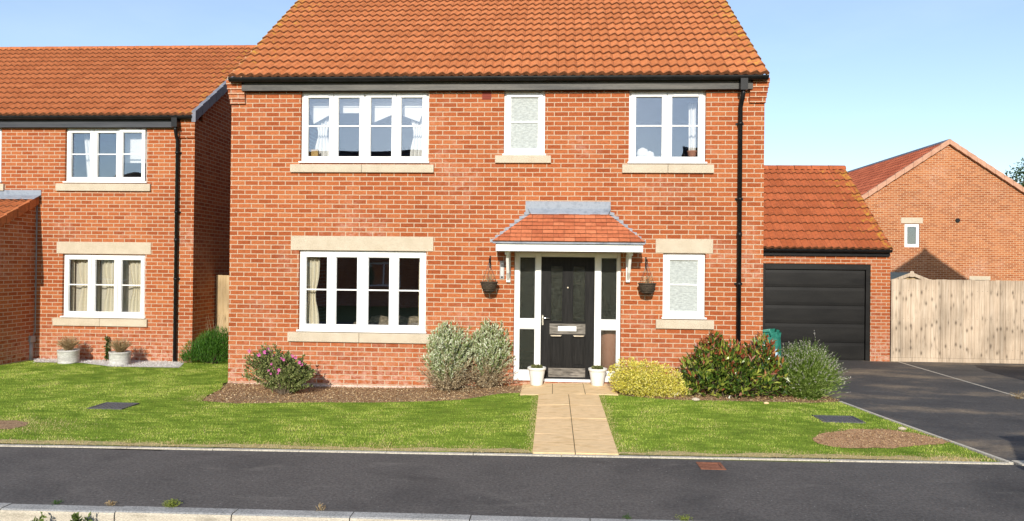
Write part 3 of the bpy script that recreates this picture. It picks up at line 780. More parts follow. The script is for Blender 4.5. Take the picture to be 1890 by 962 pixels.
def downpipe(name, x, yc, ztop, ywall, zbot, parent, r=0.034, clips=(0.35, 0.62, 0.86)):
    mb = MB(); yp = ywall - 0.055
    mb.box(x - 0.055, yc - 0.06, ztop - 0.20, x + 0.055, yc + 0.06, ztop - 0.02)          # square outlet
    mb.tube([(x, yc, ztop - 0.19), (x, yc, ztop - 0.24), (x - 0.01, (yc + yp) / 2, ztop - 0.36), (x - 0.012, yp, ztop - 0.44), (x - 0.012, yp, zbot)], r, 14)
    H = ztop - zbot
    for c in clips:
        z = zbot + H * c
        mb.tube([(x - 0.012, yp, z - 0.022), (x - 0.012, yp, z + 0.022)], r + 0.008, 14)
        mb.box(x - 0.075, ywall - 0.012, z - 0.016, x + 0.051, ywall - 0.002, z + 0.016)
        mb.box(x - 0.055, ywall - 0.05, z - 0.012, x + 0.03, ywall - 0.01, z + 0.012)
    mb.tube([(x - 0.012, yp, zbot + H * 0.5), (x - 0.012, yp, zbot + H * 0.5 + 0.07)], r + 0.006, 14)
    return mb.build(name, M['black_plastic'], parent)

def holed_wall(mb, X0, X1, Z0, Z1, Y0, Y1, holes, mat=0):
    """wall slab standing in the XZ plane with rectangular openings (X0,Z0,X1,Z1)"""
    xs = sorted({X0, X1} | {h[0] for h in holes} | {h[2] for h in holes}); zs = sorted({Z0, Z1} | {h[1] for h in holes} | {h[3] for h in holes})
    xs = [x for x in xs if X0 <= x <= X1]; zs = [z for z in zs if Z0 <= z <= Z1]
    def hole(i, j):
        if i < 0 or j < 0 or i >= len(xs) - 1 or j >= len(zs) - 1: return True
        cx, cz = (xs[i] + xs[i + 1]) / 2, (zs[j] + zs[j + 1]) / 2
        return any(h[0] < cx < h[2] and h[1] < cz < h[3] for h in holes)
    for i in range(len(xs) - 1):
        for j in range(len(zs) - 1):
            if hole(i, j): continue
            a, b_, c, d = xs[i], xs[i + 1], zs[j], zs[j + 1]
            mb.face([(a, Y0, c), (b_, Y0, c), (b_, Y0, d), (a, Y0, d)], mat)
            mb.face([(b_, Y1, c), (a, Y1, c), (a, Y1, d), (b_, Y1, d)], mat)
            if hole(i - 1, j): mb.face([(a, Y1, c), (a, Y0, c), (a, Y0, d), (a, Y1, d)], mat)
            if hole(i + 1, j): mb.face([(b_, Y0, c), (b_, Y1, c), (b_, Y1, d), (b_, Y0, d)], mat)
            if hole(i, j - 1): mb.face([(a, Y0, c), (a, Y1, c), (b_, Y1, c), (b_, Y0, c)], mat)
            if hole(i, j + 1): mb.face([(a, Y0, d), (b_, Y0, d), (b_, Y1, d), (a, Y1, d)], mat)

def ring(mb, X0, Z0, X1, Z1, w, y0, y1, mat=0):
    mb.box(X0, y0, Z0, X0 + w, y1, Z1, mat); mb.box(X1 - w, y0, Z0, X1, y1, Z1, mat)
    mb.box(X0 + w, y0, Z0, X1 - w, y1, Z0 + w, mat); mb.box(X0 + w, y0, Z1 - w, X1 - w, y1, Z1, mat)

def window(parent, r, Y, n, label=None, glass='glass', fw=0.05, sw=0.068, mw=0.035, bar=True, ajar=None, vent=(0,), sill=True, centre=0.0):
    X0, Z0, X1, Z1 = r; yf = Y + 0.05
    mb = MB(); ring(mb, X0 + 0.002, Z0 + 0.002, X1 - 0.002, Z1 - 0.002, fw, yf, yf + 0.07)
    inner = X1 - X0 - 2 * fw; lw = (inner - (n - 1) * mw - centre) / n
    xs = []; x = X0 + fw
    for i in range(n):
        xs.append((x, x + lw)); x += lw
        if i < n - 1:
            m_ = mw + (centre if i == n // 2 - 1 else 0)
            mb.box(x, yf + 0.002, Z0 + fw, x + m_, yf + 0.068, Z1 - fw); x += m_
    if sill: mb.box(X0 - 0.02, Y - 0.035, Z0 - 0.004, X1 + 0.02, yf - 0.002, Z0 + 0.024)    # plastic cill nose
    w = mb.build('window', M['upvc'], parent, bevel=0.005)
    if label: w['label'] = label
    for i, (a, b_) in enumerate(xs):
        dy = -0.03 if ajar == i else 0.0
        z0, z1 = Z0 + fw + 0.001, Z1 - fw - 0.001
        s = MB(); ring(s, a - 0.012, z0 - 0.012, b_ + 0.012, z1 + 0.012, sw, yf - 0.022 + dy, yf - 0.001 + dy)
        ring(s, a + sw - 0.016, z0 + sw - 0.016, b_ - sw + 0.016, z1 - sw + 0.016, 0.012, yf - 0.001 + dy, yf + 0.012 + dy)
        if i in vent: s.box(a + 0.07, yf - 0.03 + dy, z1 - 0.038, b_ - 0.07, yf - 0.022 + dy, z1 - 0.02)
        so = s.build('sash', M['upvc'], w, bevel=0.004)
        p = MB(); p.box(a + sw - 0.014, yf + 0.012 + dy, z0 + sw - 0.014, b_ - sw + 0.014, yf + 0.018 + dy, z1 - sw + 0.014)
        p.build('pane', M[glass], w)
        if bar:
            zm = (z0 + z1) / 2 + 0.02
            g = MB(); g.box(a + sw - 0.004, yf - 0.004 + dy, zm - 0.011, b_ - sw + 0.004, yf + 0.011 + dy, zm + 0.011); g.build('glazing_bar', M['upvc'], w)
    return w

def stone(parent, name, r, Y, proud, split=False):
    X0, Z0, X1, Z1 = r; mb = MB()
    cuts = [X0, X1] if not split else [X0, (X0 + X1) / 2 - 0.002, (X0 + X1) / 2 + 0.002, X1]
    for a, b_ in zip(cuts[::2], cuts[1::2]):
        if name == 'stone_sill':       # weathered top slope and a drip
            mb.hexa([(a, Y - proud, Z0), (b_, Y - proud, Z0), (b_, Y + 0.09, Z0), (a, Y + 0.09, Z0), (a, Y - proud, Z1 - 0.012), (b_, Y - proud, Z1 - 0.012), (b_, Y + 0.09, Z1 + 0.006), (a, Y + 0.09, Z1 + 0.006)])
        else: mb.box(a, Y - proud, Z0, b_, Y + 0.09, Z1)
    return mb.build(name, M['stone'], parent, bevel=0.006)

def kneeler(parent, x_out, side, Y, ztop, nst=5, w=0.24, d=0.10):
    """corbelled brick kneeler that carries the end of the eaves"""
    mb = MB()
    for i in range(nst):
        t = 1 - i / nst
        p = 0.02 + (d - 0.02) * t; o = 0.05 * t
        xa, xb = (x_out - o, x_out + w) if side < 0 else (x_out - w, x_out + o)
        z1 = ztop - 0.075 * i; mb.box(xa, Y - p, z1 - 0.0745, xb, Y + 0.05, z1 - 0.0005)
    return mb.build('kneeler', M['brick'], parent)

# ================================================================== MAIN HOUSE
main = empty('detached_house', ((HL + HR) / 2, YF, 0))
tag(main, 'red brick detached house with an orange pantile roof and a black panelled front door', 'house')
DEP = 8.0; RUN0 = 0.20
z_e = at(945, 139.5, YF - RUN0)[1]; PIT = R(38)
z_fa0, z_fa1 = at(945, 165.8, YF - 0.10)[1], at(945, 149, YF - 0.10)[1]
wA = rect(555, 170.5, 791, 301, YF); wB = rect(930, 170.5, 1006, 287, YF); wC = rect(1161, 170.5, 1303, 302, YF)
wD = rect(1223.5, 468, 1302, 588.5, YF); wE = rect(551, 463, 786, 613, YF)
dr = rect(948, 465, 1146, 704, YF)
z_top = z_fa0 + 0.03
for_top = z_top + 0.16
def top(w): return (w[0], w[1], w[2], z_fa0 + 0.02)
wA, wB, wC = top(wA), top(wB), top(wC)
dr = (dr[0], 0.02, dr[2], dr[3])
mb = MB()
holed_wall(mb, HL, HR, -0.25, for_top, YF, YF + 0.30, [wA, wB, wC, wD, wE, dr])
rise = 4.2 * math.tan(PIT); half = DEP / 2; z_ridge = z_e + (RUN0 + half) * math.tan(PIT)
def gable_poly(y0, y1, zb, ze_, yr, zr): return [(y0, zb), (y1, zb), (y1, ze_), (yr, zr), (y0, ze_)]
zg = z_e + (0.30 + RUN0) * math.tan(PIT) - 0.07
for (xa, xb) in ((HL, HL + 0.3), (HR - 0.3, HR)):
    mb.prism([(YF + 0.301, -0.25), (YF + DEP, -0.25), (YF + DEP, z_e + RUN0 * math.tan(PIT) - 0.07), (YF + half, z_ridge - 0.09), (YF + 0.301, zg)], 'x', xa, xb)
mb.box(HL + 0.301, YF + DEP - 0.3, -0.25, HR - 0.301, YF + DEP, z_e)
mb.build('wall', M['brick'], main)
mb = MB(); mb.box(HL - 0.002, YF - 0.003, -0.2, HR + 0.002, YF + 0.05, 0.0)
holes_d = dr
mb2 = MB(); mb2.box(HL - 0.0025, YF - 0.003, -0.2, dr[0] - 0.02, YF + 0.02, at(600, 716, YF)[1] + 0.055)
mb2.build('plinth', M['plinth'], main)
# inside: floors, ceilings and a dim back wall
mb = MB(); mb.box(HL + 0.302, YF + 0.302, -0.02, HR - 0.302, YF + DEP - 0.302, 0.012); mb.build('floor', M['floorboard'], main)
mb = MB(); mb.box(HL + 0.302, YF + 0.302, 2.42, HR - 0.302, YF + DEP - 0.302, 2.68); mb.box(HL + 0.302, YF + 0.302, 4.98, HR - 0.302, YF + DEP - 0.302, 5.02); mb.build('upper_floor', M['plaster'], main)
mb = MB()
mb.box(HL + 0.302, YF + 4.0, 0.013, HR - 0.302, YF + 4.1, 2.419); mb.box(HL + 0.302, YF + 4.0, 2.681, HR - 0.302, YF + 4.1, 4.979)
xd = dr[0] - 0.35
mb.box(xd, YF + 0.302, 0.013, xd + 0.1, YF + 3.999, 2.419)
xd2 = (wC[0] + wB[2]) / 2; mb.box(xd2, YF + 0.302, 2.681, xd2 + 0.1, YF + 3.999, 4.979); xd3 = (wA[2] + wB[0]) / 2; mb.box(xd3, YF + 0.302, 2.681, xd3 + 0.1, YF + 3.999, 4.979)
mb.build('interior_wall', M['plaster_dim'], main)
# roof
rx0, rx1 = at(421, 139, YF - RUN0)[0], at(1420, 136, YF - RUN0)[0]
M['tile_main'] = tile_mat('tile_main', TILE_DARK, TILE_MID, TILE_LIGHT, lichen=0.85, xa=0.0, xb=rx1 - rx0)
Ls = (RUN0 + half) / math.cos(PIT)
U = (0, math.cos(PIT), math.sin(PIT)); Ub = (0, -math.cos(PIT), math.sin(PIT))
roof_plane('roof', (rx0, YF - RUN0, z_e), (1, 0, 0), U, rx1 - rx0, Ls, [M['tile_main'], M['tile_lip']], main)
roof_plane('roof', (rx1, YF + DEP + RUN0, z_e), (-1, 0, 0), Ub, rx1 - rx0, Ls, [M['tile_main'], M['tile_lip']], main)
ridge('ridge', (rx0, YF + half, z_ridge - 0.05), (rx1, YF + half, z_ridge - 0.05), 0.12, M['tile_main'], main)
for xa, xb in ((rx0 + 0.004, HL + 0.02), (HR - 0.02, rx1 - 0.004)):      # mortar bedding under the verge
    mb = MB()
    for s in (1, -1):
        y0 = YF - RUN0 if s > 0 else YF + DEP + RUN0; ym = YF + half
        mb.hexa([(xa, y0, z_e - 0.05), (xb, y0, z_e - 0.05), (xb, ym, z_ridge - 0.05), (xa, ym, z_ridge - 0.05), (xa, y0, z_e + 0.002), (xb, y0, z_e + 0.002), (xb, ym, z_ridge + 0.002), (xa, ym, z_ridge + 0.002)])
    mb.build('verge', M['mortar'], main)
# eaves
kx = 0.24
mb = MB(); mb.box(HL + kx - 0.03, YF - 0.10, z_fa0, HR - kx + 0.03, YF - 0.078, z_fa1 + 0.06); mb.build('fascia', M['fascia'], main)
mb = MB(); mb.box(HL + kx - 0.02, YF - 0.077, z_fa0 + 0.006, HR - kx + 0.02, YF - 0.001, z_fa0 + 0.02); mb.build('soffit', M['black_plastic'], main)
kneeler(main, HL, -1, YF, z_fa1 + 0.03); kneeler(main, HR, 1, YF, z_fa1 + 0.03)
gz = z_e - 0.012
_, yc = gutter('gutter', rx0 + 0.01, rx1 - 0.01, YF - 0.10, gz, main)
downpipe('downpipe', at(1372, 155, YF - 0.16)[0], yc, gz - 0.03, YF, -0.1, main)
# openings
window(main, wA, YF, 4, centre=0.03, label='four-light white bedroom window above the ground floor window')
window(main, wB, YF, 1, glass='obscure_light', label='narrow frosted upper window over the porch', vent=())
window(main, wC, YF, 2, vent=(1,), label='two-light white upper window at the downpipe end')
window(main, wD, YF, 1, glass='obscure_light', label='frosted ground floor window beside the porch', vent=())
window(main, wE, YF, 4, centre=0.03, vent=(), label='four-light white living room window on the ground floor')
stone(main, 'stone_sill', rect(537, 303, 801, 319, YF), YF, 0.045, True)
stone(main, 'stone_sill', rect(914, 286.5, 1017, 301.5, YF), YF, 0.045)
stone(main, 'stone_sill', rect(1148, 303, 1317, 320, YF), YF, 0.045, True)
stone(main, 'stone_sill', rect(1210, 589.5, 1317, 607, YF), YF, 0.045)
stone(main, 'stone_sill', rect(532, 613.5, 797, 632, YF), YF, 0.045, True)
stone(main, 'stone_lintel', rect(1210, 441, 1316, 467.5, YF), YF, 0.012)
stone(main, 'stone_lintel', rect(537, 436.5, 800, 463, YF), YF, 0.012)
mb = MB(); r = rect(890, 170.5, 907, 184, YF); mb.box(r[0], YF - 0.006, r[1], r[2], YF + 0.03, r[3])
for k in range(3):
    for q in range(5): mb.box(r[0] + 0.012 + q * 0.026, YF - 0.010, r[1] + 0.018 + k * 0.03, r[0] + 0.03 + q * 0.026, YF - 0.005, r[1] + 0.03 + k * 0.03)
mb.build('air_brick', plain('air_brick', (0.20, 0.035, 0.02), 0.8), main)

# ---- front door set
YD = YF + 0.085
mb = MB()
fxl = at(957.5, 590, YD)[0]; ml0, ml1 = at(988, 590, YD)[0], at(998, 590, YD)[0]; mr0, mr1 = at(1097, 590, YD)[0], at(1108, 590, YD)[0]; fxr = at(1139, 590, YD)[0]
zt = at(1047, 474.5, YD)[1]; zh = dr[3]
zs1, zs0 = at(1047, 590.5, YD)[1], at(1047, 607.5, YD)[1]; zb = at(1047, 686, YD)[1]
y0, y1 = YD, YD + 0.08; g = 0.001
mb.box(dr[0] + 0.003, y0, 0.025, fxl, y1, zh - 0.003); mb.box(fxr, y0, 0.025, dr[2] - 0.003, y1, zh - 0.003)
mb.box(ml0, y0 + 0.002, 0.025, ml1, y1, zh - 0.004); mb.box(mr0, y0 + 0.002, 0.025, mr1, y1, zh - 0.004)
for a, b_ in ((fxl, ml0), (ml1, mr0), (mr1, fxr)): mb.box(a + g, y0 + 0.003, zt, b_ - g, y1, zh - 0.004)
for a, b_ in ((fxl, ml0), (mr1, fxr)):
    mb.box(a + g, y0 + 0.004, zs0, b_ - g, y1, zs1); mb.box(a + g, y0 + 0.004, 0.026, b_ - g, y1, zb)
    for zz0, zz1 in ((zb, zs0), (zs1, zt)): ring(mb, a + g, zz0 + g, b_ - g, zz1 - g, 0.012, y0 + 0.02, y0 + 0.05)
mb.box(ml1 + g, y0 - 0.04, 0.022, mr0 - g, y1, 0.062)
dset = mb.build('front_door', M['upvc'], main, bevel=0.004)
for a, b_ in ((fxl, ml0), (mr1, fxr)):
    for zz0, zz1 in ((zb, zs0), (zs1, zt)):
        p = MB(); p.box(a + 0.004, y0 + 0.051, zz0 + 0.004, b_ - 0.004, y0 + 0.057, zz1 - 0.004); p.build('sidelight_pane', M['obscure_dark'], dset)
# leaf: stiles and rails round two glazed and two solid panels
dl0, dl1 = ml1 + 0.004, mr0 - 0.004; dz0, dz1 = 0.064, zt - 0.004
def DX(px): return at(px, 590, YD)[0]
def DZ(py): return at(1047, py, YD)[1]
mb = MB(); yl = YD + 0.022
holes = [(DX(1016), DZ(594), DX(1038), DZ(491)), (DX(1057), DZ(594), DX(1079.5), DZ(491)), (DX(1016), DZ(677), DX(1038), DZ(622)), (DX(1057), DZ(677), DX(1079.5), DZ(622))]
holed_wall(mb, dl0, dl1, dz0, dz1, yl, yl + 0.045, holes)
for k, h in enumerate(holes):
    ring(mb, h[0] - 0.014, h[1] - 0.014, h[2] + 0.014, h[3] + 0.014, 0.02, yl - 0.010, yl - 0.0005)
    if k > 1:
        mb.box(h[0] + 0.002, yl + 0.016, h[1] + 0.002, h[2] - 0.002, yl + 0.03, h[3] - 0.002)
        mb.box(h[0] + 0.035, yl + 0.006, h[1] + 0.035, h[2] - 0.035, yl + 0.0155, h[3] - 0.035)
leaf = mb.build('door_leaf', M['door_black'], dset, bevel=0.003)
mb = MB(); mb.box(DX(1014.5), yl - 0.004, DZ(617), DX(1080.5), yl - 0.0005, DZ(598)); mb.build('worn_rail', M['door_worn'], dset)
mb = MB(); mb.box(DX(1013), yl - 0.004, DZ(696.5), DX(1081), yl - 0.0005, DZ(680)); mb.build('worn_rail', M['door_worn'], dset)
for a, b_ in ((1016, 1037), (1058, 1079)):
    mb = MB(); zc = DZ(620); mb.hexa([(DX(a + 2), yl - 0.014, zc - 0.012), (DX(b_ - 2), yl - 0.014, zc - 0.012), (DX(b_ - 2), yl - 0.0105, zc - 0.012), (DX(a + 2), yl - 0.0105, zc - 0.012), (DX(a), yl - 0.014, zc + 0.008), (DX(b_), yl - 0.014, zc + 0.008), (DX(b_), yl - 0.0105, zc + 0.008), (DX(a), yl - 0.0105, zc + 0.008)]); mb.build('panel_moulding', M['stone'], dset)
for h in holes[:2]:
    p = MB(); p.box(h[0] + 0.006, yl + 0.014, h[1] + 0.006, h[2] - 0.006, yl + 0.020, h[3] - 0.006); p.build('door_glass', M['obscure_dark'], dset)
mb = MB(); mb.box(DX(1030), yl - 0.016, DZ(611.5), DX(1064), yl - 0.0045, DZ(602.5)); mb.box(DX(1032.5), yl - 0.021, DZ(610), DX(1061.5), yl - 0.0165, DZ(604.5)); mb.build('letter_plate', M['white_paint'], dset, bevel=0.003)
mb = MB(); hx = DX(1001.5); mb.box(hx - 0.013, yl - 0.008, DZ(601), hx + 0.013, yl - 0.0005, DZ(582.5))
mb.tube([(hx, yl - 0.006, DZ(587.5)), (hx, yl - 0.045, DZ(587.5)), (hx + 0.012, yl - 0.052, DZ(587.5)), (hx + 0.115, yl - 0.05, DZ(587.8))], 0.009, 10); mb.build('door_handle', M['chrome'], dset)
mb = MB(); mb.tube([(DX(1047.5), yl - 0.008, DZ(531)), (DX(1047.5), yl - 0.0005, DZ(531))], 0.011, 12); mb.build('spyhole', M['chrome'], dset)

# ---- porch canopy
PR = 0.62; yfC = YF - PR
cb0, cb1 = at(908.5, 446, yfC)[0], at(1191.5, 446, yfC)[0]; zcb = at(1047, 446.5, yfC)[1]
ct0, ct1 = at(986, 391, YF - 0.03)[0], at(1116, 391, YF - 0.03)[0]; zct = at(1047, 391, YF - 0.03)[1]
M['plain_tile'] = tile_mat('plain_tile', (0.38, 0.105, 0.045), (0.48, 0.145, 0.062), (0.56, 0.185, 0.085), colw=0.165, gauge=0.1)
mb = MB(); nC = 8; rg = random.Random(9)
vec0, vec1 = Vector((cb0, yfC, zcb)), Vector((ct0, YF - 0.03, zct)); w0, w1 = Vector((cb1, yfC, zcb)), Vector((ct1, YF - 0.03, zct))
nrm = Vector((0, -(zct - zcb), (YF - 0.03 - yfC))).normalized()
Lc = math.hypot(zct - zcb, YF - 0.03 - yfC)
for i in range(nC):
    t0, t1 = i / nC, (i + 1) / nC
    a0, b0, a1, b1 = vec0.lerp(vec1, t0), w0.lerp(w1, t0), vec0.lerp(vec1, t1), w0.lerp(w1, t1)
    xs = [a0.x]; x = math.floor(a0.x / 0.165) * 0.165 + (0.0825 if i % 2 else 0)
    while x < b0.x:
        if x > a0.x + 0.03 and x < b0.x - 0.03: xs.append(x)
        x += 0.165
    xs.append(b0.x)
    for q in range(len(xs) - 1):
        xa, xb = xs[q] + 0.0015, xs[q + 1] - 0.0015
        ta, tb = max(xa, a1.x), min(xb, b1.x)
        ta, tb = min(ta, b1.x), max(tb, a1.x)
        lift = nrm * (0.017 + rg.uniform(-0.002, 0.003)); top_ = nrm * 0.004
        p = [Vector((xa, a0.y, a0.z)), Vector((xb, a0.y, a0.z)), Vector((tb, a1.y, a1.z)), Vector((ta, a1.y, a1.z))]
        u = [(xa, i * 0.1 + 0.022), (xb, i * 0.1 + 0.022), (tb, i * 0.1 + 0.099), (ta, i * 0.1 + 0.099)]
        P = [p[0] + lift, p[1] + lift, p[2] + top_, p[3] + top_]
        mb.face(P, 0, u)
        mb.face([p[0] - nrm * 0.004, p[1] - nrm * 0.004, P[1], P[0]], 1)
        mb.face([p[0], P[0], P[3], p[3]], 1); mb.face([p[1], p[2], P[2], P[1]], 1)
for (e0, e1, wx) in ((vec0, vec1, -1), (w0, w1, 1)):        # hipped cheeks
    mb.face([e0, e1, Vector((e0.x, YF - 0.004, e0.z))] if wx > 0 else [e0, Vector((e0.x, YF - 0.004, e0.z)), e1], 0, [(0, 0.03), (0.3, 0.4), (0.6, 0.03)])
canopy = mb.build('porch_canopy', [M['plain_tile'], M['tile_lip']], main)
mb = MB(); f0, f1 = at(915, 456, yfC + 0.04)[0], at(1187, 456, yfC + 0.04)[0]; zf0, zf1 = at(1047, 464.5, yfC + 0.04)[1], zcb - 0.035
mb.box(f0, yfC + 0.04, zf0, f1, yfC + 0.062, zf1); mb.box(f0, yfC + 0.063, zf0 + 0.01, f0 + 0.02, YF - 0.002, zf1); mb.box(f1 - 0.02, yfC + 0.063, zf0 + 0.01, f1, YF - 0.002, zf1)
mb.box(f0 + 0.021, yfC + 0.063, zf0 + 0.012, f1 - 0.021, YF - 0.003, zf0 + 0.03); mb.build('canopy_fascia', M['white_paint'], canopy, bevel=0.003)
mb = MB(); mb.box(cb0 + 0.005, yfC + 0.003, zcb - 0.034, cb1 - 0.005, yfC + 0.045, zcb - 0.006); mb.build('canopy_trim', M['lead'], canopy, bevel=0.006)
mb = MB(); ft0, ft1 = at(970, 380, YF)[0], at(1127, 380, YF)[0]; zt1 = at(1047, 372, YF)[1]
mb.box(ft0, YF - 0.012, zct - 0.02, ft1, YF - 0.002, zt1)
mb.hexa([(ct0 - 0.05, YF - 0.11, zct - 0.05), (ct1 + 0.05, YF - 0.11, zct - 0.05), (ct1 + 0.1, YF - 0.013, zct + 0.035), (ct0 - 0.1, YF - 0.013, zct + 0.035), (ct0 - 0.05, YF - 0.105, zct - 0.035), (ct1 + 0.05, YF - 0.105, zct - 0.035), (ct1 + 0.1, YF - 0.013, zct + 0.05), (ct0 - 0.1, YF - 0.013, zct + 0.05)])
nst = 8
for k in range(nst):                                            # stepped flashing let into the brick courses
    t0, t1 = k / nst, (k + 1) / nst
    for s in (-1, 1):
        e0, e1 = (Vector((cb0, 0, zcb)), Vector((ct0, 0, zct))) if s < 0 else (Vector((cb1, 0, zcb)), Vector((ct1, 0, zct)))
        a, b_ = e0.lerp(e1, t0), e0.lerp(e1, t1)
        xo = a.x + (0.085 if s > 0 else -0.085); xi = b_.x + (-0.03 if s > 0 else 0.03)
        mb.prism([(xo, a.z + 0.052), (xo, a.z + 0.002), (xi - s * 0.01, a.z + 0.002), (xi - s * 0.03, b_.z + 0.03)] if s < 0 else [(xo, a.z + 0.002), (xo, a.z + 0.052), (xi - s * 0.03, b_.z + 0.03), (xi - s * 0.01, a.z + 0.002)], 'y', YF - 0.010, YF - 0.002)
mb.build('lead_flashing', M['lead'], canopy)
def bracket(px):
    mb = MB(); x = at(px, 490, YF - 0.03)[0]; z0, z1 = at(px, 521, YF - 0.03)[1], zf0 + 0.008; w = 0.032
    mb.box(x - w, YF - 0.06, z0, x + w, YF - 0.002, z1)
    mb.box(x - w, YF - 0.44, z1 - 0.062, x + w, YF - 0.061, z1 - 0.002)
    pts = [(YF - 0.061, z0 + 0.05), (YF - 0.061, z0 + 0.12)] + [(YF - 0.061 - 0.30 * math.sin(t), z1 - 0.063 - 0.22 * (1 - math.sin(t)) ** 1.3) for t in (0.5, 0.9, 1.57)]
    mb.prism([(YF - 0.061, z0 + 0.03), (YF - 0.061, z0 + 0.10), (YF - 0.16, z0 + 0.19), (YF - 0.30, z1 - 0.063), (YF - 0.37, z1 - 0.063), (YF - 0.2, z0 + 0.15)], 'x', x - 0.022, x + 0.022)
    return mb.build('bracket', M['white_paint'], canopy, bevel=0.004)
bracket(938.5); bracket(1159)

# ================================================================== NEIGHBOUR HOUSE (left)
nb = empty('neighbour_house', (LR - 4.0, YL, -0.1))
tag(nb, 'red brick house behind and left of the main house, with a tiled lean-to porch', 'house')
NX0 = LR - 9.5; zN = -0.3
z_eL = at(200, 213, YL - 0.18)[1]; PL = R(35); DL = 6.3; hL = DL / 2; zrL = z_eL + (0.18 + hL) * math.tan(PL)
lf0, lf1 = at(200, 235, YL - 0.09)[1], at(200, 221, YL - 0.09)[1]
uA = rect(120, 238, 271, 337.5, YL); uA = (uA[0], uA[1], uA[2], lf0 + 0.02); uB = (uA[0] - 2.75, uA[1], uA[0] - 1.15, uA[3]); uC = rect(115, 469.5, 267.5, 586.5, YL)
uB = (at(-145, 290, YL)[0], uA[1], at(3, 290, YL)[0], uA[3])
mb = MB(); holed_wall(mb, NX0, LR, zN, lf0 + 0.18, YL, YL + 0.3, [uA, uB, uC])
for (xa, xb) in ((NX0, NX0 + 0.3), (LR - 0.3, LR)):
    mb.prism([(YL + 0.301, zN), (YL + DL, zN), (YL + DL, z_eL + 0.05), (YL + hL, zrL - 0.09), (YL + 0.301, z_eL + 0.26)], 'x', xa, xb)
mb.box(NX0 + 0.301, YL + DL - 0.3, zN, LR - 0.301, YL + DL, z_eL)
mb.build('wall', M['brick'], nb)
mb = MB(); mb.box(NX0 + 0.302, YL + 0.302, -0.15, LR - 0.302, YL + DL - 0.302, -0.1); mb.build('floor', M['floorboard'], nb)
mb = MB(); mb.box(NX0 + 0.302, YL + 0.302, 2.35, LR - 0.302, YL + DL - 0.302, 2.6); mb.box(NX0 + 0.302, YL + 0.302, z_eL - 0.25, LR - 0.302, YL + DL - 0.302, z_eL - 0.2); mb.build('upper_floor', M['plaster'], nb)
mb = MB(); mb.box(NX0 + 0.302, YL + 3.2, -0.099, LR - 0.302, YL + 3.3, 2.349); mb.box(NX0 + 0.302, YL + 3.2, 2.601, LR - 0.302, YL + 3.3, z_eL - 0.26); mb.build('interior_wall', M['plaster'], nb)
lx1 = at(357, 213, YL - 0.18)[0]
M['tile_left'] = tile_mat('tile_left', (0.39, 0.120, 0.041), (0.43, 0.137, 0.048), (0.47, 0.155, 0.056), lichen=0.6, xa=-20.0, xb=lx1 - NX0)
UL = (0, math.cos(PL), math.sin(PL)); ULb = (0, -math.cos(PL), math.sin(PL)); LsL = (0.18 + hL) / math.cos(PL)
roof_plane('roof', (NX0 - 0.05, YL - 0.18, z_eL), (1, 0, 0), UL, lx1 - NX0 + 0.05, LsL, [M['tile_left'], M['tile_lip']], nb)
roof_plane('roof', (lx1, YL + DL + 0.18, z_eL), (-1, 0, 0), ULb, lx1 - NX0 + 0.05, LsL, [M['tile_left'], M['tile_lip']], nb)
ridge('ridge', (NX0 - 0.05, YL + hL, zrL - 0.05), (lx1, YL + hL, zrL - 0.05), 0.12, M['tile_left'], nb)
mb = MB(); nv = 12
for s in (1, -1):                                               # dry verge caps, one per course
    for k in range(nv):
        t0, t1 = k / nv + 0.002, (k + 1) / nv - 0.002
        y0 = YL - 0.2 if s > 0 else YL + DL + 0.2; ym = YL + hL
        ya, yb_ = y0 + (ym - y0) * t0, y0 + (ym - y0) * t1; za, zb_ = z_eL + (zrL - z_eL) * t0, z_eL + (zrL - z_eL) * t1
        xa, xb = lx1 - 0.03, lx1 + 0.05
        mb.hexa([(xa, ya, za - 0.14), (xb, ya, za - 0.14), (xb, yb_, zb_ - 0.12), (xa, yb_, zb_ - 0.12), (xa, ya, za + 0.075), (xb, ya, za + 0.075), (xb, yb_, zb_ + 0.06), (xa, yb_, zb_ + 0.06)])
mb.build('verge', M['verge_grey'], nb)
kxl = at(333, 200, YL)[0]
mb = MB(); mb.box(NX0 + 0.2, YL - 0.09, lf0, kxl + 0.03, YL - 0.07, lf1 + 0.06); mb.build('fascia', noise_mat('fascia_dark', (0.035, 0.038, 0.045), (0.06, 0.063, 0.07), 3.0, 0.5, 0.05, stretch=(0.5, 1, 6)), nb)
mb = MB(); mb.box(NX0 + 0.2, YL - 0.069, lf0 + 0.006, kxl + 0.02, YL - 0.001, lf0 + 0.02); mb.build('soffit', M['black_plastic'], nb)
kneeler(nb, LR, 1, YL, lf1 + 0.03, w=LR - kxl, d=0.09)
_, ycl = gutter('gutter', NX0, lx1 - 0.02, YL - 0.09, z_eL - 0.01, nb)
downpipe('downpipe', at(325, 225, YL - 0.14)[0], ycl, z_eL - 0.03, YL, -0.15, nb)
window(nb, uA, YL, 3, ajar=2, vent=(0, 2), label='three-light upper window with one sash ajar')
window(nb, uB, YL, 3, label='upper window cut off by the picture edge')
window(nb, uC, YL, 3, vent=(2,), label='three-light ground floor window full of cream curtains')
stone(nb, 'stone_sill', rect(105, 338.5, 279, 353, YL), YL, 0.045)
sB = rect(-160, 338.5, 9, 352, YL); stone(nb, 'stone_sill', sB, YL, 0.045)
stone(nb, 'stone_sill', rect(99.5, 587.5, 273, 602, YL), YL, 0.045, True)
stone(nb, 'stone_lintel', rect(105, 447, 279, 469, YL), YL, 0.012)
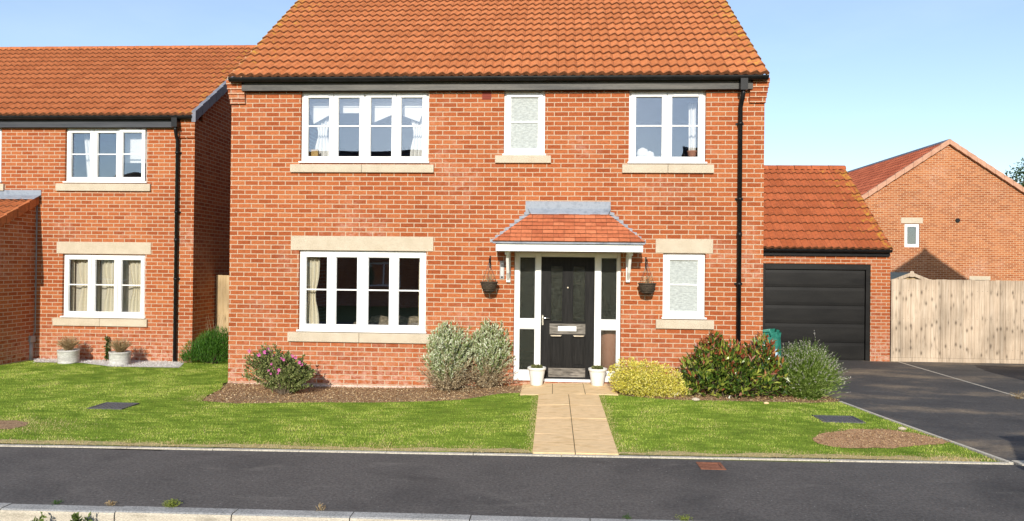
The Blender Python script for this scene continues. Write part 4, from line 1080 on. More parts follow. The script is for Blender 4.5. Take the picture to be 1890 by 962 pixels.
# lean-to porch of the neighbour
px1 = at(66, 520, YL)[0]; pz1 = at(66, 366, YL)[1]; PD = 1.55; px0 = px1 - 2.6; PP = R(27)
mb = MB()
mb.prism([(YL - PD, -0.3), (YL - 0.001, -0.3), (YL - 0.001, pz1 - 0.06), (YL - PD, pz1 - 0.06 - PD * math.tan(PP))], 'x', px1 - 0.11, px1)
mb.prism([(YL - PD, -0.3), (YL - 0.001, -0.3), (YL - 0.001, pz1 - 0.06), (YL - PD, pz1 - 0.06 - PD * math.tan(PP))], 'x', px0, px0 + 0.11)
zpt = pz1 - 0.06 - PD * math.tan(PP)
holed_wall(mb, px0 + 0.111, px1 - 0.111, -0.3, zpt, YL - PD, YL - PD + 0.11, [(px0 + 0.8, -0.1, px1 - 0.8, 2.0 if zpt > 2.2 else zpt - 0.2)])
porch = mb.build('porch', M['brick'], nb)
mb = MB(); mb.box(px0 + 0.801, YL - PD + 0.03, -0.1, px1 - 0.801, YL - PD + 0.08, (2.0 if zpt > 2.2 else zpt - 0.2)); mb.build('porch_door', M['door_black'], porch)
# lean-to roof, verge and lead apron
EO = PD + 0.15; Lp = EO / math.cos(PP)
z0p = pz1 - EO * math.tan(PP)
roof_plane('porch_roof', (px0 - 0.06, YL - EO, z0p), (1, 0, 0), (0, math.cos(PP), math.sin(PP)), px1 - px0 + 0.10, Lp - 0.02, [M['tile_left'], M['tile_lip']], porch)
mb = MB()
for k in range(6):
    t0, t1 = k / 6 + 0.003, (k + 1) / 6 - 0.003
    ya, yb_ = YL - EO + EO * t0, YL - EO + (EO - 0.01) * t1; za, zb_ = z0p + (pz1 - z0p) * t0, z0p + (pz1 - z0p) * t1
    xa, xb = px1 - 0.005, px1 + 0.06
    mb.hexa([(xa, ya, za - 0.13), (xb, ya, za - 0.13), (xb, yb_, zb_ - 0.11), (xa, yb_, zb_ - 0.11), (xa, ya, za + 0.06), (xb, ya, za + 0.06), (xb, yb_, zb_ + 0.045), (xa, yb_, zb_ + 0.045)])
mb.build('porch_verge', M['tile_left'], porch)
mb = MB(); mb.box(px0 - 0.1, YL - 0.012, pz1 + 0.01, px1 + 0.09, YL - 0.002, pz1 + 0.16)
mb.hexa([(px0 - 0.1, YL - 0.20, pz1 - 0.035), (px1 + 0.09, YL - 0.20, pz1 - 0.035), (px1 + 0.09, YL - 0.013, pz1 + 0.05), (px0 - 0.1, YL - 0.013, pz1 + 0.05), (px0 - 0.1, YL - 0.195, pz1 - 0.025), (px1 + 0.09, YL - 0.195, pz1 - 0.025), (px1 + 0.09, YL - 0.013, pz1 + 0.065), (px0 - 0.1, YL - 0.013, pz1 + 0.065)])
mb.build('porch_flashing', M['lead'], porch)

# ================================================================== GARAGE
gar = empty('garage', ((HR + GR) / 2, YG, -0.2))
tag(gar, 'single brick garage with a black up-and-over door at the end of the drive', 'garage')
GX0 = at(1375, 560, YG)[0] - 0.0; GX0 = GR - 3.05
PG = R(39.5); zge = at(1525, 459.5, YG - 0.15)[1]; DG = 5.0; hG = DG / 2
grx1 = at(1648, 459, YG - 0.15)[0]
zgr = zge + (0.15 + hG) * math.tan(PG)
gd = rect(1404.5, 487, 1606.5, 667, YG); gd = (gd[0], -0.22, gd[2], gd[3])
gf0, gf1 = at(1525, 472.5, YG - 0.06)[1], at(1525, 461.5, YG - 0.06)[1]
mb = MB(); holed_wall(mb, GX0, GR, -0.5, gf1 + 0.04, YG, YG + 0.22, [(gd[0], -0.6, gd[2], gd[3])])
for (xa, xb) in ((GX0, GX0 + 0.22), (GR - 0.22, GR)):
    mb.prism([(YG + 0.221, -0.5), (YG + DG, -0.5), (YG + DG, zge + 0.05), (YG + hG, zgr - 0.08), (YG + 0.221, zge + 0.22)], 'x', xa, xb)
mb.box(GX0 + 0.221, YG + DG - 0.22, -0.5, GR - 0.221, YG + DG, zge); mb.build('wall', M['brick'], gar)
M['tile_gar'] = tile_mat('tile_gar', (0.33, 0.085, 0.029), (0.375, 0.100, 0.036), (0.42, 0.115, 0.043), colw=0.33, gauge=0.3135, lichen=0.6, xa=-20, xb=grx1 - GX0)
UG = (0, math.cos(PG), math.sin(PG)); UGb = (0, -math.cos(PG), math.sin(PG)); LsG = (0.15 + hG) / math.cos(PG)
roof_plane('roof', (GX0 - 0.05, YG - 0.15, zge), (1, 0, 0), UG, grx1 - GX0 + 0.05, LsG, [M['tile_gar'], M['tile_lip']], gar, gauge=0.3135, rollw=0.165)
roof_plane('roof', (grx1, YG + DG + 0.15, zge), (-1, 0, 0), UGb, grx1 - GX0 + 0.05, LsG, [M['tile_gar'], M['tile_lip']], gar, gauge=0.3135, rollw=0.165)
ridge('ridge', (GX0 - 0.05, YG + hG, zgr - 0.04), (grx1, YG + hG, zgr - 0.04), 0.12, M['tile_gar'], gar)
mb = MB()
for s in (1, -1):
    y0 = YG - 0.15 if s > 0 else YG + DG + 0.15; ym = YG + hG; xa, xb = GR - 0.02, grx1 - 0.003
    mb.hexa([(xa, y0, zge - 0.05), (xb, y0, zge - 0.05), (xb, ym, zgr - 0.05), (xa, ym, zgr - 0.05), (xa, y0, zge + 0.002), (xb, y0, zge + 0.002), (xb, ym, zgr + 0.002), (xa, ym, zgr + 0.002)])
mb.build('verge', M['mortar'], gar)
mb = MB(); mb.box(GX0, YG - 0.06, gf0, at(1643, 466, YG - 0.06)[0], YG - 0.002, gf1 + 0.03); mb.build('fascia', M['black_plastic'], gar)
gutter('gutter', GX0, grx1 - 0.02, YG - 0.06, zge - 0.01, gar)
yd = YG + 0.05
mb = MB(); fx0, fx1 = gd[0] + 0.002, gd[2] - 0.002
fj0, fj1 = at(1411.5, 570, yd)[0], at(1597, 570, yd)[0]; fzt = at(1505, 497.5, yd)[1]
mb.box(fx0, yd - 0.03, -0.25, fj0, yd + 0.06, gd[3] - 0.002); mb.box(fj1, yd - 0.03, -0.25, fx1, yd + 0.06, gd[3] - 0.002); mb.box(fj0 + g, yd - 0.028, fzt, fj1 - g, yd + 0.06, gd[3] - 0.002)
gdoor = mb.build('garage_door', M['garage_black'], gar, bevel=0.004)
mb = MB(); zc = [at(1505, p, yd)[1] for p in (668, 632, 597.5, 564, 530.5, 498.5)]; zc[0] = -0.215
for a, b_ in zip(zc[:-1], zc[1:]):
    n_ = 6; prof = []
    for k in range(n_ + 1):
        t = k / n_; prof.append((yd + 0.016 - 0.006 * math.sin(math.pi * t) ** 0.3, a + 0.006 + (b_ - a - 0.012) * t))
    mb.prism(prof + [(yd + 0.05, b_ - 0.006), (yd + 0.05, a + 0.006)], 'x', fj0 + 0.012, fj1 - 0.012)
mb.box(fj0 + 0.006, yd + 0.035, zc[0], fj1 - 0.006, yd + 0.055, zc[-1])
mb.build('door_panel', M['garage_black'], gdoor)
mb = MB(); hx, hz = at(1503, 615, yd - 0.01)[0], at(1503, 615, yd - 0.01)[1]
mb.tube([(hx, yd + 0.004, hz), (hx, yd - 0.022, hz)], 0.02, 12); mb.tube([(hx, yd + 0.004, hz + 0.055), (hx, yd - 0.008, hz + 0.055)], 0.014, 12); mb.box(hx - 0.01, yd - 0.034, hz - 0.05, hx + 0.01, yd - 0.022, hz + 0.02)
mb.build('door_handle', M['chrome'], gdoor)

# ================================================================== REAR HOUSE with its gable to the street
rear = empty('gabled_house', (at(1750, 480, YR)[0], YR, -0.3))
tag(rear, 'brick house far behind the fence showing its plain gable end', 'house')
ax_, az_ = at(1750, 266, YR); PRr = math.radians(34); hw = 4.3
ze_r = az_ - hw * math.tan(PRr)
rw1 = rect(1669.5, 413, 1697.5, 456.5, YR); rw2 = (at(1789, 530, YR)[0] + 0.05, at(1789, 517, YR)[1] - 1.2, at(1828, 530, YR)[0] - 0.05, at(1789, 517, YR)[1])
mb = MB(); holed_wall(mb, ax_ - hw, ax_ + hw, -0.6, ze_r, YR, YR + 0.3, [rw1, rw2])
mb.prism([(ax_ - hw, ze_r), (ax_ + hw, ze_r), (ax_, az_)], 'y', YR, YR + 0.3)
RD = 9.6
mb.box(ax_ - hw, YR + 0.301, -0.6, ax_ - hw + 0.3, YR + RD, ze_r - 0.05); mb.box(ax_ + hw - 0.3, YR + 0.301, -0.6, ax_ + hw, YR + RD, ze_r - 0.05)
mb.prism([(ax_ - hw + 0.301, -0.6), (ax_ + hw - 0.301, -0.6), (ax_ + hw - 0.301, ze_r), (ax_, az_ - 0.05), (ax_ - hw + 0.301, ze_r)], 'y', YR + RD - 0.3, YR + RD)
mb.build('wall', M['brick_far'], rear)
mb = MB(); mb.box(ax_ - hw + 0.302, YR + 0.302, 2.2, ax_ + hw - 0.302, YR + RD - 0.302, 2.4); mb.box(ax_ - hw + 0.302, YR + 3, -0.5, ax_ + hw - 0.302, YR + 3.1, 2.19); mb.box(ax_ - hw + 0.302, YR + 3, 2.41, ax_ + hw - 0.302, YR + 3.1, ze_r - 0.1); mb.build('upper_floor', M['plaster'], rear)
M['tile_rear'] = tile_mat('tile_rear', (0.26, 0.062, 0.030), (0.33, 0.085, 0.042), (0.40, 0.11, 0.055), gauge=0.33)
sl = (hw + 0.25) / math.cos(PRr); ov = 0.10
for s in (1, -1):
    Us = (s * math.cos(PRr), 0, math.sin(PRr)); x0 = ax_ - s * (hw + 0.25); zz = az_ + 0.10 - (hw + 0.25) * math.tan(PRr)
    if s > 0: roof_plane('roof', (x0, YR + RD + ov, zz), (0, -1, 0), Us, RD + 2 * ov, sl, [M['tile_rear'], M['tile_lip']], rear, gauge=0.33, amp=0.045, step=0.02)
    else: roof_plane('roof', (x0, YR - ov, zz), (0, 1, 0), Us, RD + 2 * ov, sl, [M['tile_rear'], M['tile_lip']], rear, gauge=0.33, amp=0.045, step=0.02)
ridge('ridge', (ax_, YR - ov, az_ + 0.06), (ax_, YR + RD + ov, az_ + 0.06), 0.13, M['verge_grey'], rear)
mb = MB(); nv = 13
for s in (1, -1):
    for k in range(nv):
        t0, t1 = k / nv + 0.0008, (k + 1) / nv - 0.0008
        xa, xb = ax_ - s * (hw + 0.25) * (1 - t0), ax_ - s * (hw + 0.25) * (1 - t1)
        dzz = (hw + 0.25) * math.tan(PRr); za, zb_ = az_ + 0.1 - dzz * (1 - t0), az_ + 0.1 - dzz * (1 - t1)
        y0, y1 = YR - ov - 0.03, YR - 0.002
        p = [(xa, y0, za - 0.13), (xb, y0, zb_ - 0.11), (xb, y1, zb_ - 0.11), (xa, y1, za - 0.13), (xa, y0, za + 0.10), (xb, y0, zb_ + 0.08), (xb, y1, zb_ + 0.08), (xa, y1, za + 0.10)]
        if s < 0: p = [p[1], p[0], p[3], p[2], p[5], p[4], p[7], p[6]]
        mb.hexa(p)
mb.build('verge', noise_mat('verge_clay', (0.42, 0.22, 0.14), (0.54, 0.31, 0.21), 6.0, 0.85, 0.2), rear)
window(rear, rw1, YR, 1, bar=False, vent=(), sill=False, fw=0.06, sw=0.07)
window(rear, rw2, YR, 1, bar=False, vent=(), sill=False)
stone(rear, 'stone_lintel', rect(1663, 402, 1703, 412.5, YR), YR, 0.012)
stone(rear, 'stone_lintel', rect(1789, 510, 1828, 517, YR), YR, 0.012)
mb = MB(); vx, vz = at(1767, 407, YR); mb.tube([(vx, YR - 0.05, vz), (vx, YR - 0.001, vz)], 0.085, 16); mb.build('flue_vent', M['black_plastic'], rear)

# ================================================================== FENCES AND SHED
def boards(parent, name, x0, x1, y, z0, z1, mat, bw=0.125, seed=1, th=0.016, zvar=0.012, wave=0.0):
    mb = MB(); rg = random.Random(seed); x = x0; k = 0
    while x < x1 - 0.02:
        w = min(bw * rg.uniform(0.94, 1.04), x1 - x); dz = rg.uniform(-zvar, zvar); dy = rg.uniform(-0.004, 0.004)
        lap = 0.012; c = rg.uniform(-0.006, 0.006)
        mb.hexa([(x, y - th + dy, z0), (x + w + lap, y - 0.006 + dy, z0), (x + w + lap, y + dy, z0), (x, y + dy, z0),
                 (x + c, y - th + dy, z1 + dz), (x + w + lap + c, y - 0.006 + dy, z1 + dz), (x + w + lap + c, y + dy, z1 + dz), (x + c, y + dy, z1 + dz)])
        if rg.random() < 1:
            for zz in (z0 + 0.2, (z0 + z1) / 2, z1 - 0.25):
                mb.tube([(x + w * 0.5 + rg.uniform(-0.01, 0.01), y - th - 0.001 + dy, zz), (x + w * 0.5, y - th + 0.006 + dy, zz)], 0.004, 6, 1)
        x += w; k += 1
    return mb.build(name, [mat, M['iron']], parent)
fy = YG + 0.03; fx0 = GR + 0.03; fx1 = 11.3
fzt = at(1760, 517, fy)[1]; fzb = at(1760, 664, fy)[1]
fence = empty('fence', ((fx0 + fx1) / 2, fy, fzb)); tag(fence, 'tall weathered pale timber fence beside the garage along the end of the drive', 'fence')
npan = 2; pw = (fx1 - fx0) / npan
for i in range(npan):
    a, b_ = fx0 + pw * i, fx0 + pw * (i + 1) - 0.004
    pn = boards(fence, 'fence_panel', a, b_, fy, fzb + 0.03, fzt + (0.0 if i else 0.004), M['fence_wood'], bw=0.11, seed=3 + i, zvar=0.005)
    for zz in (fzb + 0.25, (fzb + fzt) / 2, fzt - 0.22):
        r_ = MB(); r_.box(a, fy + 0.005, zz - 0.04, b_, fy + 0.045, zz + 0.04); r_.build('fence_rail', M['fence_wood'], fence)
for i in range(npan + 1):
    r_ = MB(); x = fx0 + pw * i; x = min(max(x, fx0 + 0.06), fx1 - 0.06); r_.box(x - 0.05, fy + 0.05, fzb - 0.3, x + 0.05, fy + 0.15, fzt - 0.03); r_.build('fence_post', M['fence_wood'], fence)
r_ = MB(); r_.box(fx0, fy - 0.012, fzb - 0.12, fx1, fy + 0.02, fzb + 0.026); r_.build('gravel_board', M['fence_wood'], fence)

gy_ = 14.35; gx0, gx1 = LR + 0.02, HL - 0.02; gzt = at(402, 508, gy_)[1]
gate = empty('side_gate', ((gx0 + gx1) / 2, gy_, -0.1)); tag(gate, 'brown timber side gate closing the gap between the two houses', 'gate')
boards(gate, 'gate_leaf', gx0, gx1, gy_, -0.08, gzt, M['gate_wood'], bw=0.12, seed=8, zvar=0.003)
for zz in (0.2, 0.8, gzt - 0.2):
    r_ = MB(); r_.box(gx0, gy_ + 0.005, zz - 0.05, gx1, gy_ + 0.04, zz + 0.05); r_.build('gate_rail', M['gate_wood'], gate)

sy = 19.4; sax, saz = at(1683, 503, sy); shw = at(1742, 520, sy)[0] - sax; sze = saz - shw * math.tan(R(22))
shed = empty('garden_shed', (sax, sy, -0.25)); tag(shed, 'small timber shed with a felt roof peeping over the fence beside the garage', 'shed')
mb = MB(); mb.prism([(sax - shw + 0.1, -0.3), (sax + shw - 0.1, -0.3), (sax + shw - 0.1, sze), (sax, saz - 0.07), (sax - shw + 0.1, sze)], 'y', sy + 0.08, sy + 2.2); mb.build('wall', M['gate_wood'], shed)
for s in (1, -1):
    mb = MB(); q = [(sax, saz - 0.03), (sax + s * (shw + 0.02), sze - 0.03), (sax + s * (shw + 0.02), sze - 0.005), (sax, saz - 0.002)]
    mb.prism(q if s > 0 else q[::-1], 'y', sy + 0.022, sy + 2.3); mb.build('roof', noise_mat('felt', (0.06, 0.075, 0.075), (0.11, 0.13, 0.13), 20, 0.9, 0.3), shed)
    mb = MB(); q = [(sax, saz - 0.085), (sax + s * (shw + 0.02), sze - 0.085), (sax + s * (shw + 0.02), sze + 0.002), (sax, saz + 0.006)]
    mb.prism(q if s > 0 else q[::-1], 'y', sy, sy + 0.02); mb.build('bargeboard', M['fence_wood'], shed)
mb = MB(); mb.prism([(sax - 0.05, saz - 0.12), (sax + 0.05, saz - 0.12), (sax + 0.05, saz + 0.02), (sax, saz + 0.045), (sax - 0.05, saz + 0.02)], 'y', sy - 0.014, sy - 0.001); mb.build('finial', M['fence_wood'], shed)

# ================================================================== WINDOW DRESSING
def curtain(name, label, x0, x1, z0, z1, y, mat, folds=5, amp=0.02, tie=None, seed=0, pull=0.0, group=None):
    rg = random.Random(seed); nx, nz = folds * 8 + 1, 15; V = []; F = []
    for layer in (0, 1):
        for j in range(nz):
            tz_ = j / (nz - 1); z = z0 + (z1 - z0) * tz_; k = 1.0
            if tie is not None: k = 1 - 0.45 * math.exp(-((tz_ - tie) / 0.16) ** 2)
            for i in range(nx):
                t = i / (nx - 1); xc = (x0 + x1) / 2 + pull * (tz_ - 0.5)
                x = xc + (t - 0.5) * (x1 - x0) * k
                V.append((x, y + amp * math.sin(t * folds * 2 * math.pi + 0.5 * math.sin(3 * tz_ + seed)) + layer * 0.004, z))
    for layer in (0, 1):
        o = layer * nx * nz
        for j in range(nz - 1):
            for i in range(nx - 1):
                q = (o + j * nx + i, o + j * nx + i + 1, o + (j + 1) * nx + i + 1, o + (j + 1) * nx + i); F.append(q if layer == 0 else q[::-1])
    ob = npmesh(name, np.array(V), np.array(F), mat, smooth_=True); tag(ob, label, 'curtain', group); return ob
def P2(px, py, Y): return at(px, py, Y)
def blind(label, outline, Y, mat, bands=5, name='roman_blind'):
    """cloth blind: outline in sight lines, soft horizontal pleats"""
    pts = [at(px, py, Y) for px, py in outline]; mb = MB()
    mb.prism(pts, 'y', Y, Y + 0.008)
    zt_, zb_ = max(p[1] for p in pts), min(p[1] for p in pts)
    for k in range(1, bands):
        z = zt_ - (zt_ - zb_) * 0.62 * k / bands; xs = []
        for (a, b_) in zip(pts, pts[1:] + pts[:1]):
            if (a[1] - z) * (b_[1] - z) < 0: xs.append(a[0] + (b_[0] - a[0]) * (z - a[1]) / (b_[1] - a[1]))
        if len(xs) >= 2: mb.tube([(min(xs) + 0.006, Y - 0.004, z), (max(xs) - 0.006, Y - 0.004, z)], 0.009, 8)
    ob = mb.build(name, mat); tag(ob, label, 'blind'); return ob
yb1 = YF + 0.24
blind('white pleated blind hanging crooked in the left half of the four-light bedroom window', [(562, 168), (676, 168), (676, 209), (624, 209), (606, 214), (579, 229), (573, 212)], yb1, M['curtain_white'])
blind('white pleated blind with a peaked lower edge in the right half of the bedroom window', [(682, 168), (784, 168), (779, 212), (774, 225), (736, 211), (726, 211), (684, 229)], yb1, M['curtain_white'])
def cur(label, px0, px1, py0, py1, Y, mat, **k):
    x0, z0, x1, z1 = rect(px0, py0, px1, py1, Y); return curtain('curtain', label, x0, x1, z0, z1, Y, mat, **k)
cur('white curtain tied back at the left end of the four-light bedroom window', 580, 612, 168, 300, YF + 0.33, M['curtain_white'], folds=4, tie=0.4, seed=1)
cur('white curtain tied back at the right end of the four-light bedroom window', 757, 786, 168, 300, YF + 0.33, M['curtain_white'], folds=4, tie=0.4, seed=2)
cur('cream curtain gathered at the left end of the living room window', 559, 590, 455, 612, YF + 0.185, M['curtain'], folds=4, tie=0.42, seed=3)
cur('narrow strip of cream curtain at the right end of the living room window', 773, 784, 455, 612, YF + 0.185, M['curtain'], folds=2, seed=4)
cur('slim white curtain gathered in the right light of the two-light upper window', 1271, 1285, 190, 300, YF + 0.33, M['curtain_white'], folds=2, seed=5)
cur('cream curtain at the far left of the neighbour ground floor window', 118, 137, 462, 590, YL + 0.165, M['curtain'], folds=2, seed=6)
cur('wide cream curtain behind the left light of the neighbour ground floor window', 144, 174, 462, 590, YL + 0.175, M['curtain'], folds=3, tie=0.45, seed=7)
cur('slim cream curtain at the left of the middle light, neighbour ground floor window', 172.5, 184, 462, 590, YL + 0.165, M['curtain'], folds=2, seed=8)
cur('cream curtain at the right of the middle light, neighbour ground floor window', 192, 219, 462, 590, YL + 0.175, M['curtain'], folds=3, tie=0.45, seed=9)
cur('wide cream curtain behind the right light of the neighbour ground floor window', 240, 269, 462, 590, YL + 0.175, M['curtain'], folds=4, tie=0.45, seed=10)
cur('sheer beige net curtain across the whole neighbour ground floor window', 112, 270, 462, 590, YL + 0.235, noise_mat('net', (0.66, 0.62, 0.53), (0.74, 0.70, 0.61), 4.0, 0.9, 0.1, stretch=(6, 6, 0.5)), folds=14, amp=0.012, seed=12)
cur('thin white curtain hanging aslant in the neighbour upper window', 158, 170, 234, 340, YL + 0.26, M['curtain_white'], folds=2, seed=11, pull=-0.12)
blind('pale roller blind half drawn behind the ajar sash of the neighbour upper window', [(222, 234), (272, 234), (272, 301), (222, 301)], YL + 0.22, M['curtain_white'], bands=1, name='roller_blind')
blind('white blind behind the frosted upper window over the porch', [(926, 165), (1010, 165), (1010, 290), (926, 290)], YF + 0.2, M['curtain_white'], bands=16, name='roller_blind')
blind('white blind behind the frosted ground floor window beside the porch', [(1220, 460), (1306, 460), (1306, 590), (1220, 590)], YF + 0.2, M['curtain_white'], bands=16, name='roller_blind')
# things on the window boards and in the rooms
mb = MB(); x, z = at(577, 290, YF + 0.2); mb.box(x - 0.09, YF + 0.17, z - 0.02, x - 0.045, YF + 0.24, z + 0.13); mb.box(x - 0.04, YF + 0.17, z - 0.02, x + 0.1, YF + 0.24, z + 0.12); mb.box(x - 0.03, YF + 0.166, z - 0.01, x + 0.09, YF + 0.1695, z + 0.11)
o = mb.build('wooden_box', noise_mat('light_wood', (0.45, 0.29, 0.10), (0.62, 0.43, 0.17), 12, 0.6, 0.1)); tag(o, 'small honey coloured wooden box on the sill of the bedroom window', 'box')
def vase(label, px, py0, py1, Y, rad, mat, name='vase'):
    x, z0 = at(px, py1, Y); z1 = at(px, py0, Y)[1]; h = z1 - z0; mb = MB()
    mb.lathe(x, Y, [(rad * 0.62, z0), (rad * 0.9, z0 + h * 0.35), (rad, z0 + h * 0.8), (rad * 1.08, z0 + h * 0.86), (rad * 1.08, z0 + h), (rad * 0.92, z0 + h), (rad * 0.85, z0 + h * 0.8), (rad * 0.5, z0 + h * 0.2)], 20)
    o = mb.build(name, mat); tag(o, label, 'vase'); return o
vase('pinkish pot on the sill in the right light of the two-light upper window', 1277, 279, 292, YF + 0.22, 0.075, M['terracotta'])
x, z0 = at(1124, 690, YF + 0.42); z1 = at(1124, 609, YF + 0.42)[1]; mb = MB(); mb.lathe(x, YF + 0.42, [(0.10, 0.013), (0.145, 0.03), (0.15, z1 * 0.9), (0.155, z1 - 0.02), (0.15, z1), (0.13, z1), (0.13, z1 * 0.5)], 24)
o = mb.build('tall_planter', M['terracotta']); tag(o, 'tall terracotta planter seen through the lower glass right of the front door', 'planter')
mb = MB()
for (px, py, r0) in ((1186, 284, 0.10), (1199, 288, 0.08)):
    x, z = at(px, py, YF + 0.25); mb.lathe(x, YF + 0.25, [(0.01, z - r0), (r0 * 0.8, z - r0 * 0.7), (r0, z), (r0 * 0.75, z + r0 * 0.7), (0.01, z + r0)], 14, sy=0.6)
o = mb.build('soft_toy', M['curtain_white']); tag(o, 'white soft toy sitting in the left light of the two-light upper window', 'soft toy')
# sofa back with cushions in the dim living room
sf = empty('sofa', (at(720, 600, YF + 0.75)[0], YF + 0.75, 0.012)); tag(sf, 'brown sofa in the dim living room behind the ground floor window', 'sofa')
M['sofa'] = noise_mat('sofa', (0.10, 0.08, 0.06), (0.42, 0.36, 0.27), 22.0, 0.95, 0.3)
xa, xb = at(655, 600, YF + 0.75)[0], at(800, 600, YF + 0.75)[0]; zs = at(720, 590, YF + 0.75)[1]
mb = MB(); mb.box(xa, YF + 0.6, 0.1, xb, YF + 0.85, zs - 0.04); mb.build('backrest', M['sofa'], sf, bevel=0.04)
mb = MB(); mb.box(xa, YF + 0.86, 0.1, xb, YF + 1.5, 0.45); mb.build('seat', M['sofa'], sf, bevel=0.04)
for px in (700, 735, 765):
    x = at(px, 590, YF + 0.7)[0]; mb = MB(); mb.lathe(x, YF + 0.73, [(0.02, zs - 0.16), (0.15, zs - 0.13), (0.19, zs - 0.04), (0.14, zs + 0.05), (0.02, zs + 0.07)], 14, sy=0.45); mb.build('cushion', M['sofa'], sf)

# ================================================================== PLANTS
def unit(a):
    return a / np.maximum(np.linalg.norm(a, axis=1, keepdims=True), 1e-9)
def leaf_arrays(P, D, L, Wd, fold=0.25, up=None, rng=RNG):
    n = len(P); D = unit(D); rnd = unit(rng.normal(size=(n, 3))) if up is None else unit(up + 0.45 * rng.normal(size=(n, 3)))
    S = unit(np.cross(D, rnd)); Nn = np.cross(S, D)
    L = np.broadcast_to(L, (n,))[:, None]; Wd = np.broadcast_to(Wd, (n,))[:, None]
    b = P; t = P + D * L - Nn * L * 0.08; l_ = P + D * L * 0.48 + S * Wd / 2 + Nn * Wd * fold; r_ = P + D * L * 0.48 - S * Wd / 2 + Nn * Wd * fold; m_ = P + D * L * 0.5
    V = np.stack([b, r_, t, l_, m_], 1).reshape(-1, 3)
    o = (np.arange(n) * 5)[:, None]
    F = np.concatenate([o + np.array([[0, 1, 4]]), o + np.array([[1, 2, 4]]), o + np.array([[2, 3, 4]]), o + np.array([[3, 0, 4]])], 0)
    return V, F
def leaf_mesh(name, P, D, L, Wd, mats, parent=None, val=None, mi=None, **k):
    V, F = leaf_arrays(P, D, L, Wd, **k); n = len(P)
    val = RNG.random(n) if val is None else val
    A = np.zeros((n, 5, 4)); A[:, :, 0] = val[:, None]; A[:, :, 3] = 1
    MI = None if mi is None else np.tile(mi, 4)
    return npmesh(name, V, F, mats, parent, mi=MI, attr=A.reshape(-1, 4))
def stem_mesh(name, paths, r0, r1, mat, parent, sides=3):
    """paths: (n, k, 3)"""
    paths = np.asarray(paths); n, k, _ = paths.shape
    T = np.gradient(paths, axis=1); T = T / np.maximum(np.linalg.norm(T, axis=2, keepdims=True), 1e-9)
    ref = np.zeros_like(T); ref[:, :, 0] = 1; U_ = np.cross(T, ref); U_ /= np.maximum(np.linalg.norm(U_, axis=2, keepdims=True), 1e-9); W_ = np.cross(T, U_)
    rr = np.linspace(0, 1, k)[None, :, None]; r0 = np.broadcast_to(r0, (n,))[:, None, None]; rad = r0 * (1 - rr) + r1 * rr
    rings = [paths + (U_ * math.cos(2 * math.pi * s / sides) + W_ * math.sin(2 * math.pi * s / sides)) * rad for s in range(sides)]
    V = np.stack(rings, 2).reshape(-1, 3)
    base = (np.arange(n) * k * sides)[:, None, None]; jj = (np.arange(k - 1) * sides)[None, :, None]; ss = np.arange(sides)[None, None, :]; s2 = (ss + 1) % sides
    F = np.stack([base + jj + ss, base + jj + s2, base + jj + sides + s2, base + jj + sides + ss], 3).reshape(-1, 4)
    return npmesh(name, V, F, mat, parent, smooth_=True)
def wand_paths(n, base, spread, tops, k=7, bend=0.25, rng=RNG):
    """n curved stems from a small crown of roots to the given tip points"""
    B = np.zeros((n, 3)); a = rng.random(n) * 2 * np.pi; r = np.sqrt(rng.random(n)) * spread
    B[:, 0] = base[0] + r * np.cos(a); B[:, 1] = base[1] + r * np.sin(a); B[:, 2] = base[2]
    t = np.linspace(0, 1, k)[None, :, None]
    mid = (B + tops) / 2; mid[:, :2] -= (tops[:, :2] - B[:, :2]) * bend; mid += rng.normal(size=(n, 3)) * 0.02
    return (1 - t) ** 2 * B[:, None] + 2 * t * (1 - t) * mid[:, None] + t ** 2 * tops[:, None]
def along(paths, f):
    """points and tangents at fractions f (n, m)"""
    n, k, _ = paths.shape; x = f * (k - 1); i = np.clip(np.floor(x).astype(int), 0, k - 2); w = (x - i)[..., None]
    r = np.arange(n)[:, None]; P = paths[r, i] * (1 - w) + paths[r, i + 1] * w; T = paths[r, i + 1] - paths[r, i]
    return P.reshape(-1, 3), unit(T.reshape(-1, 3))
def dome(n, c, rx, ry, z0, h, rng=RNG, rough=0.12, power=0.5, shell=0.0):
    """tip points over an uneven dome; shell=0 on the surface"""
    a = rng.random(n) * 2 * np.pi; q = rng.random(n) ** power; k = 1 + rough * (np.sin(3 * a + 1) * 0.5 + np.sin(7 * a + 2) * 0.4 + rng.normal(size=n) * 0.6)
    x = q * np.cos(a); y = q * np.sin(a); z = np.sqrt(np.maximum(1 - q ** 2, 0.0))
    s = (1 - shell * rng.random(n)) * k
    return np.stack([c[0] + rx * x * s, c[1] + ry * y * s, z0 + 0.06 + (h - 0.06) * z * s], 1)
def blobs(n, bl, rng=RNG, skin=0.35):
    """points near the surface of overlapping lobes (cx,cy,cz,rx,ry,rz); returns points and outward directions"""
    w = np.array([b[3] * b[5] for b in bl]); w /= w.sum(); idx = rng.choice(len(bl), n, p=w); B = np.array(bl)[idx]
    d = unit(rng.normal(size=(n, 3))); r = 1 - skin * rng.random(n) ** 1.5
    return B[:, :3] + d * B[:, 3:] * r[:, None], d
GLEAF = leaf_mat('green_leaf', [(0, (0.030, 0.070, 0.014)), (0.5, (0.055, 0.115, 0.024)), (1, (0.10, 0.165, 0.042))])

def base_at(px, py): x, y = gp(px, py); return np.array([x, y, tz(x, y) + 0.006])
def scale_at(y): return F_PX / y
def zat(px, py, y): return at(px, py, y)[1]

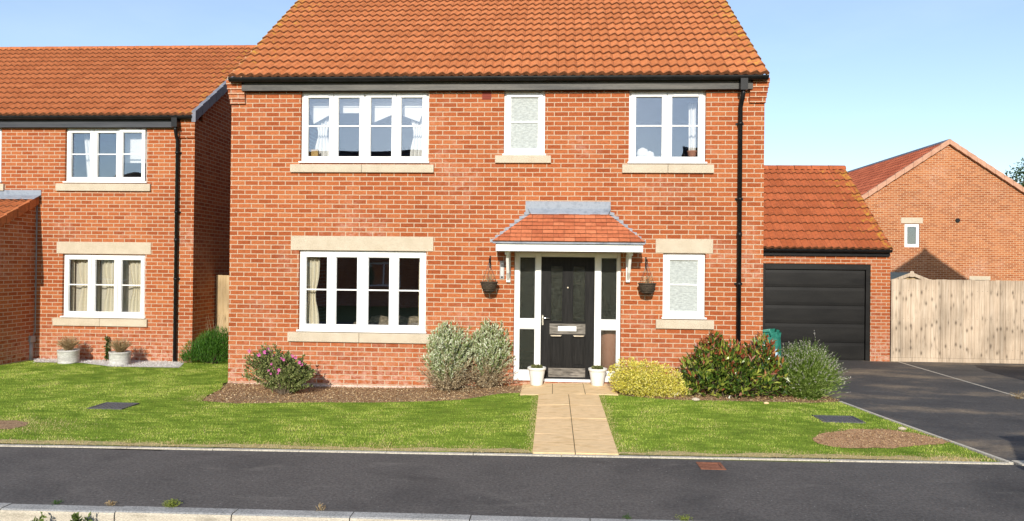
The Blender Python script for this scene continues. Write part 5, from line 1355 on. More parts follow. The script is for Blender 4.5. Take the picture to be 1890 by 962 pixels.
# --- rock rose with pink flowers against the wall
b = base_at(527, 729)
r = empty('flowering_shrub', b); tag(r, 'grey-green leaning shrub dotted with bright pink flowers below the living room window', 'shrub')
n = 230; xl, xr = at(458, 680, b[1])[0], at(578, 680, b[1])[0]; zt = zat(500, 640, b[1])
u = RNG.random(n); tops = np.zeros((n, 3)); tops[:, 0] = xl + (xr - xl) * u
prof = np.interp(u, [0, 0.18, 0.35, 0.55, 0.8, 1], [0.78, 1.02, 1.0, 0.86, 0.76, 0.42])
tops[:, 1] = b[1] + RNG.uniform(-0.24, 0.26, n); tops[:, 2] = b[2] + (zt - b[2]) * prof * np.where(RNG.random(n) < 0.6, RNG.uniform(0.82, 1.02, n), RNG.uniform(0.35, 0.9, n))
low = u < 0.25; tops[low, 2] = np.maximum(tops[low, 2], b[2] + 0.30)
pa = wand_paths(n, b, 0.09, tops, bend=0.15)
stem_mesh('stem', pa, 0.006, 0.002, M['bark'], r)
mth = 70; f = RNG.uniform(0.26, 1.0, (n, mth)); P, T = along(pa, f); D = T * 0.55 + RNG.normal(size=P.shape) * 0.75; D[:, 2] += 0.25
M['cistus'] = leaf_mat('cistus', [(0, (0.055, 0.080, 0.018)), (0.5, (0.165, 0.21, 0.055)), (1, (0.37, 0.40, 0.15))], 0.25, 0.6)
leaf_mesh('foliage', P, D, RNG.uniform(0.032, 0.055, len(P)), RNG.uniform(0.014, 0.024, len(P)), M['cistus'], r)
pk = [(478, 655), (483, 668), (489, 650), (495, 644), (500, 648), (503, 656), (492, 652), (519, 662), (524, 664), (540, 657), (515, 683), (507, 680), (501, 672), (496, 684), (512, 688), (500, 690), (546, 660), (530, 672), (553, 669), (460, 648), (557, 673)]
mb = MB(); rg = random.Random(2)
for px, py in pk:
    yy = b[1] - rg.uniform(0.02, 0.24); x, z = at(px, py, yy); s = rg.uniform(0.015, 0.027)
    for q in range(5):
        a = 2 * math.pi * q / 5 + rg.random(); da = 0.55
        c0 = (x, yy, z); mb.face([c0, (x + s * math.cos(a - da), yy - s * 0.2, z + s * math.sin(a - da)), (x + s * 1.2 * math.cos(a), yy - s * 0.35, z + s * 1.2 * math.sin(a)), (x + s * math.cos(a + da), yy - s * 0.2, z + s * math.sin(a + da))])
mb.build('blossom', noise_mat('pink_petal', (0.40, 0.05, 0.22), (0.52, 0.12, 0.33), 30, 0.6, 0), r)

# --- two silvery shrubs, dry and woody below
M['silver'] = leaf_mat('silver', [(0, (0.17, 0.22, 0.08)), (0.35, (0.40, 0.46, 0.25)), (0.75, (0.62, 0.67, 0.47)), (1, (0.76, 0.79, 0.63))], 0.2, 0.7, 0.2)
M['silver_green'] = leaf_mat('silver_green', [(0, (0.10, 0.15, 0.03)), (0.6, (0.21, 0.29, 0.08)), (1, (0.36, 0.42, 0.17))], 0.25, 0.6, 0.2)
M['dry_leaf'] = leaf_mat('dry_leaf', [(0, (0.28, 0.19, 0.10)), (0.6, (0.50, 0.41, 0.25)), (1, (0.64, 0.56, 0.40))], 0.2, 0.8, 0.1)
def silver_shrub(label, pxc, pyb, px0, px1, pyt, seed, lean=0.0):
    rng = np.random.default_rng(seed); b = base_at(pxc, pyb); r = empty('silver_shrub', b); tag(r, label, 'shrub')
    xl, xr = at(px0, 660, b[1])[0], at(px1, 660, b[1])[0]; zt = zat(pxc, pyt, b[1]); n = 260
    c = ((xl + xr) / 2, b[1]); tops = dome(n, c, (xr - xl) / 2 * 1.10, 0.33, b[2] + 0.34, zt - b[2] - 0.34, rng, 0.10, 0.5)
    sel = rng.random(n) < 0.3; tops[sel, 2] = b[2] + rng.uniform(0.35, 0.75, sel.sum()) * (zt - b[2])
    pa = wand_paths(n, b, 0.11, tops, bend=0.12, rng=rng); stem_mesh('stem', pa, 0.006, 0.0022, M['twig'], r)
    m_ = 40; f = rng.uniform(0.42, 1.0, (n, m_)); P, T = along(pa, f); D = T * 0.9 + rng.normal(size=P.shape) * 0.55; D[:, 2] += 0.35
    z_rel = (P[:, 2] - b[2]) / (zt - b[2]); top_ = f.reshape(-1)
    mi = (rng.random(len(P)) < 0.42 - 0.35 * (top_ - 0.45)).astype(int)
    leaf_mesh('foliage', P, D, rng.uniform(0.038, 0.078, len(P)), rng.uniform(0.012, 0.022, len(P)), [M['silver'], M['silver_green']], r, mi=mi)
    n2 = 120; a = rng.uniform(-1, 1, n2); tp = np.stack([b[0] + a * (xr - xl) * 0.72, b[1] + rng.uniform(-0.45, 0.15, n2), b[2] + rng.uniform(0.10, 0.55, n2)], 1)
    pd = wand_paths(n2, b, 0.12, tp, bend=0.1, rng=rng); stem_mesh('dry_stem', pd, 0.006, 0.0025, M['twig'], r)
    f = rng.uniform(0.35, 1.0, (n2, 14)); P, T = along(pd, f); D = T + rng.normal(size=P.shape) * 0.6
    leaf_mesh('dry_foliage', P, D, rng.uniform(0.03, 0.06, len(P)), rng.uniform(0.008, 0.015, len(P)), M['dry_leaf'], r)
silver_shrub('silver-leaved woody shrub overlapping the right end of the living room sill', 826, 722, 785, 868, 600, 21)
silver_shrub('silver-leaved woody shrub standing next to the left side of the front door frame', 902, 716, 864, 942, 597, 22)

# --- golden variegated euonymus
b = base_at(1190, 733); b[1] += 0.15
r = empty('golden_shrub', b); tag(r, 'low golden yellow shrub to the right of the doorstep pots', 'shrub')
def lobe(px, py, rx, rz, ry=None, dy=0.0):
    x, z = at(px, py, b[1] + dy); s = F_PX / (b[1] + dy); return (x, b[1] + dy, z, rx / s, (ry or min(rx, rz) / s * 1.05) if ry is None else ry, rz / s)
bl = [lobe(1160, 694, 36, 32, dy=0.05), lobe(1190, 702, 42, 36), lobe(1222, 708, 38, 34), lobe(1240, 718, 24, 24, dy=-0.05), lobe(1180, 712, 42, 26, dy=-0.1), lobe(1150, 704, 22, 22), lobe(1205, 715, 45, 25, dy=-0.12), lobe(1258, 728, 14, 16, dy=-0.1)]
P, d = blobs(15000, bl); ok = P[:, 2] > b[2] + 0.015; P, d = P[ok], d[ok]
P += 0.022 * np.sin(P[:, [1, 2, 0]] * 38)
D = d * 0.6 + RNG.normal(size=P.shape) * 0.7; D[:, 2] += 0.35
M['golden'] = leaf_mat('golden', [(0, (0.20, 0.23, 0.025)), (0.2, (0.52, 0.48, 0.055)), (0.6, (0.78, 0.68, 0.11)), (1, (0.84, 0.79, 0.33))], 0.25, 0.5)
leaf_mesh('foliage', P, D, RNG.uniform(0.022, 0.036, len(P)), RNG.uniform(0.012, 0.019, len(P)), M['golden'], r)
sp = RNG.choice(len(P), 170); stem_mesh('stem', wand_paths(170, b, 0.12, P[sp] + d[sp] * 0.02, bend=0.1), 0.005, 0.002, M['bark'], r)

# --- photinia: glossy dark green with red young leaves
b = base_at(1345, 736); b[1] += 0.22
r = empty('red_tipped_shrub', b); tag(r, 'large glossy dark green shrub with red young leaves by the house corner', 'shrub')
bl = [lobe(1285, 695, 30, 42), lobe(1320, 672, 34, 46, dy=0.05), lobe(1355, 690, 44, 48, dy=-0.05), lobe(1402, 675, 34, 42, dy=0.05), lobe(1425, 700, 28, 36), lobe(1300, 715, 45, 28, dy=-0.1), lobe(1380, 715, 50, 30, dy=-0.12), lobe(1318, 638, 14, 26), lobe(1300, 650, 12, 18), lobe(1408, 645, 17, 24), lobe(1345, 668, 28, 36)]
P, d = blobs(3300, bl, skin=0.5); ok = P[:, 2] > b[2] + 0.03; P, d = P[ok], d[ok]
D = d * 0.7 + RNG.normal(size=P.shape) * 0.45; D[:, 2] += 0.55
zr = (P[:, 2] - b[2]) / (zat(1318, 622, b[1]) - b[2])
red = (RNG.random(len(P)) < np.clip((zr - 0.42) * 1.1, 0.06, 0.60)); mi = np.where(red, np.where(RNG.random(len(P)) < 0.13, 2, 1), 0)
M['photinia'] = leaf_mat('photinia', [(0, (0.026, 0.055, 0.010)), (0.4, (0.060, 0.115, 0.016)), (0.7, (0.16, 0.22, 0.03)), (1, (0.36, 0.37, 0.07))], 0.15, 0.25, 0.5)
M['photinia_red'] = leaf_mat('photinia_red', [(0, (0.13, 0.028, 0.014)), (0.6, (0.30, 0.085, 0.035)), (1, (0.45, 0.22, 0.08))], 0.2, 0.3, 0.5)
M['photinia_pink'] = leaf_mat('photinia_pink', [(0, (0.34, 0.13, 0.09)), (1, (0.48, 0.26, 0.19))], 0.2, 0.35, 0.5)
leaf_mesh('foliage', P, D, RNG.uniform(0.075, 0.135, len(P)), RNG.uniform(0.032, 0.052, len(P)), [M['photinia'], M['photinia_red'], M['photinia_pink']], r, mi=mi, fold=0.3)
sp = RNG.choice(len(P), 130); stem_mesh('stem', wand_paths(130, b, 0.22, P[sp], bend=0.1), 0.009, 0.003, M['bark'], r)

# --- lavender
b = base_at(1492, 738); b[1] += 0.12
r = empty('lavender_bush', b); tag(r, 'rounded lavender bush with pale flower spikes at the drive edge', 'shrub')
n = 1500; rx = (at(1575, 700, b[1])[0] - at(1424, 700, b[1])[0]) / 2; hz = zat(1480, 636, b[1]) - b[2]
tops = dome(n, (b[0], b[1]), rx, 0.50, b[2], hz, RNG, 0.06, 0.55); tops[:, 0] += 0.02
tops[:, 2] *= RNG.uniform(0.82, 1.12, n); tops[:, 0] += RNG.normal(size=n) * 0.03
pa = wand_paths(n, b, 0.20, tops, bend=0.22)
M['lav_leaf'] = leaf_mat('lav_leaf', [(0, (0.11, 0.19, 0.022)), (0.5, (0.29, 0.41, 0.07)), (1, (0.54, 0.62, 0.25))], 0.25, 0.6)
M['lav_flower'] = leaf_mat('lav_flower', [(0, (0.38, 0.31, 0.34)), (0.6, (0.58, 0.52, 0.50)), (1, (0.74, 0.71, 0.62))], 0.2, 0.8)
stem_mesh('stem', pa, 0.0028, 0.0016, M['lav_leaf'], r)
f = RNG.uniform(0.22, 0.86, (n, 15)); P, T = along(pa, f); D = T + RNG.normal(size=P.shape) * 0.32
leaf_mesh('foliage', P, D, RNG.uniform(0.035, 0.065, len(P)), RNG.uniform(0.005, 0.009, len(P)), M['lav_leaf'], r)
fl = RNG.random(n) < 0.34; f = RNG.uniform(0.90, 1.0, (n, 9)); P, T = along(pa, f); k9 = np.repeat(fl, 9); P, T = P[k9], T[k9]; D = T * 0.7 + RNG.normal(size=P.shape) * 0.5
leaf_mesh('flower_spike', P, D, RNG.uniform(0.010, 0.018, len(P)), RNG.uniform(0.006, 0.010, len(P)), M['lav_flower'], r)

# --- feathery evergreen by the side gate
b = base_at(383, 676); b[1] += 0.30
r = empty('feathery_shrub', b); tag(r, 'bright green feathery shrub in front of the side gate', 'shrub')
bl = [lobe(366, 655, 30, 26), lobe(392, 648, 32, 34), lobe(412, 652, 24, 34), lobe(385, 640, 24, 28), lobe(405, 632, 22, 26), lobe(350, 663, 18, 14)]
P, d = blobs(9000, bl, skin=0.6); ok = P[:, 2] > b[2] + 0.02; P, d = P[ok], d[ok]; P[:, 0] = np.minimum(P[:, 0], HL - 0.01 + 0.5 * (P[:, 1] < YF))
M['feather'] = leaf_mat('feather', [(0, (0.025, 0.080, 0.008)), (0.5, (0.055, 0.155, 0.014)), (1, (0.115, 0.25, 0.028))], 0.3, 0.5)
D = d * 0.35 + RNG.normal(size=P.shape) * 0.35; D[:, 2] += 1.0
leaf_mesh('foliage', P, D, RNG.uniform(0.05, 0.11, len(P)), RNG.uniform(0.006, 0.012, len(P)), M['feather'], r)
sp = RNG.choice(len(P), 60); stem_mesh('stem', wand_paths(60, b, 0.08, P[sp], bend=0.1), 0.006, 0.002, M['bark'], r)
n = 26; tp = np.stack([b[0] - 0.12 + RNG.uniform(-0.2, 0.22, n), b[1] + 0.25 + RNG.uniform(-0.1, 0.1, n), b[2] + RNG.uniform(0.6, 0.95, n)], 1)
rr = empty('dead_stalks', (b[0] - 0.1, b[1] + 0.25, b[2])); tag(rr, 'thin dead stalks rising behind the feathery shrub', 'plant')
stem_mesh('stalk', wand_paths(n, (b[0] - 0.1, b[1] + 0.25, b[2]), 0.07, tp, bend=0.05), 0.004, 0.002, M['twig'], rr)

# ================================================================== POTS
def tuft(parent, name, c, n, h, spread, mat, w=0.004, rng=RNG, droop=0.2):
    a = rng.random(n) * 2 * np.pi; q = np.sqrt(rng.random(n)); tp = np.stack([c[0] + np.cos(a) * q * spread, c[1] + np.sin(a) * q * spread, c[2] + h * rng.uniform(0.55, 1.0, n) * (1 - 0.35 * q ** 2)], 1)
    pa = wand_paths(n, c, spread * 0.35, tp, k=5, bend=droop, rng=rng)
    P, T = along(pa, np.tile(np.array([[0.02, 0.3, 0.55, 0.78]]), (n, 1)))
    return leaf_mesh(name, P, T, h * 0.33, w, mat, parent, rng=rng)
M['dry_grass'] = leaf_mat('dry_grass', [(0, (0.20, 0.13, 0.06)), (0.5, (0.38, 0.28, 0.15)), (1, (0.55, 0.44, 0.26))], 0.25, 0.8, 0.1)
def grey_pot(px, py0, py1, label):
    x, y = gp(px, py1); y += 0.17; z = tz(x, y) + 0.02; s = F_PX / y; rad = 18.3 / s; h = (py1 - py0) / s + 0.015
    r = empty('planter', (x, y, z)); tag(r, label, 'planter', 'grey planters under the neighbour window'); mb = MB()
    mb.lathe(x, y, [(rad * 0.97, z), (rad * 0.985, z + h * 0.1), (rad * 0.96, z + h * 0.13), (rad * 1.0, z + h * 0.45), (rad * 0.985, z + h * 0.5), (rad, z + h * 0.55), (rad, z + h * 0.86), (rad * 1.04, z + h * 0.9), (rad * 1.04, z + h), (rad * 0.93, z + h), (rad * 0.93, z + h * 0.8)], 32); mb.build('pot', M['pot_grey'], r)
    mb = MB(); mb.lathe(x, y, [(rad * 0.92, z + h * 0.78), (rad * 0.92, z + h * 0.86)], 20); mb.build('soil', M['soil'], r)
    tuft(r, 'dry_plant', (x, y, z + h * 0.84), 320, 0.31, rad * 1.12, M['dry_grass'], 0.006)
    return r, x, y, z, h
gp1, *_ = grey_pot(115, 650, 674, 'grey metal pot of dry grass nearest the corner of the neighbour porch')
c = copy_tree(gp1); x, y = gp(211, 678); y += 0.17; c.location = (x, y, tz(x, y) + 0.02); c.rotation_euler.z = 2.1; c['label'] = 'grey metal pot of dry grass with a green leafy stem beside it'
x, y = gp(190, 670); y += 0.12; z = tz(x, y); r = empty('leafy_stem', (x, y, z)); tag(r, 'upright green leafy stem growing beside the second grey pot', 'plant')
zt = zat(190, 616, y); n = 5; tp = np.stack([x + RNG.uniform(-0.03, 0.03, n), y + RNG.uniform(-0.03, 0.03, n), z + (zt - z) * RNG.uniform(0.75, 1, n)], 1); pa = wand_paths(n, (x, y, z), 0.02, tp, bend=0.05)
stem_mesh('stem', pa, 0.005, 0.003, GLEAF, r); P, T = along(pa, RNG.uniform(0.15, 1, (n, 26))); D = RNG.normal(size=P.shape); D[:, 2] += 0.3
leaf_mesh('foliage', P, D, 0.055, 0.03, GLEAF, r)

def white_pot(px, label):
    x = at(px, 700, YF - 0.14)[0]; y = YF - 0.14; z = tz(x, y) + 0.026; rad = 0.142; h = 0.285
    r = empty('plant_pot', (x, y, z)); tag(r, label, 'plant pot', 'white pots on the doorstep'); mb = MB()
    mb.lathe(x, y, [(rad * 0.63, z), (rad * 0.66, z + 0.01), (rad * 0.80, z + h * 0.45), (rad * 0.92, z + h * 0.80), (rad * 0.93, z + h * 0.84), (rad * 1.02, z + h * 0.87), (rad * 1.05, z + h * 0.95), (rad * 1.02, z + h), (rad * 0.9, z + h), (rad * 0.87, z + h * 0.8)], 32); mb.build('pot', M['pot_white'], r)
    mb = MB(); mb.lathe(x, y, [(rad * 0.86, z + h * 0.8), (rad * 0.86, z + h * 0.9)], 20); mb.build('soil', M['soil'], r)
    n = 420; a = RNG.random(n) * 2 * np.pi; q = np.sqrt(RNG.random(n)) * rad * 0.62; P = np.stack([x + q * np.cos(a) , y + q * np.sin(a), z + h * 0.9 + 0.065 * (1 - (q / rad) ** 2) * RNG.random(n)], 1)
    D = RNG.normal(size=P.shape) * 0.6; D[:, 2] += 0.7
    leaf_mesh('succulent', P, D, 0.028, 0.012, leaf_mat('succulent', [(0, (0.06, 0.075, 0.02)), (0.6, (0.15, 0.17, 0.05)), (1, (0.28, 0.27, 0.10))]), r)
    return r
wp = white_pot(990.5, 'white ceramic pot of succulents left of the front door, by the sidelight')
c = copy_tree(wp); c.location.x = at(1103, 700, YF - 0.14)[0]; c.rotation_euler.z = 1.7; c['label'] = 'white ceramic pot of succulents right of the front door, by the golden shrub'

# --- hanging baskets
def basket(px, label):
    y = YF - 0.19; x, zt = at(px, 521.5, y); zb = at(px, 541, y)[1]; zh = at(px, 484, YF - 0.17)[1]; rad = 15.3 * y / F_PX; h = zt - zb
    r = empty('hanging_basket', (x, YF, zb)); tag(r, label, 'hanging basket', 'hanging baskets beside the porch'); mb = MB()
    prof = [(rad * 0.30, zb), (rad * 0.62, zb + h * 0.14), (rad * 0.86, zb + h * 0.45), (rad * 0.98, zb + h * 0.8), (rad * 1.0, zb + h)]
    mb.lathe(x, y, prof + [(rad * 0.93, zb + h), (rad * 0.9, zb + h * 0.8)], 24)
    for k in range(5): mb.tube([(x + math.cos(t) * rad * (0.72 + 0.075 * k), y + math.sin(t) * rad * (0.72 + 0.075 * k), zb + h * (0.22 + 0.2 * k)) for t in np.linspace(0, 2 * math.pi, 25)], 0.008 if k < 4 else 0.012, 6)
    mb.build('bowl', M['wicker'], r)
    mb = MB(); mb.lathe(x, y, [(rad * 0.9, zt - 0.03), (rad * 0.9, zt - 0.012)], 18); mb.build('soil', M['soil'], r)
    mb = MB(); hook = (x, y, zh)
    for k in range(3):
        a = 0.5 + 2 * math.pi * k / 3; mb.tube([(x + math.cos(a) * rad, y + math.sin(a) * rad, zt), hook], 0.0032, 5)
    mb.build('chain', M['iron'], r)
    mb = MB(); mb.box(x - 0.012, YF - 0.008, zh - 0.09, x + 0.012, YF - 0.001, zh + 0.10); mb.tube([(x, YF - 0.008, zh + 0.06), (x, YF - 0.12, zh + 0.065), (x, y, zh + 0.045), (x, y - 0.015, zh + 0.01), (x, y, zh - 0.008)], 0.006, 6); mb.tube([(x, YF - 0.008, zh - 0.06), (x, YF - 0.10, zh + 0.06)], 0.005, 6)
    mb.build('wall_bracket', M['black_plastic'], r)
    tuft(r, 'dry_plant', (x, y, zt - 0.015), 26, 0.19, rad * 0.8, M['dry_grass'], 0.007)
    return r
bk = basket(902.5, 'dark wicker hanging basket on the wall left of the porch by the thermometer')
c = copy_tree(bk); c.location.x = at(1194.5, 520, YF - 0.19)[0]; c.location.z = at(1194.5, 544, YF - 0.19)[1]; c.rotation_euler.z = 0.0; c['label'] = 'dark wicker hanging basket on the wall between the porch and the frosted window'
# --- thermometer
r = empty('thermometer', (at(926.5, 500, YF)[0], YF, at(926.5, 515, YF)[1])); tag(r, 'slim wall thermometer left of the porch bracket', 'thermometer')
q = rect(922.5, 482, 931, 515, YF); mb = MB(); mb.box(q[0], YF - 0.014, q[1], q[2], YF - 0.001, q[3]); mb.build('back_plate', M['grey_plastic'], r, bevel=0.004)
xm = (q[0] + q[2]) / 2; mb = MB(); mb.box(xm - 0.018, YF - 0.020, q[1] + 0.04, xm + 0.018, YF - 0.0145, q[3] - 0.03); mb.build('scale_plate', M['upvc'], r)
mb = MB(); mb.tube([(xm, YF - 0.024, q[1] + 0.03), (xm, YF - 0.024, q[3] - 0.04)], 0.005, 8); mb.tube([(xm, YF - 0.024, q[1] + 0.02), (xm, YF - 0.024, q[1] + 0.045)], 0.012, 10); mb.build('glass_tube', M['black_plastic'], r)
# --- service duct in the corner of the neighbour porch
dx = at(55.5, 650, YL - 0.10)[0]; z0, z1, z2 = tz(dx, YL) - 0.05, zat(55, 632, YL - 0.1), zat(55, 620, YL - 0.1)
r = empty('service_duct', (dx, YL - 0.08, z0)); tag(r, 'grey plastic service duct in the corner between the neighbour porch and wall', 'service duct')
mb = MB(); mb.tube([(dx, YL - 0.10, z0), (dx, YL - 0.10, z1)], 0.05, 14); mb.build('duct_pipe', M['grey_plastic'], r)
mb = MB(); mb.box(dx - 0.062, YL - 0.165, z1, dx + 0.062, YL - 0.03, z2); mb.build('duct_cap', M['grey_plastic'], r, bevel=0.008)
mb = MB(); mb.tube([(dx + 0.02, YL - 0.05, z2), (px1 + 0.012, YL - 0.012, z2 + 0.1), (px1 + 0.012, YL - 0.012, pz1 - 0.08)], 0.009, 8); mb.build('cable', M['grey_plastic'], r)
# --- green woven sack by the house corner
by = 12.5; bx = at(1424, 640, by)[0]; bx0, bx1 = HR + 0.015, at(1438, 640, by)[0]; zb0 = tz(bx, by) + 0.012; zb1 = zat(1424, 610, by)
r = empty('garden_sack', ((bx0 + bx1) / 2, by, zb0)); tag(r, 'green woven garden waste sack standing against the side of the house', 'garden sack')
mb = MB(); NS = 20; rows = []; rg = random.Random(4)
for j in range(9):
    t = j / 8; z = zb0 + (zb1 - zb0) * t; pts = []
    for k in range(NS):
        a = 2 * math.pi * k / NS; cx, cy = math.cos(a), math.sin(a); sq = 1 / max(abs(cx), abs(cy)) ** 0.7
        cr = 0.012 * math.sin(5 * a + 3 * t * 3) + rg.uniform(-0.008, 0.008)
        hw_ = (bx1 - bx0) / 2 * (0.92 + 0.08 * t); pts.append(((bx0 + bx1) / 2 + min(max(cx * sq * hw_ + cr, -(bx1 - bx0) / 2), (bx1 - bx0) / 2 + 0.02), by + cy * sq * 0.25 + cr, z + (0.02 * math.sin(3 * a) if j == 8 else 0)))
    rows.append(pts)
for j in range(8):
    for k in range(NS):
        k2 = (k + 1) % NS; mb.face([rows[j][k], rows[j][k2], rows[j + 1][k2], rows[j + 1][k]], 0, None, True)
mb.face(rows[0][::-1]); inn = [(p[0] * 0.9 + (bx0 + bx1) / 2 * 0.1, p[1] * 0.9 + by * 0.1, p[2] - 0.1) for p in rows[8]]
for k in range(NS): mb.face([rows[8][k], rows[8][(k + 1) % NS], inn[(k + 1) % NS], inn[k]])
mb.face(inn); mb.build('sack_body', M['green_weave'], r)
mb = MB(); xm = (bx0 + bx1) / 2; mb.tube([(xm - 0.09, by - 0.255, zb1 - 0.08), (xm - 0.07, by - 0.27, zb1 + 0.0), (xm + 0.06, by - 0.27, zb1 + 0.0), (xm + 0.09, by - 0.255, zb1 - 0.08)], 0.012, 6); mb.build('strap', M['green_weave'], r)
x, z = at(1432, 650, 12.0); mb = MB(); mb.lathe(x, 12.0, [(0.05, tz(x, 12.0) + 0.012), (0.075, tz(x, 12.0) + 0.04), (0.075, z - 0.06), (0.03, z + 0.0), (0.03, z + 0.05)], 14); o = mb.build('plastic_bottle', M['pale_plastic']); tag(o, 'pale blue plastic bottle in front of the green garden sack', 'bottle')

# ================================================================== COVERS, STONES AND LITTER ON THE GROUND
def cover(px, py, w, d, mat, label, name='manhole_cover', zoff=0.02, ribs=True, ang=0.0, flatz=None):
    x, y = gp(px, py) if flatz is None else flat(px, py, flatz); z = (tz(x, y) if flatz is None else flatz) + zoff
    r = empty(name, (x, y, z)); tag(r, label, 'manhole cover'); mb = MB(); ring(MB(), 0, 0, 1, 1, .1, 0, 1)
    mb.box(x - w / 2, y - d / 2, z - 0.05, x + w / 2, y - d / 2 + 0.03, z + 0.004); mb.box(x - w / 2, y + d / 2 - 0.03, z - 0.05, x + w / 2, y + d / 2, z + 0.004)
    mb.box(x - w / 2, y - d / 2 + 0.03, z - 0.05, x - w / 2 + 0.03, y + d / 2 - 0.03, z + 0.004); mb.box(x + w / 2 - 0.03, y - d / 2 + 0.03, z - 0.05, x + w / 2, y + d / 2 - 0.03, z + 0.004); mb.build('rim', mat, r)
    mb = MB(); mb.box(x - w / 2 + 0.035, y - d / 2 + 0.035, z - 0.05, x + w / 2 - 0.035, y + d / 2 - 0.035, z)
    if ribs:
        nx, ny = max(2, int(w / 0.06)), max(2, int(d / 0.06))
        for i in range(nx - 1):
            for j in range(ny - 1): cx, cy = x - w / 2 + 0.06 + (w - 0.12) * (i + 0.5) / (nx - 1), y - d / 2 + 0.06 + (d - 0.12) * (j + 0.5) / (ny - 1); mb.box(cx - 0.013, cy - 0.013, z - 0.002, cx + 0.013, cy + 0.013, z + 0.003)
    mb.build('lid', mat, r); r.rotation_euler.z = ang; return r
cover(210, 752.5, 0.47, 0.40, M['iron'], 'grey iron manhole cover sunk in the left lawn', zoff=0.026)
cover(1547, 777, 0.52, 0.38, M['iron'], 'grey iron manhole cover in the right lawn above the bare soil', zoff=0.026)
cover(1312, 860.5, 0.24, 0.24, M['rust'], 'small rusty stopcock cover set in the dark footway', name='stopcock_cover', flatz=-0.05, zoff=0.002, ribs=False)
sp2 = [gp(*p) for p in ((-90, 781), (30, 779), (52, 783), (48, 789), (20, 795), (-90, 801))]
drape('soil_patch', wavy(sp2, 0.015, 0.1, 6), 0.021, M['soil'])
def pebble(x, y, z, s, mat, label, name='stone'):
    mb = MB(); rg = random.Random(int(x * 1000)); n = 9; rings = []
    for j in range(6):
        t = j / 5; rr_ = s * math.sin(math.pi * min(max(t, 0.02), 0.98)) ** 0.6; rings.append([(x + rr_ * math.cos(2 * math.pi * k / n) * rg.uniform(0.85, 1.1), y + rr_ * 0.7 * math.sin(2 * math.pi * k / n) * rg.uniform(0.85, 1.1), z - s * 0.2 + s * 0.9 * t) for k in range(n)])
    for j in range(5):
        for k in range(n): mb.face([rings[j][k], rings[j][(k + 1) % n], rings[j + 1][(k + 1) % n], rings[j + 1][k]], 0, None, True)
    mb.face(rings[0][::-1]); mb.face(rings[5]); o = mb.build(name, mat); tag(o, label, 'stone'); return o
x, y = gp(1665, 797); pebble(x, y, tz(x, y) + 0.025, 0.05, M['stone'], 'pale stone lying at the top edge of the bare soil patch')
x, y = gp(1284, 742); pebble(x, y, tz(x, y) + 0.02, 0.06, M['stone'], 'sandy stone at the foot of the red-tipped shrub')
x, y = gp(1414, 748); pebble(x, y, tz(x, y) + 0.02, 0.04, M['golden_stone'] if 'golden_stone' in M else M['slab'], 'yellowish stone at the lawn edge below the lavender')
x, y = gp(1243, 731); mb = MB(); z = tz(x, y); mb.hexa([(x - 0.05, y - 0.12, z + 0.03), (x + 0.05, y - 0.12, z + 0.035), (x + 0.05, y - 0.11, z + 0.035), (x - 0.05, y - 0.11, z + 0.03), (x - 0.05, y - 0.10, z + 0.065), (x + 0.05, y - 0.10, z + 0.07), (x + 0.05, y - 0.09, z + 0.07), (x - 0.05, y - 0.09, z + 0.065)]); mb.box(x - 0.008, y - 0.11, z, x + 0.008, y - 0.10, z + 0.035)
o = mb.build('plant_tag', M['upvc']); tag(o, 'white plastic plant tag at the foot of the golden shrub', 'plant tag')
# bark chips and dry leaves on the beds: nobody could count them
def litter(poly, n, mat, seed, smin=0.012, smax=0.04, zo=0.012):
    rng = np.random.default_rng(seed); Pp = np.array([p[:2] for p in poly]); lo, hi = Pp.min(0), Pp.max(0); X = rng.uniform(lo[0], hi[0], n * 3); Y = rng.uniform(lo[1], hi[1], n * 3); k = inside(poly, X, Y); X, Y = X[k][:n], Y[k][:n]; X = X + rng.normal(size=len(X)) * 0.035; Y = np.minimum(Y + rng.normal(size=len(X)) * 0.035, hi[1])
    P = np.stack([X, Y, terrain(X, Y) + zo + rng.random(len(X)) * 0.02], 1); D = rng.normal(size=P.shape); D[:, 2] *= 0.35
    o = leaf_mesh('leaf_litter', P, D, rng.uniform(smin, smax, len(P)), rng.uniform(smin, smax, len(P)) * 0.4, mat, rng=rng); tag(o, kind='stuff'); return o
M['chips'] = leaf_mat('chips', [(0, (0.10, 0.05, 0.022)), (0.5, (0.30, 0.18, 0.09)), (0.85, (0.52, 0.37, 0.20)), (1, (0.70, 0.58, 0.38))], 0.0, 0.95, 0.1)
bedL = bed_l + [(HL, YF - 0.01), (LX0, YF - 0.01)]; bedR = bed_r + [(Aq[0][0], YF - 0.01), (LX1, YF - 0.01)]
litter(bedL, 12000, M['chips'], 1, 0.008, 0.038); litter(bedR, 7000, M['chips'], 2, 0.008, 0.036); litter(soil_poly, 3000, M['chips'], 3, 0.008, 0.022, 0.022)
M['grit'] = leaf_mat('grit', [(0, (0.35, 0.33, 0.30)), (1, (0.85, 0.84, 0.82))], 0.0, 0.9)
litter(gravel_poly, 5000, M['grit'], 5, 0.012, 0.028, 0.028)

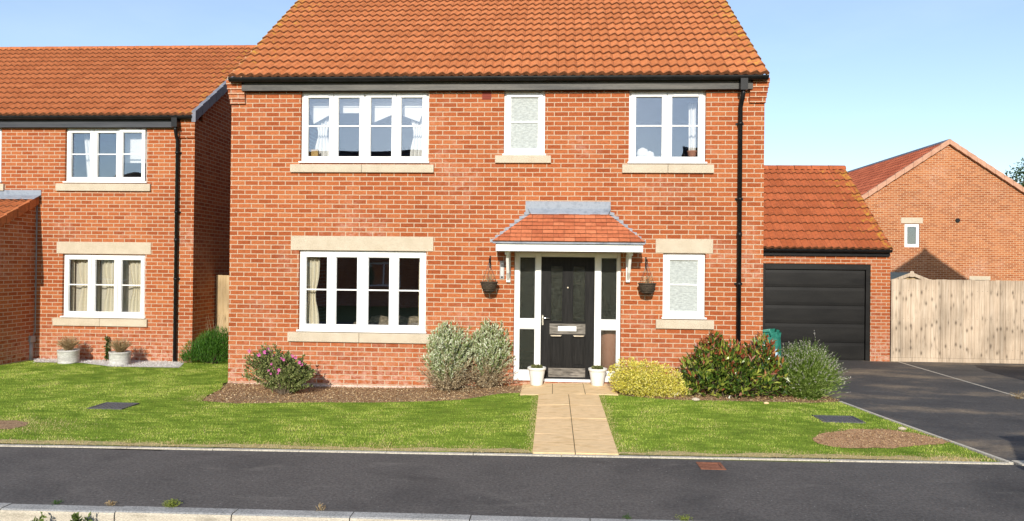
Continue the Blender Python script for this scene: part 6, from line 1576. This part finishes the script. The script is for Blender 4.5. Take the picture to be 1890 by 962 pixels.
# ================================================================== GRASS
M['blade'] = None
m, n_, l_, b_, out_ = new_mat('grass_blade')
a_ = N(n_, 'ShaderNodeAttribute'); a_.attribute_name = 'Col'; s_ = N(n_, 'ShaderNodeSeparateColor'); l_.new(a_.outputs['Color'], s_.inputs[0])
rp1 = ramp(n_, [(0, (0.09, 0.175, 0.016)), (0.45, (0.275, 0.405, 0.048)), (1, (0.62, 0.69, 0.15))]); l_.new(s_.outputs['Red'], rp1.inputs['Fac'])
rp2 = ramp(n_, [(0, (0.46, 0.35, 0.14)), (1, (0.74, 0.62, 0.33))]); l_.new(s_.outputs['Blue'], rp2.inputs['Fac'])
cc = mixc(n_, l_, s_.outputs['Green'], rp1.outputs['Color'], rp2.outputs['Color']); l_.new(cc, b_.inputs['Base Color']); b_.inputs['Roughness'].default_value = 0.6; b_.inputs['Specular IOR Level'].default_value = 0.25
tr_ = N(n_, 'ShaderNodeBsdfTranslucent'); l_.new(cc, tr_.inputs['Color']); mx_ = N(n_, 'ShaderNodeMixShader'); mx_.inputs[0].default_value = 0.30; l_.new(b_.outputs['BSDF'], mx_.inputs[1]); l_.new(tr_.outputs[0], mx_.inputs[2]); l_.new(mx_.outputs[0], out_.inputs['Surface'])
M['blade'] = m
def vnoise(x, y, s, seed):
    rng = np.random.default_rng(seed); v = 0
    for k in range(5):
        a = rng.uniform(0, 6.28); fr = s * rng.uniform(0.6, 1.7); v = v + np.sin(fr * (x * np.cos(a) + y * np.sin(a)) + rng.uniform(0, 6.28) + 1.3 * np.sin(0.7 * fr * (x * np.sin(a) - y * np.cos(a))))
    return v / 5
def grass(poly, dens, seed, holes=(), dry_pts=()):
    rng = np.random.default_rng(seed); Pp = np.array([p[:2] for p in poly]); lo, hi = Pp.min(0), Pp.max(0); lo[0] = max(lo[0], -11.5)
    n = int((hi[0] - lo[0]) * (hi[1] - lo[1]) * dens); X = rng.uniform(lo[0], hi[0], n); Y = rng.uniform(lo[1], hi[1], n); k = inside(poly, X, Y)
    jx, jy = 0.035 * vnoise(X, Y, 40.0, 3) + rng.normal(size=n) * 0.016, 0.035 * vnoise(X, Y, 40.0, 4) + rng.normal(size=n) * 0.012
    for h in holes: k &= ~inside(h, X + jx, Y + jy)
    X, Y = X[k], Y[k]; n = len(X); Z = terrain(X, Y) + 0.012
    big = vnoise(X, Y, 2.2, 5); mid = vnoise(X, Y, 7.0, 6); fine = vnoise(X * 0.6, Y * 1.7 + X * 0.25, 17.0, 8)
    edge = Y - (yE(0) + (yE(1) - yE(0)) * X)
    dry = np.clip(1 - (edge - 0.12 - 0.10 * mid - 0.06 * fine) / 0.24, 0, 1) * 0.92 + np.clip(0.13 * fine + 0.20 * mid + 0.16 * big + 0.02, 0, 0.32)
    for px_ in (PX0, PX1): dry = np.maximum(dry, np.clip(0.9 - (np.abs(X - px_) - 0.04 - 0.05 * fine) / 0.08, 0, 1) * 0.85)      # worn strip beside the path
    for (x0, y0, r0) in dry_pts: dry = np.maximum(dry, np.clip(1.25 - np.hypot((X - x0) / r0[0], (Y - y0) / r0[1]), 0, 1) * 0.95)
    isdry = rng.random(n) < np.clip(dry, 0, 1)
    val = np.clip(0.48 + 0.40 * big + 0.46 * mid + 0.60 * fine + rng.normal(size=n) * 0.17, 0, 1)
    h = rng.uniform(0.012, 0.027, n) * (1 + 0.25 * big); a = rng.random(n) * 6.28; ln = np.abs(rng.normal(size=n)) * 0.95
    D = np.stack([np.cos(a) * ln, np.sin(a) * ln, np.ones(n)], 1); D = unit(D); S = np.stack([-np.sin(a + rng.normal(size=n)), np.cos(a), np.zeros(n)], 1); S = unit(S); w = rng.uniform(0.005, 0.009, n)[:, None]
    B = np.stack([X, Y, Z], 1); V = np.stack([B - S * w / 2, B + S * w / 2, B + D * h[:, None]], 1).reshape(-1, 3); F = np.arange(n * 3).reshape(-1, 3)
    A = np.ones((n, 3, 4)); A[:, :, 0] = val[:, None]; A[:, :, 1] = isdry[:, None]; A[:, :, 2] = rng.random(n)[:, None]
    o = npmesh('grass', V, F, M['blade'], origin=(0, 0, 0), attr=A.reshape(-1, 4)); tag(o, kind='stuff'); return o
def rhole(px, py, w, d): x, y = gp(px, py); return [(x - w / 2, y - d / 2), (x + w / 2, y - d / 2), (x + w / 2, y + d / 2), (x - w / 2, y + d / 2)]
M['thatch'] = noise_mat('thatch', (0.24, 0.19, 0.08), (0.46, 0.37, 0.18), 9.0, 0.95, 0.4, 0.01, c3=(0.20, 0.22, 0.06), fine=60.0)
def thatch(x0, x1, seed):
    rg = random.Random(seed); up = []; x = x0
    while x < x1: up.append((x, yE(x) + 0.16 + rg.uniform(-0.06, 0.07))); x += rg.uniform(0.10, 0.3)
    drape('thatch', [(x0, yE(x0) + 0.05), (x1, yE(x1) + 0.05)] + up[::-1], 0.0195, M['thatch'])
thatch(-11.0, PX0 + 0.01, 3); thatch(PX1 - 0.01, Aq[3][0] - 0.25, 4)
sc_ = np.array(sp2).mean(0)
xg, yg = gp(404, 738)
def dry_edge(poly): return poly
grass(lawn_l, 4600, 31, [gravel_poly, rhole(210, 752.5, 0.42, 0.36), sp2], [(sc_[0], sc_[1], (1.05, 0.42)), (xg, yg, (0.5, 0.3))])
grass(lawn_r, 4600, 32, [soil_poly, rhole(1547, 777, 0.46, 0.32)], [])
# weeds along the kerb and in the gutter
def weed(px, py, label, h, spread, n, mat, w=0.006, flatz=-0.05, yoff=0.0):
    x, y = flat(px, py, flatz); y += yoff; r = empty('weed', (x, y, flatz)); tag(r, label, 'weed'); tuft(r, 'blades', (x, y, flatz), n, h, spread, mat, w); return r
weed(107, 929.5, 'tiny weed at the back of the kerb, nearest the left end', 0.03, 0.05, 40, M['blade'] if False else GLEAF)
weed(205, 932, 'small straw coloured weed at the back of the kerb', 0.03, 0.06, 50, M['dry_grass'])
weed(316, 935, 'grassy yellow-green weed tuft at the back of the kerb, biggest of them', 0.055, 0.09, 110, leaf_mat('weed_leaf', [(0, (0.12, 0.17, 0.02)), (1, (0.30, 0.34, 0.07))]))
weed(592, 942, 'sparse dry weed at the back of the kerb below the living room window', 0.06, 0.05, 18, M['dry_grass'])
weed(1158, 957.5, 'tiny green weed at the kerb below the garden path', 0.03, 0.04, 30, GLEAF)
weed(1262, 959, 'flat green weed at the kerb below the stopcock cover', 0.03, 0.10, 60, leaf_mat('weed_leaf_b', [(0, (0.12, 0.17, 0.02)), (1, (0.30, 0.34, 0.07))]))
x, y = gp(1881, 737); r = empty('weed', (x, y, tz(x, y))); tag(r, 'straggly dry weed at the drive divider by the picture edge', 'weed'); tuft(r, 'blades', (x, y, tz(x, y)), 36, 0.15, 0.16, M['dry_grass'], 0.006)
def rosette(px, pyt, label, n, s):
    y = yK(-3) - 0.27; x = at(px, pyt, y)[0]; zt = zat(px, pyt, y); z0 = -0.17; r = empty('gutter_plant', (x, y, z0)); tag(r, label, 'plant')
    tp = np.stack([x + RNG.uniform(-s, s, n), y + RNG.uniform(-s, s, n), zt - RNG.uniform(0.0, 0.06, n)], 1); pa = wand_paths(n, (x, y, z0), 0.03, tp, bend=0.1); stem_mesh('stem', pa, 0.004, 0.003, GLEAF, r)
    f = np.tile(np.linspace(0.35, 1.0, 16)[None], (n, 1)); P, T = along(pa, f); D = T * 0.6 + RNG.normal(size=P.shape) * 0.8; D[:, 2] += 0.3
    leaf_mesh('foliage', P, D, RNG.uniform(0.04, 0.062, len(P)), 0.018, leaf_mat('gutter_leaf', [(0, (0.06, 0.10, 0.02)), (1, (0.20, 0.27, 0.06))]), r)
rosette(71, 951, 'small leafy plant growing in the gutter at the bottom left edge', 5, 0.035)
rosette(146, 948, 'taller leafy plant growing in the gutter at the bottom left edge', 6, 0.05)

# ================================================================== TREE
def tree(name, label, x, y, z0, h, cr, seed, mat):
    rng = np.random.default_rng(seed); r = empty(name, (x, y, z0)); tag(r, label, 'tree'); mb = MB()
    mb.tube([(x, y, z0), (x + 0.05, y, z0 + h * 0.3), (x - 0.05, y + 0.05, z0 + h * 0.6), (x, y, z0 + h * 0.92)], [0.22, 0.16, 0.10, 0.02], 10)
    bl = []
    for k in range(22):
        a = k * 2.4; t = 0.32 + 0.66 * k / 22; rr_ = cr * (1.15 - t) * 1.15 * rng.uniform(0.7, 1.1); e = (x + math.cos(a) * rr_ * 0.7, y + math.sin(a) * rr_ * 0.7, z0 + h * t + rr_ * 0.25)
        mb.tube([(x, y, z0 + h * t * 0.85), ((x + e[0]) / 2, (y + e[1]) / 2, e[2] - rr_ * 0.15), e], [0.06, 0.035, 0.012], 6); s = 0.42 * rr_ + 0.3; bl.append((*e, s, s, s * 0.8))
    mb.build('trunk', M['bark'], r); P, d = blobs(9000, bl, rng, skin=0.8); D = d * 0.5 + rng.normal(size=P.shape) * 0.7
    leaf_mesh('crown', P, D, rng.uniform(0.14, 0.24, len(P)), rng.uniform(0.07, 0.12, len(P)), mat, r, rng=rng)
TLEAF = leaf_mat('tree_leaf', [(0, (0.020, 0.050, 0.012)), (0.5, (0.045, 0.095, 0.022)), (1, (0.09, 0.15, 0.045))])
ty = 46.0; tx, tzt = at(1893, 300, ty)
tree('green_tree', 'green leafy tree rising behind the far house at the right edge', tx + 0.35, ty, -0.3, tzt + 0.5, 4.2, 5, TLEAF)

# ================================================================== THE OTHER SIDE OF THE STREET (seen in the window glass, and casting shade)
def plain_house(name, label, x0, x1, y0, y1, ze, pit, axis, tile, wallmat, wins, front):
    """simple estate house; front: y of the wall that carries the windows; wins: rects (x0,z0,x1,z1)"""
    r = empty(name, ((x0 + x1) / 2, (y0 + y1) / 2, -0.3)); tag(r, label, 'house'); mb = MB()
    zt_ = ze + ((y1 - y0) / 2 if axis == 'x' else (x1 - x0) / 2) * math.tan(pit)
    if front is not None:
        sgn = 1 if front == y1 else -1
        ya, yb_ = (front - 0.3, front) if sgn > 0 else (front, front + 0.3)
        holed_wall(mb, x0, x1, -0.5, ze, ya, yb_, wins)
    else: ya = y1
    if axis == 'x':
        ylo, yhi = (y0, y1 - 0.301) if front == y1 else (y0 + 0.301, y1)
        for xa in (x0, x1 - 0.3): mb.prism([(ylo, -0.5), (yhi, -0.5), (yhi, ze), ((y0 + y1) / 2, zt_ - 0.05), (ylo, ze)], 'x', xa, xa + 0.3)
        yy = y0 if front == y1 else y1 - 0.3; mb.box(x0 + 0.301, yy + 0.001, -0.5, x1 - 0.301, yy + 0.299, ze)
    else:
        mb.prism([(x0, ze + 0.001), (x1, ze + 0.001), ((x0 + x1) / 2, zt_ - 0.02)], 'y', y0, y0 + 0.3)
        mb.prism([(x0, -0.5), (x1, -0.5), (x1, ze), ((x0 + x1) / 2, zt_ - 0.02), (x0, ze)], 'y', y1 - 0.3, y1)
        for xa in (x0, x1 - 0.3): mb.box(xa, y0 + 0.301, -0.5, xa + 0.3, y1 - 0.301, ze)
    mb.build('wall', wallmat, r)
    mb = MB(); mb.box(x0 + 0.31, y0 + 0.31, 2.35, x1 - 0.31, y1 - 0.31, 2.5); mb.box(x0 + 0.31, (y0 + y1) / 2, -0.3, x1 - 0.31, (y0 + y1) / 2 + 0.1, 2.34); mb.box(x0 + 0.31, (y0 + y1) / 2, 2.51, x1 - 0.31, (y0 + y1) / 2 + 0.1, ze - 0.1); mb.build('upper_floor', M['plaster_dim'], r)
    o = 0.25
    if axis == 'x':
        hw_ = (y1 - y0) / 2 + o; L_ = hw_ / math.cos(pit); zz = zt_ - hw_ * math.tan(pit) + 0.06
        roof_plane('roof', (x0 - 0.05, y0 - o, zz), (1, 0, 0), (0, math.cos(pit), math.sin(pit)), x1 - x0 + 0.1, L_, [tile, M['tile_lip']], r, ns=4)
        roof_plane('roof', (x1 + 0.05, y1 + o, zz), (-1, 0, 0), (0, -math.cos(pit), math.sin(pit)), x1 - x0 + 0.1, L_, [tile, M['tile_lip']], r, ns=4)
        ridge('ridge', (x0 - 0.05, (y0 + y1) / 2, zt_ + 0.03), (x1 + 0.05, (y0 + y1) / 2, zt_ + 0.03), 0.12, tile, r)
    else:
        hw_ = (x1 - x0) / 2 + o; L_ = hw_ / math.cos(pit); zz = zt_ - hw_ * math.tan(pit) + 0.06
        roof_plane('roof', (x0 - o, y1 + 0.05, zz), (0, -1, 0), (math.cos(pit), 0, math.sin(pit)), y1 - y0 + 0.1, L_, [tile, M['tile_lip']], r, ns=4)
        roof_plane('roof', (x1 + o, y0 - 0.05, zz), (0, 1, 0), (-math.cos(pit), 0, math.sin(pit)), y1 - y0 + 0.1, L_, [tile, M['tile_lip']], r, ns=4)
        ridge('ridge', ((x0 + x1) / 2, y0 - 0.05, zt_ + 0.03), ((x0 + x1) / 2, y1 + 0.05, zt_ + 0.03), 0.12, tile, r)
    for w in wins:
        mb = MB(); yf_ = ya + 0.12; ring(mb, w[0] + 0.002, w[1] + 0.002, w[2] - 0.002, w[3] - 0.002, 0.08, yf_, yf_ + 0.06); mb.box((w[0] + w[2]) / 2 - 0.03, yf_, w[1] + 0.08, (w[0] + w[2]) / 2 + 0.03, yf_ + 0.06, w[3] - 0.08)
        wd = mb.build('window', M['upvc'], r); p = MB(); p.box(w[0] + 0.08, yf_ + 0.025, w[1] + 0.08, w[2] - 0.08, yf_ + 0.031, w[3] - 0.08); p.build('pane', M['glass'], wd)
    return r
M['tile_slate'] = tile_mat('tile_slate', (0.035, 0.037, 0.042), (0.055, 0.058, 0.064), (0.08, 0.082, 0.09))
W4 = lambda x0: [(x0 + 1.0, 0.7, x0 + 2.8, 1.95), (x0 + 5.6, 0.7, x0 + 7.4, 1.95), (x0 + 1.0, 3.2, x0 + 2.8, 4.4), (x0 + 5.6, 3.2, x0 + 7.4, 4.4)]
plain_house('street_house', 'slate roofed brick house across the street, reflected in the living room window', -16.2, -6.0, -22.0, -14.0, 5.0, R(40), 'x', M['tile_slate'], M['brick'], W4(-15.4), -14.0)
plain_house('street_house', 'taller slate roofed house across the street, reflected in the two-light upper window', 7.0, 16.0, -20.0, -12.6, 5.0, R(42), 'x', M['tile_slate'], M['brick'], W4(7.0), -12.6)
plain_house('street_house', 'slate roofed house across the street facing the neighbour house', -29.0, -19.0, -22.0, -14.0, 4.75, R(35), 'x', M['tile_slate'], M['brick'], W4(-28.4), -14.0)
# next door on the right, out of the picture: its gable throws the pointed shadow on the far brick wall
sxp, szp = at(1707, 459, YR); NE = 14.6; dd = YR - NE; rz = szp + dd / math.cos(SUN_AZ) * math.tan(SUN_EL); rxc = sxp - dd * math.tan(SUN_AZ)
plain_house('street_house', 'brick house next door on the right whose gable shades the far brick wall', rxc - 2.9, rxc + 2.9, 6.6, NE, rz - 0.15 - 2.9 * math.tan(R(35)), R(35), 'y', M['tile_rear'], M['brick'], [(rxc - 2.3, 0.6, rxc - 0.8, 1.9), (rxc + 0.8, 0.6, rxc + 2.3, 1.9), (rxc - 2.3, 3.1, rxc - 0.8, 4.3), (rxc + 0.8, 3.1, rxc + 2.3, 4.3)], 6.6)

# ================================================================== CARS parked just out of the picture; their shadows fall across the drive
def make_car(loc, label):
    """hatchback along local y, nose at -y, 4.2 m long"""
    r = empty('parked_car', loc); tag(r, label, 'car', 'cars parked on the right'); lx, ly, lz = loc
    paint = noise_mat('car_paint', (0.05, 0.055, 0.065), (0.06, 0.065, 0.075), 3, 0.25, 0, spec=0.6); rub = plain('rubber', (0.02, 0.02, 0.02), 0.8); alloy = plain('alloy', (0.5, 0.5, 0.52), 0.3, 0.5, 1.0); dk = plain('car_glass', (0.01, 0.012, 0.014), 0.05, 0.8)
    # stations along the body: y, half width, sill z, shoulder z, top z, top half width
    st = [(-2.10, 0.66, 0.30, 0.55, 0.62, 0.55), (-1.95, 0.80, 0.20, 0.66, 0.76, 0.66), (-1.3, 0.86, 0.18, 0.78, 0.90, 0.70), (-0.85, 0.87, 0.18, 0.86, 0.98, 0.70), (1.2, 0.88, 0.18, 0.92, 1.00, 0.72), (1.85, 0.85, 0.20, 0.92, 1.00, 0.68), (2.08, 0.76, 0.30, 0.80, 0.92, 0.60)]
    def loft(st_, mb, mat=0):
        rows = [[(lx - hw_, ly + y, lz + a), (lx - hw_ * 1.02, ly + y, lz + (a + b_) / 2), (lx - hw_ * 0.97, ly + y, lz + b_), (lx - tw, ly + y, lz + c), (lx + tw, ly + y, lz + c), (lx + hw_ * 0.97, ly + y, lz + b_), (lx + hw_ * 1.02, ly + y, lz + (a + b_) / 2), (lx + hw_, ly + y, lz + a)] for y, hw_, a, b_, c, tw in st_]
        for i in range(len(rows) - 1):
            for k in range(8):
                k2 = (k + 1) % 8; mb.face([rows[i][k], rows[i + 1][k], rows[i + 1][k2], rows[i][k2]], mat, None, True)
        mb.face(rows[0]); mb.face(rows[-1][::-1])
    mb = MB(); loft(st, mb); mb.build('body', paint, r)
    mb = MB(); loft([(-0.95, 0.72, 0.90, 0.93, 0.95, 0.70), (-0.25, 0.74, 0.90, 1.36, 1.42, 0.56), (0.6, 0.74, 0.92, 1.42, 1.48, 0.58), (1.45, 0.73, 0.95, 1.36, 1.43, 0.56), (1.98, 0.70, 0.92, 0.97, 0.99, 0.66)], mb); mb.build('windows', dk, r)
    mb = MB(); loft([(-0.2, 0.60, 1.40, 1.43, 1.445, 0.55), (0.6, 0.62, 1.45, 1.49, 1.505, 0.57), (1.55, 0.60, 1.40, 1.43, 1.445, 0.55)], mb); mb.build('roof_panel', paint, r)
    for sx in (-1, 1):
        for wy in (-1.32, 1.28):
            mb = MB(); mb.tube([(lx + sx * 0.66, ly + wy, lz + 0.31), (lx + sx * 0.885, ly + wy, lz + 0.31)], 0.31, 28); w = mb.build('wheel', rub, r)
            mb = MB(); mb.tube([(lx + sx * 0.87, ly + wy, lz + 0.31), (lx + sx * 0.895, ly + wy, lz + 0.31)], 0.20, 20); mb.build('rim', alloy, w)
        mb = MB(); mb.box(lx + sx * 0.45, ly - 2.09, lz + 0.58, lx + sx * 0.72, ly - 1.90, lz + 0.70); mb.build('headlight', plain('lamp_glass', (0.7, 0.72, 0.75), 0.1), r, bevel=0.02)
        mb = MB(); mb.box(lx + sx * 0.55, ly + 2.0, lz + 0.72, lx + sx * 0.76, ly + 2.10, lz + 0.90); mb.build('tail_light', plain('tail_glass', (0.35, 0.02, 0.02), 0.15), r, bevel=0.02)
        mb = MB(); mb.box(lx + sx * 0.80, ly - 0.75, lz + 0.92, lx + sx * 0.98, ly - 0.62, lz + 1.05); mb.build('wing_mirror', paint, r, bevel=0.02)
    return r
car = make_car((9.55, 11.0, -0.13), 'dark hatchback parked at the far end of the neighbouring drive')
c = copy_tree(car); c.location = (6.55, 4.35, -0.17); c.rotation_euler.z = math.pi / 2; c.scale = (1.0, 1.0, 1.22); c['label'] = 'dark tall hatchback parked at the kerb beyond the driveway'
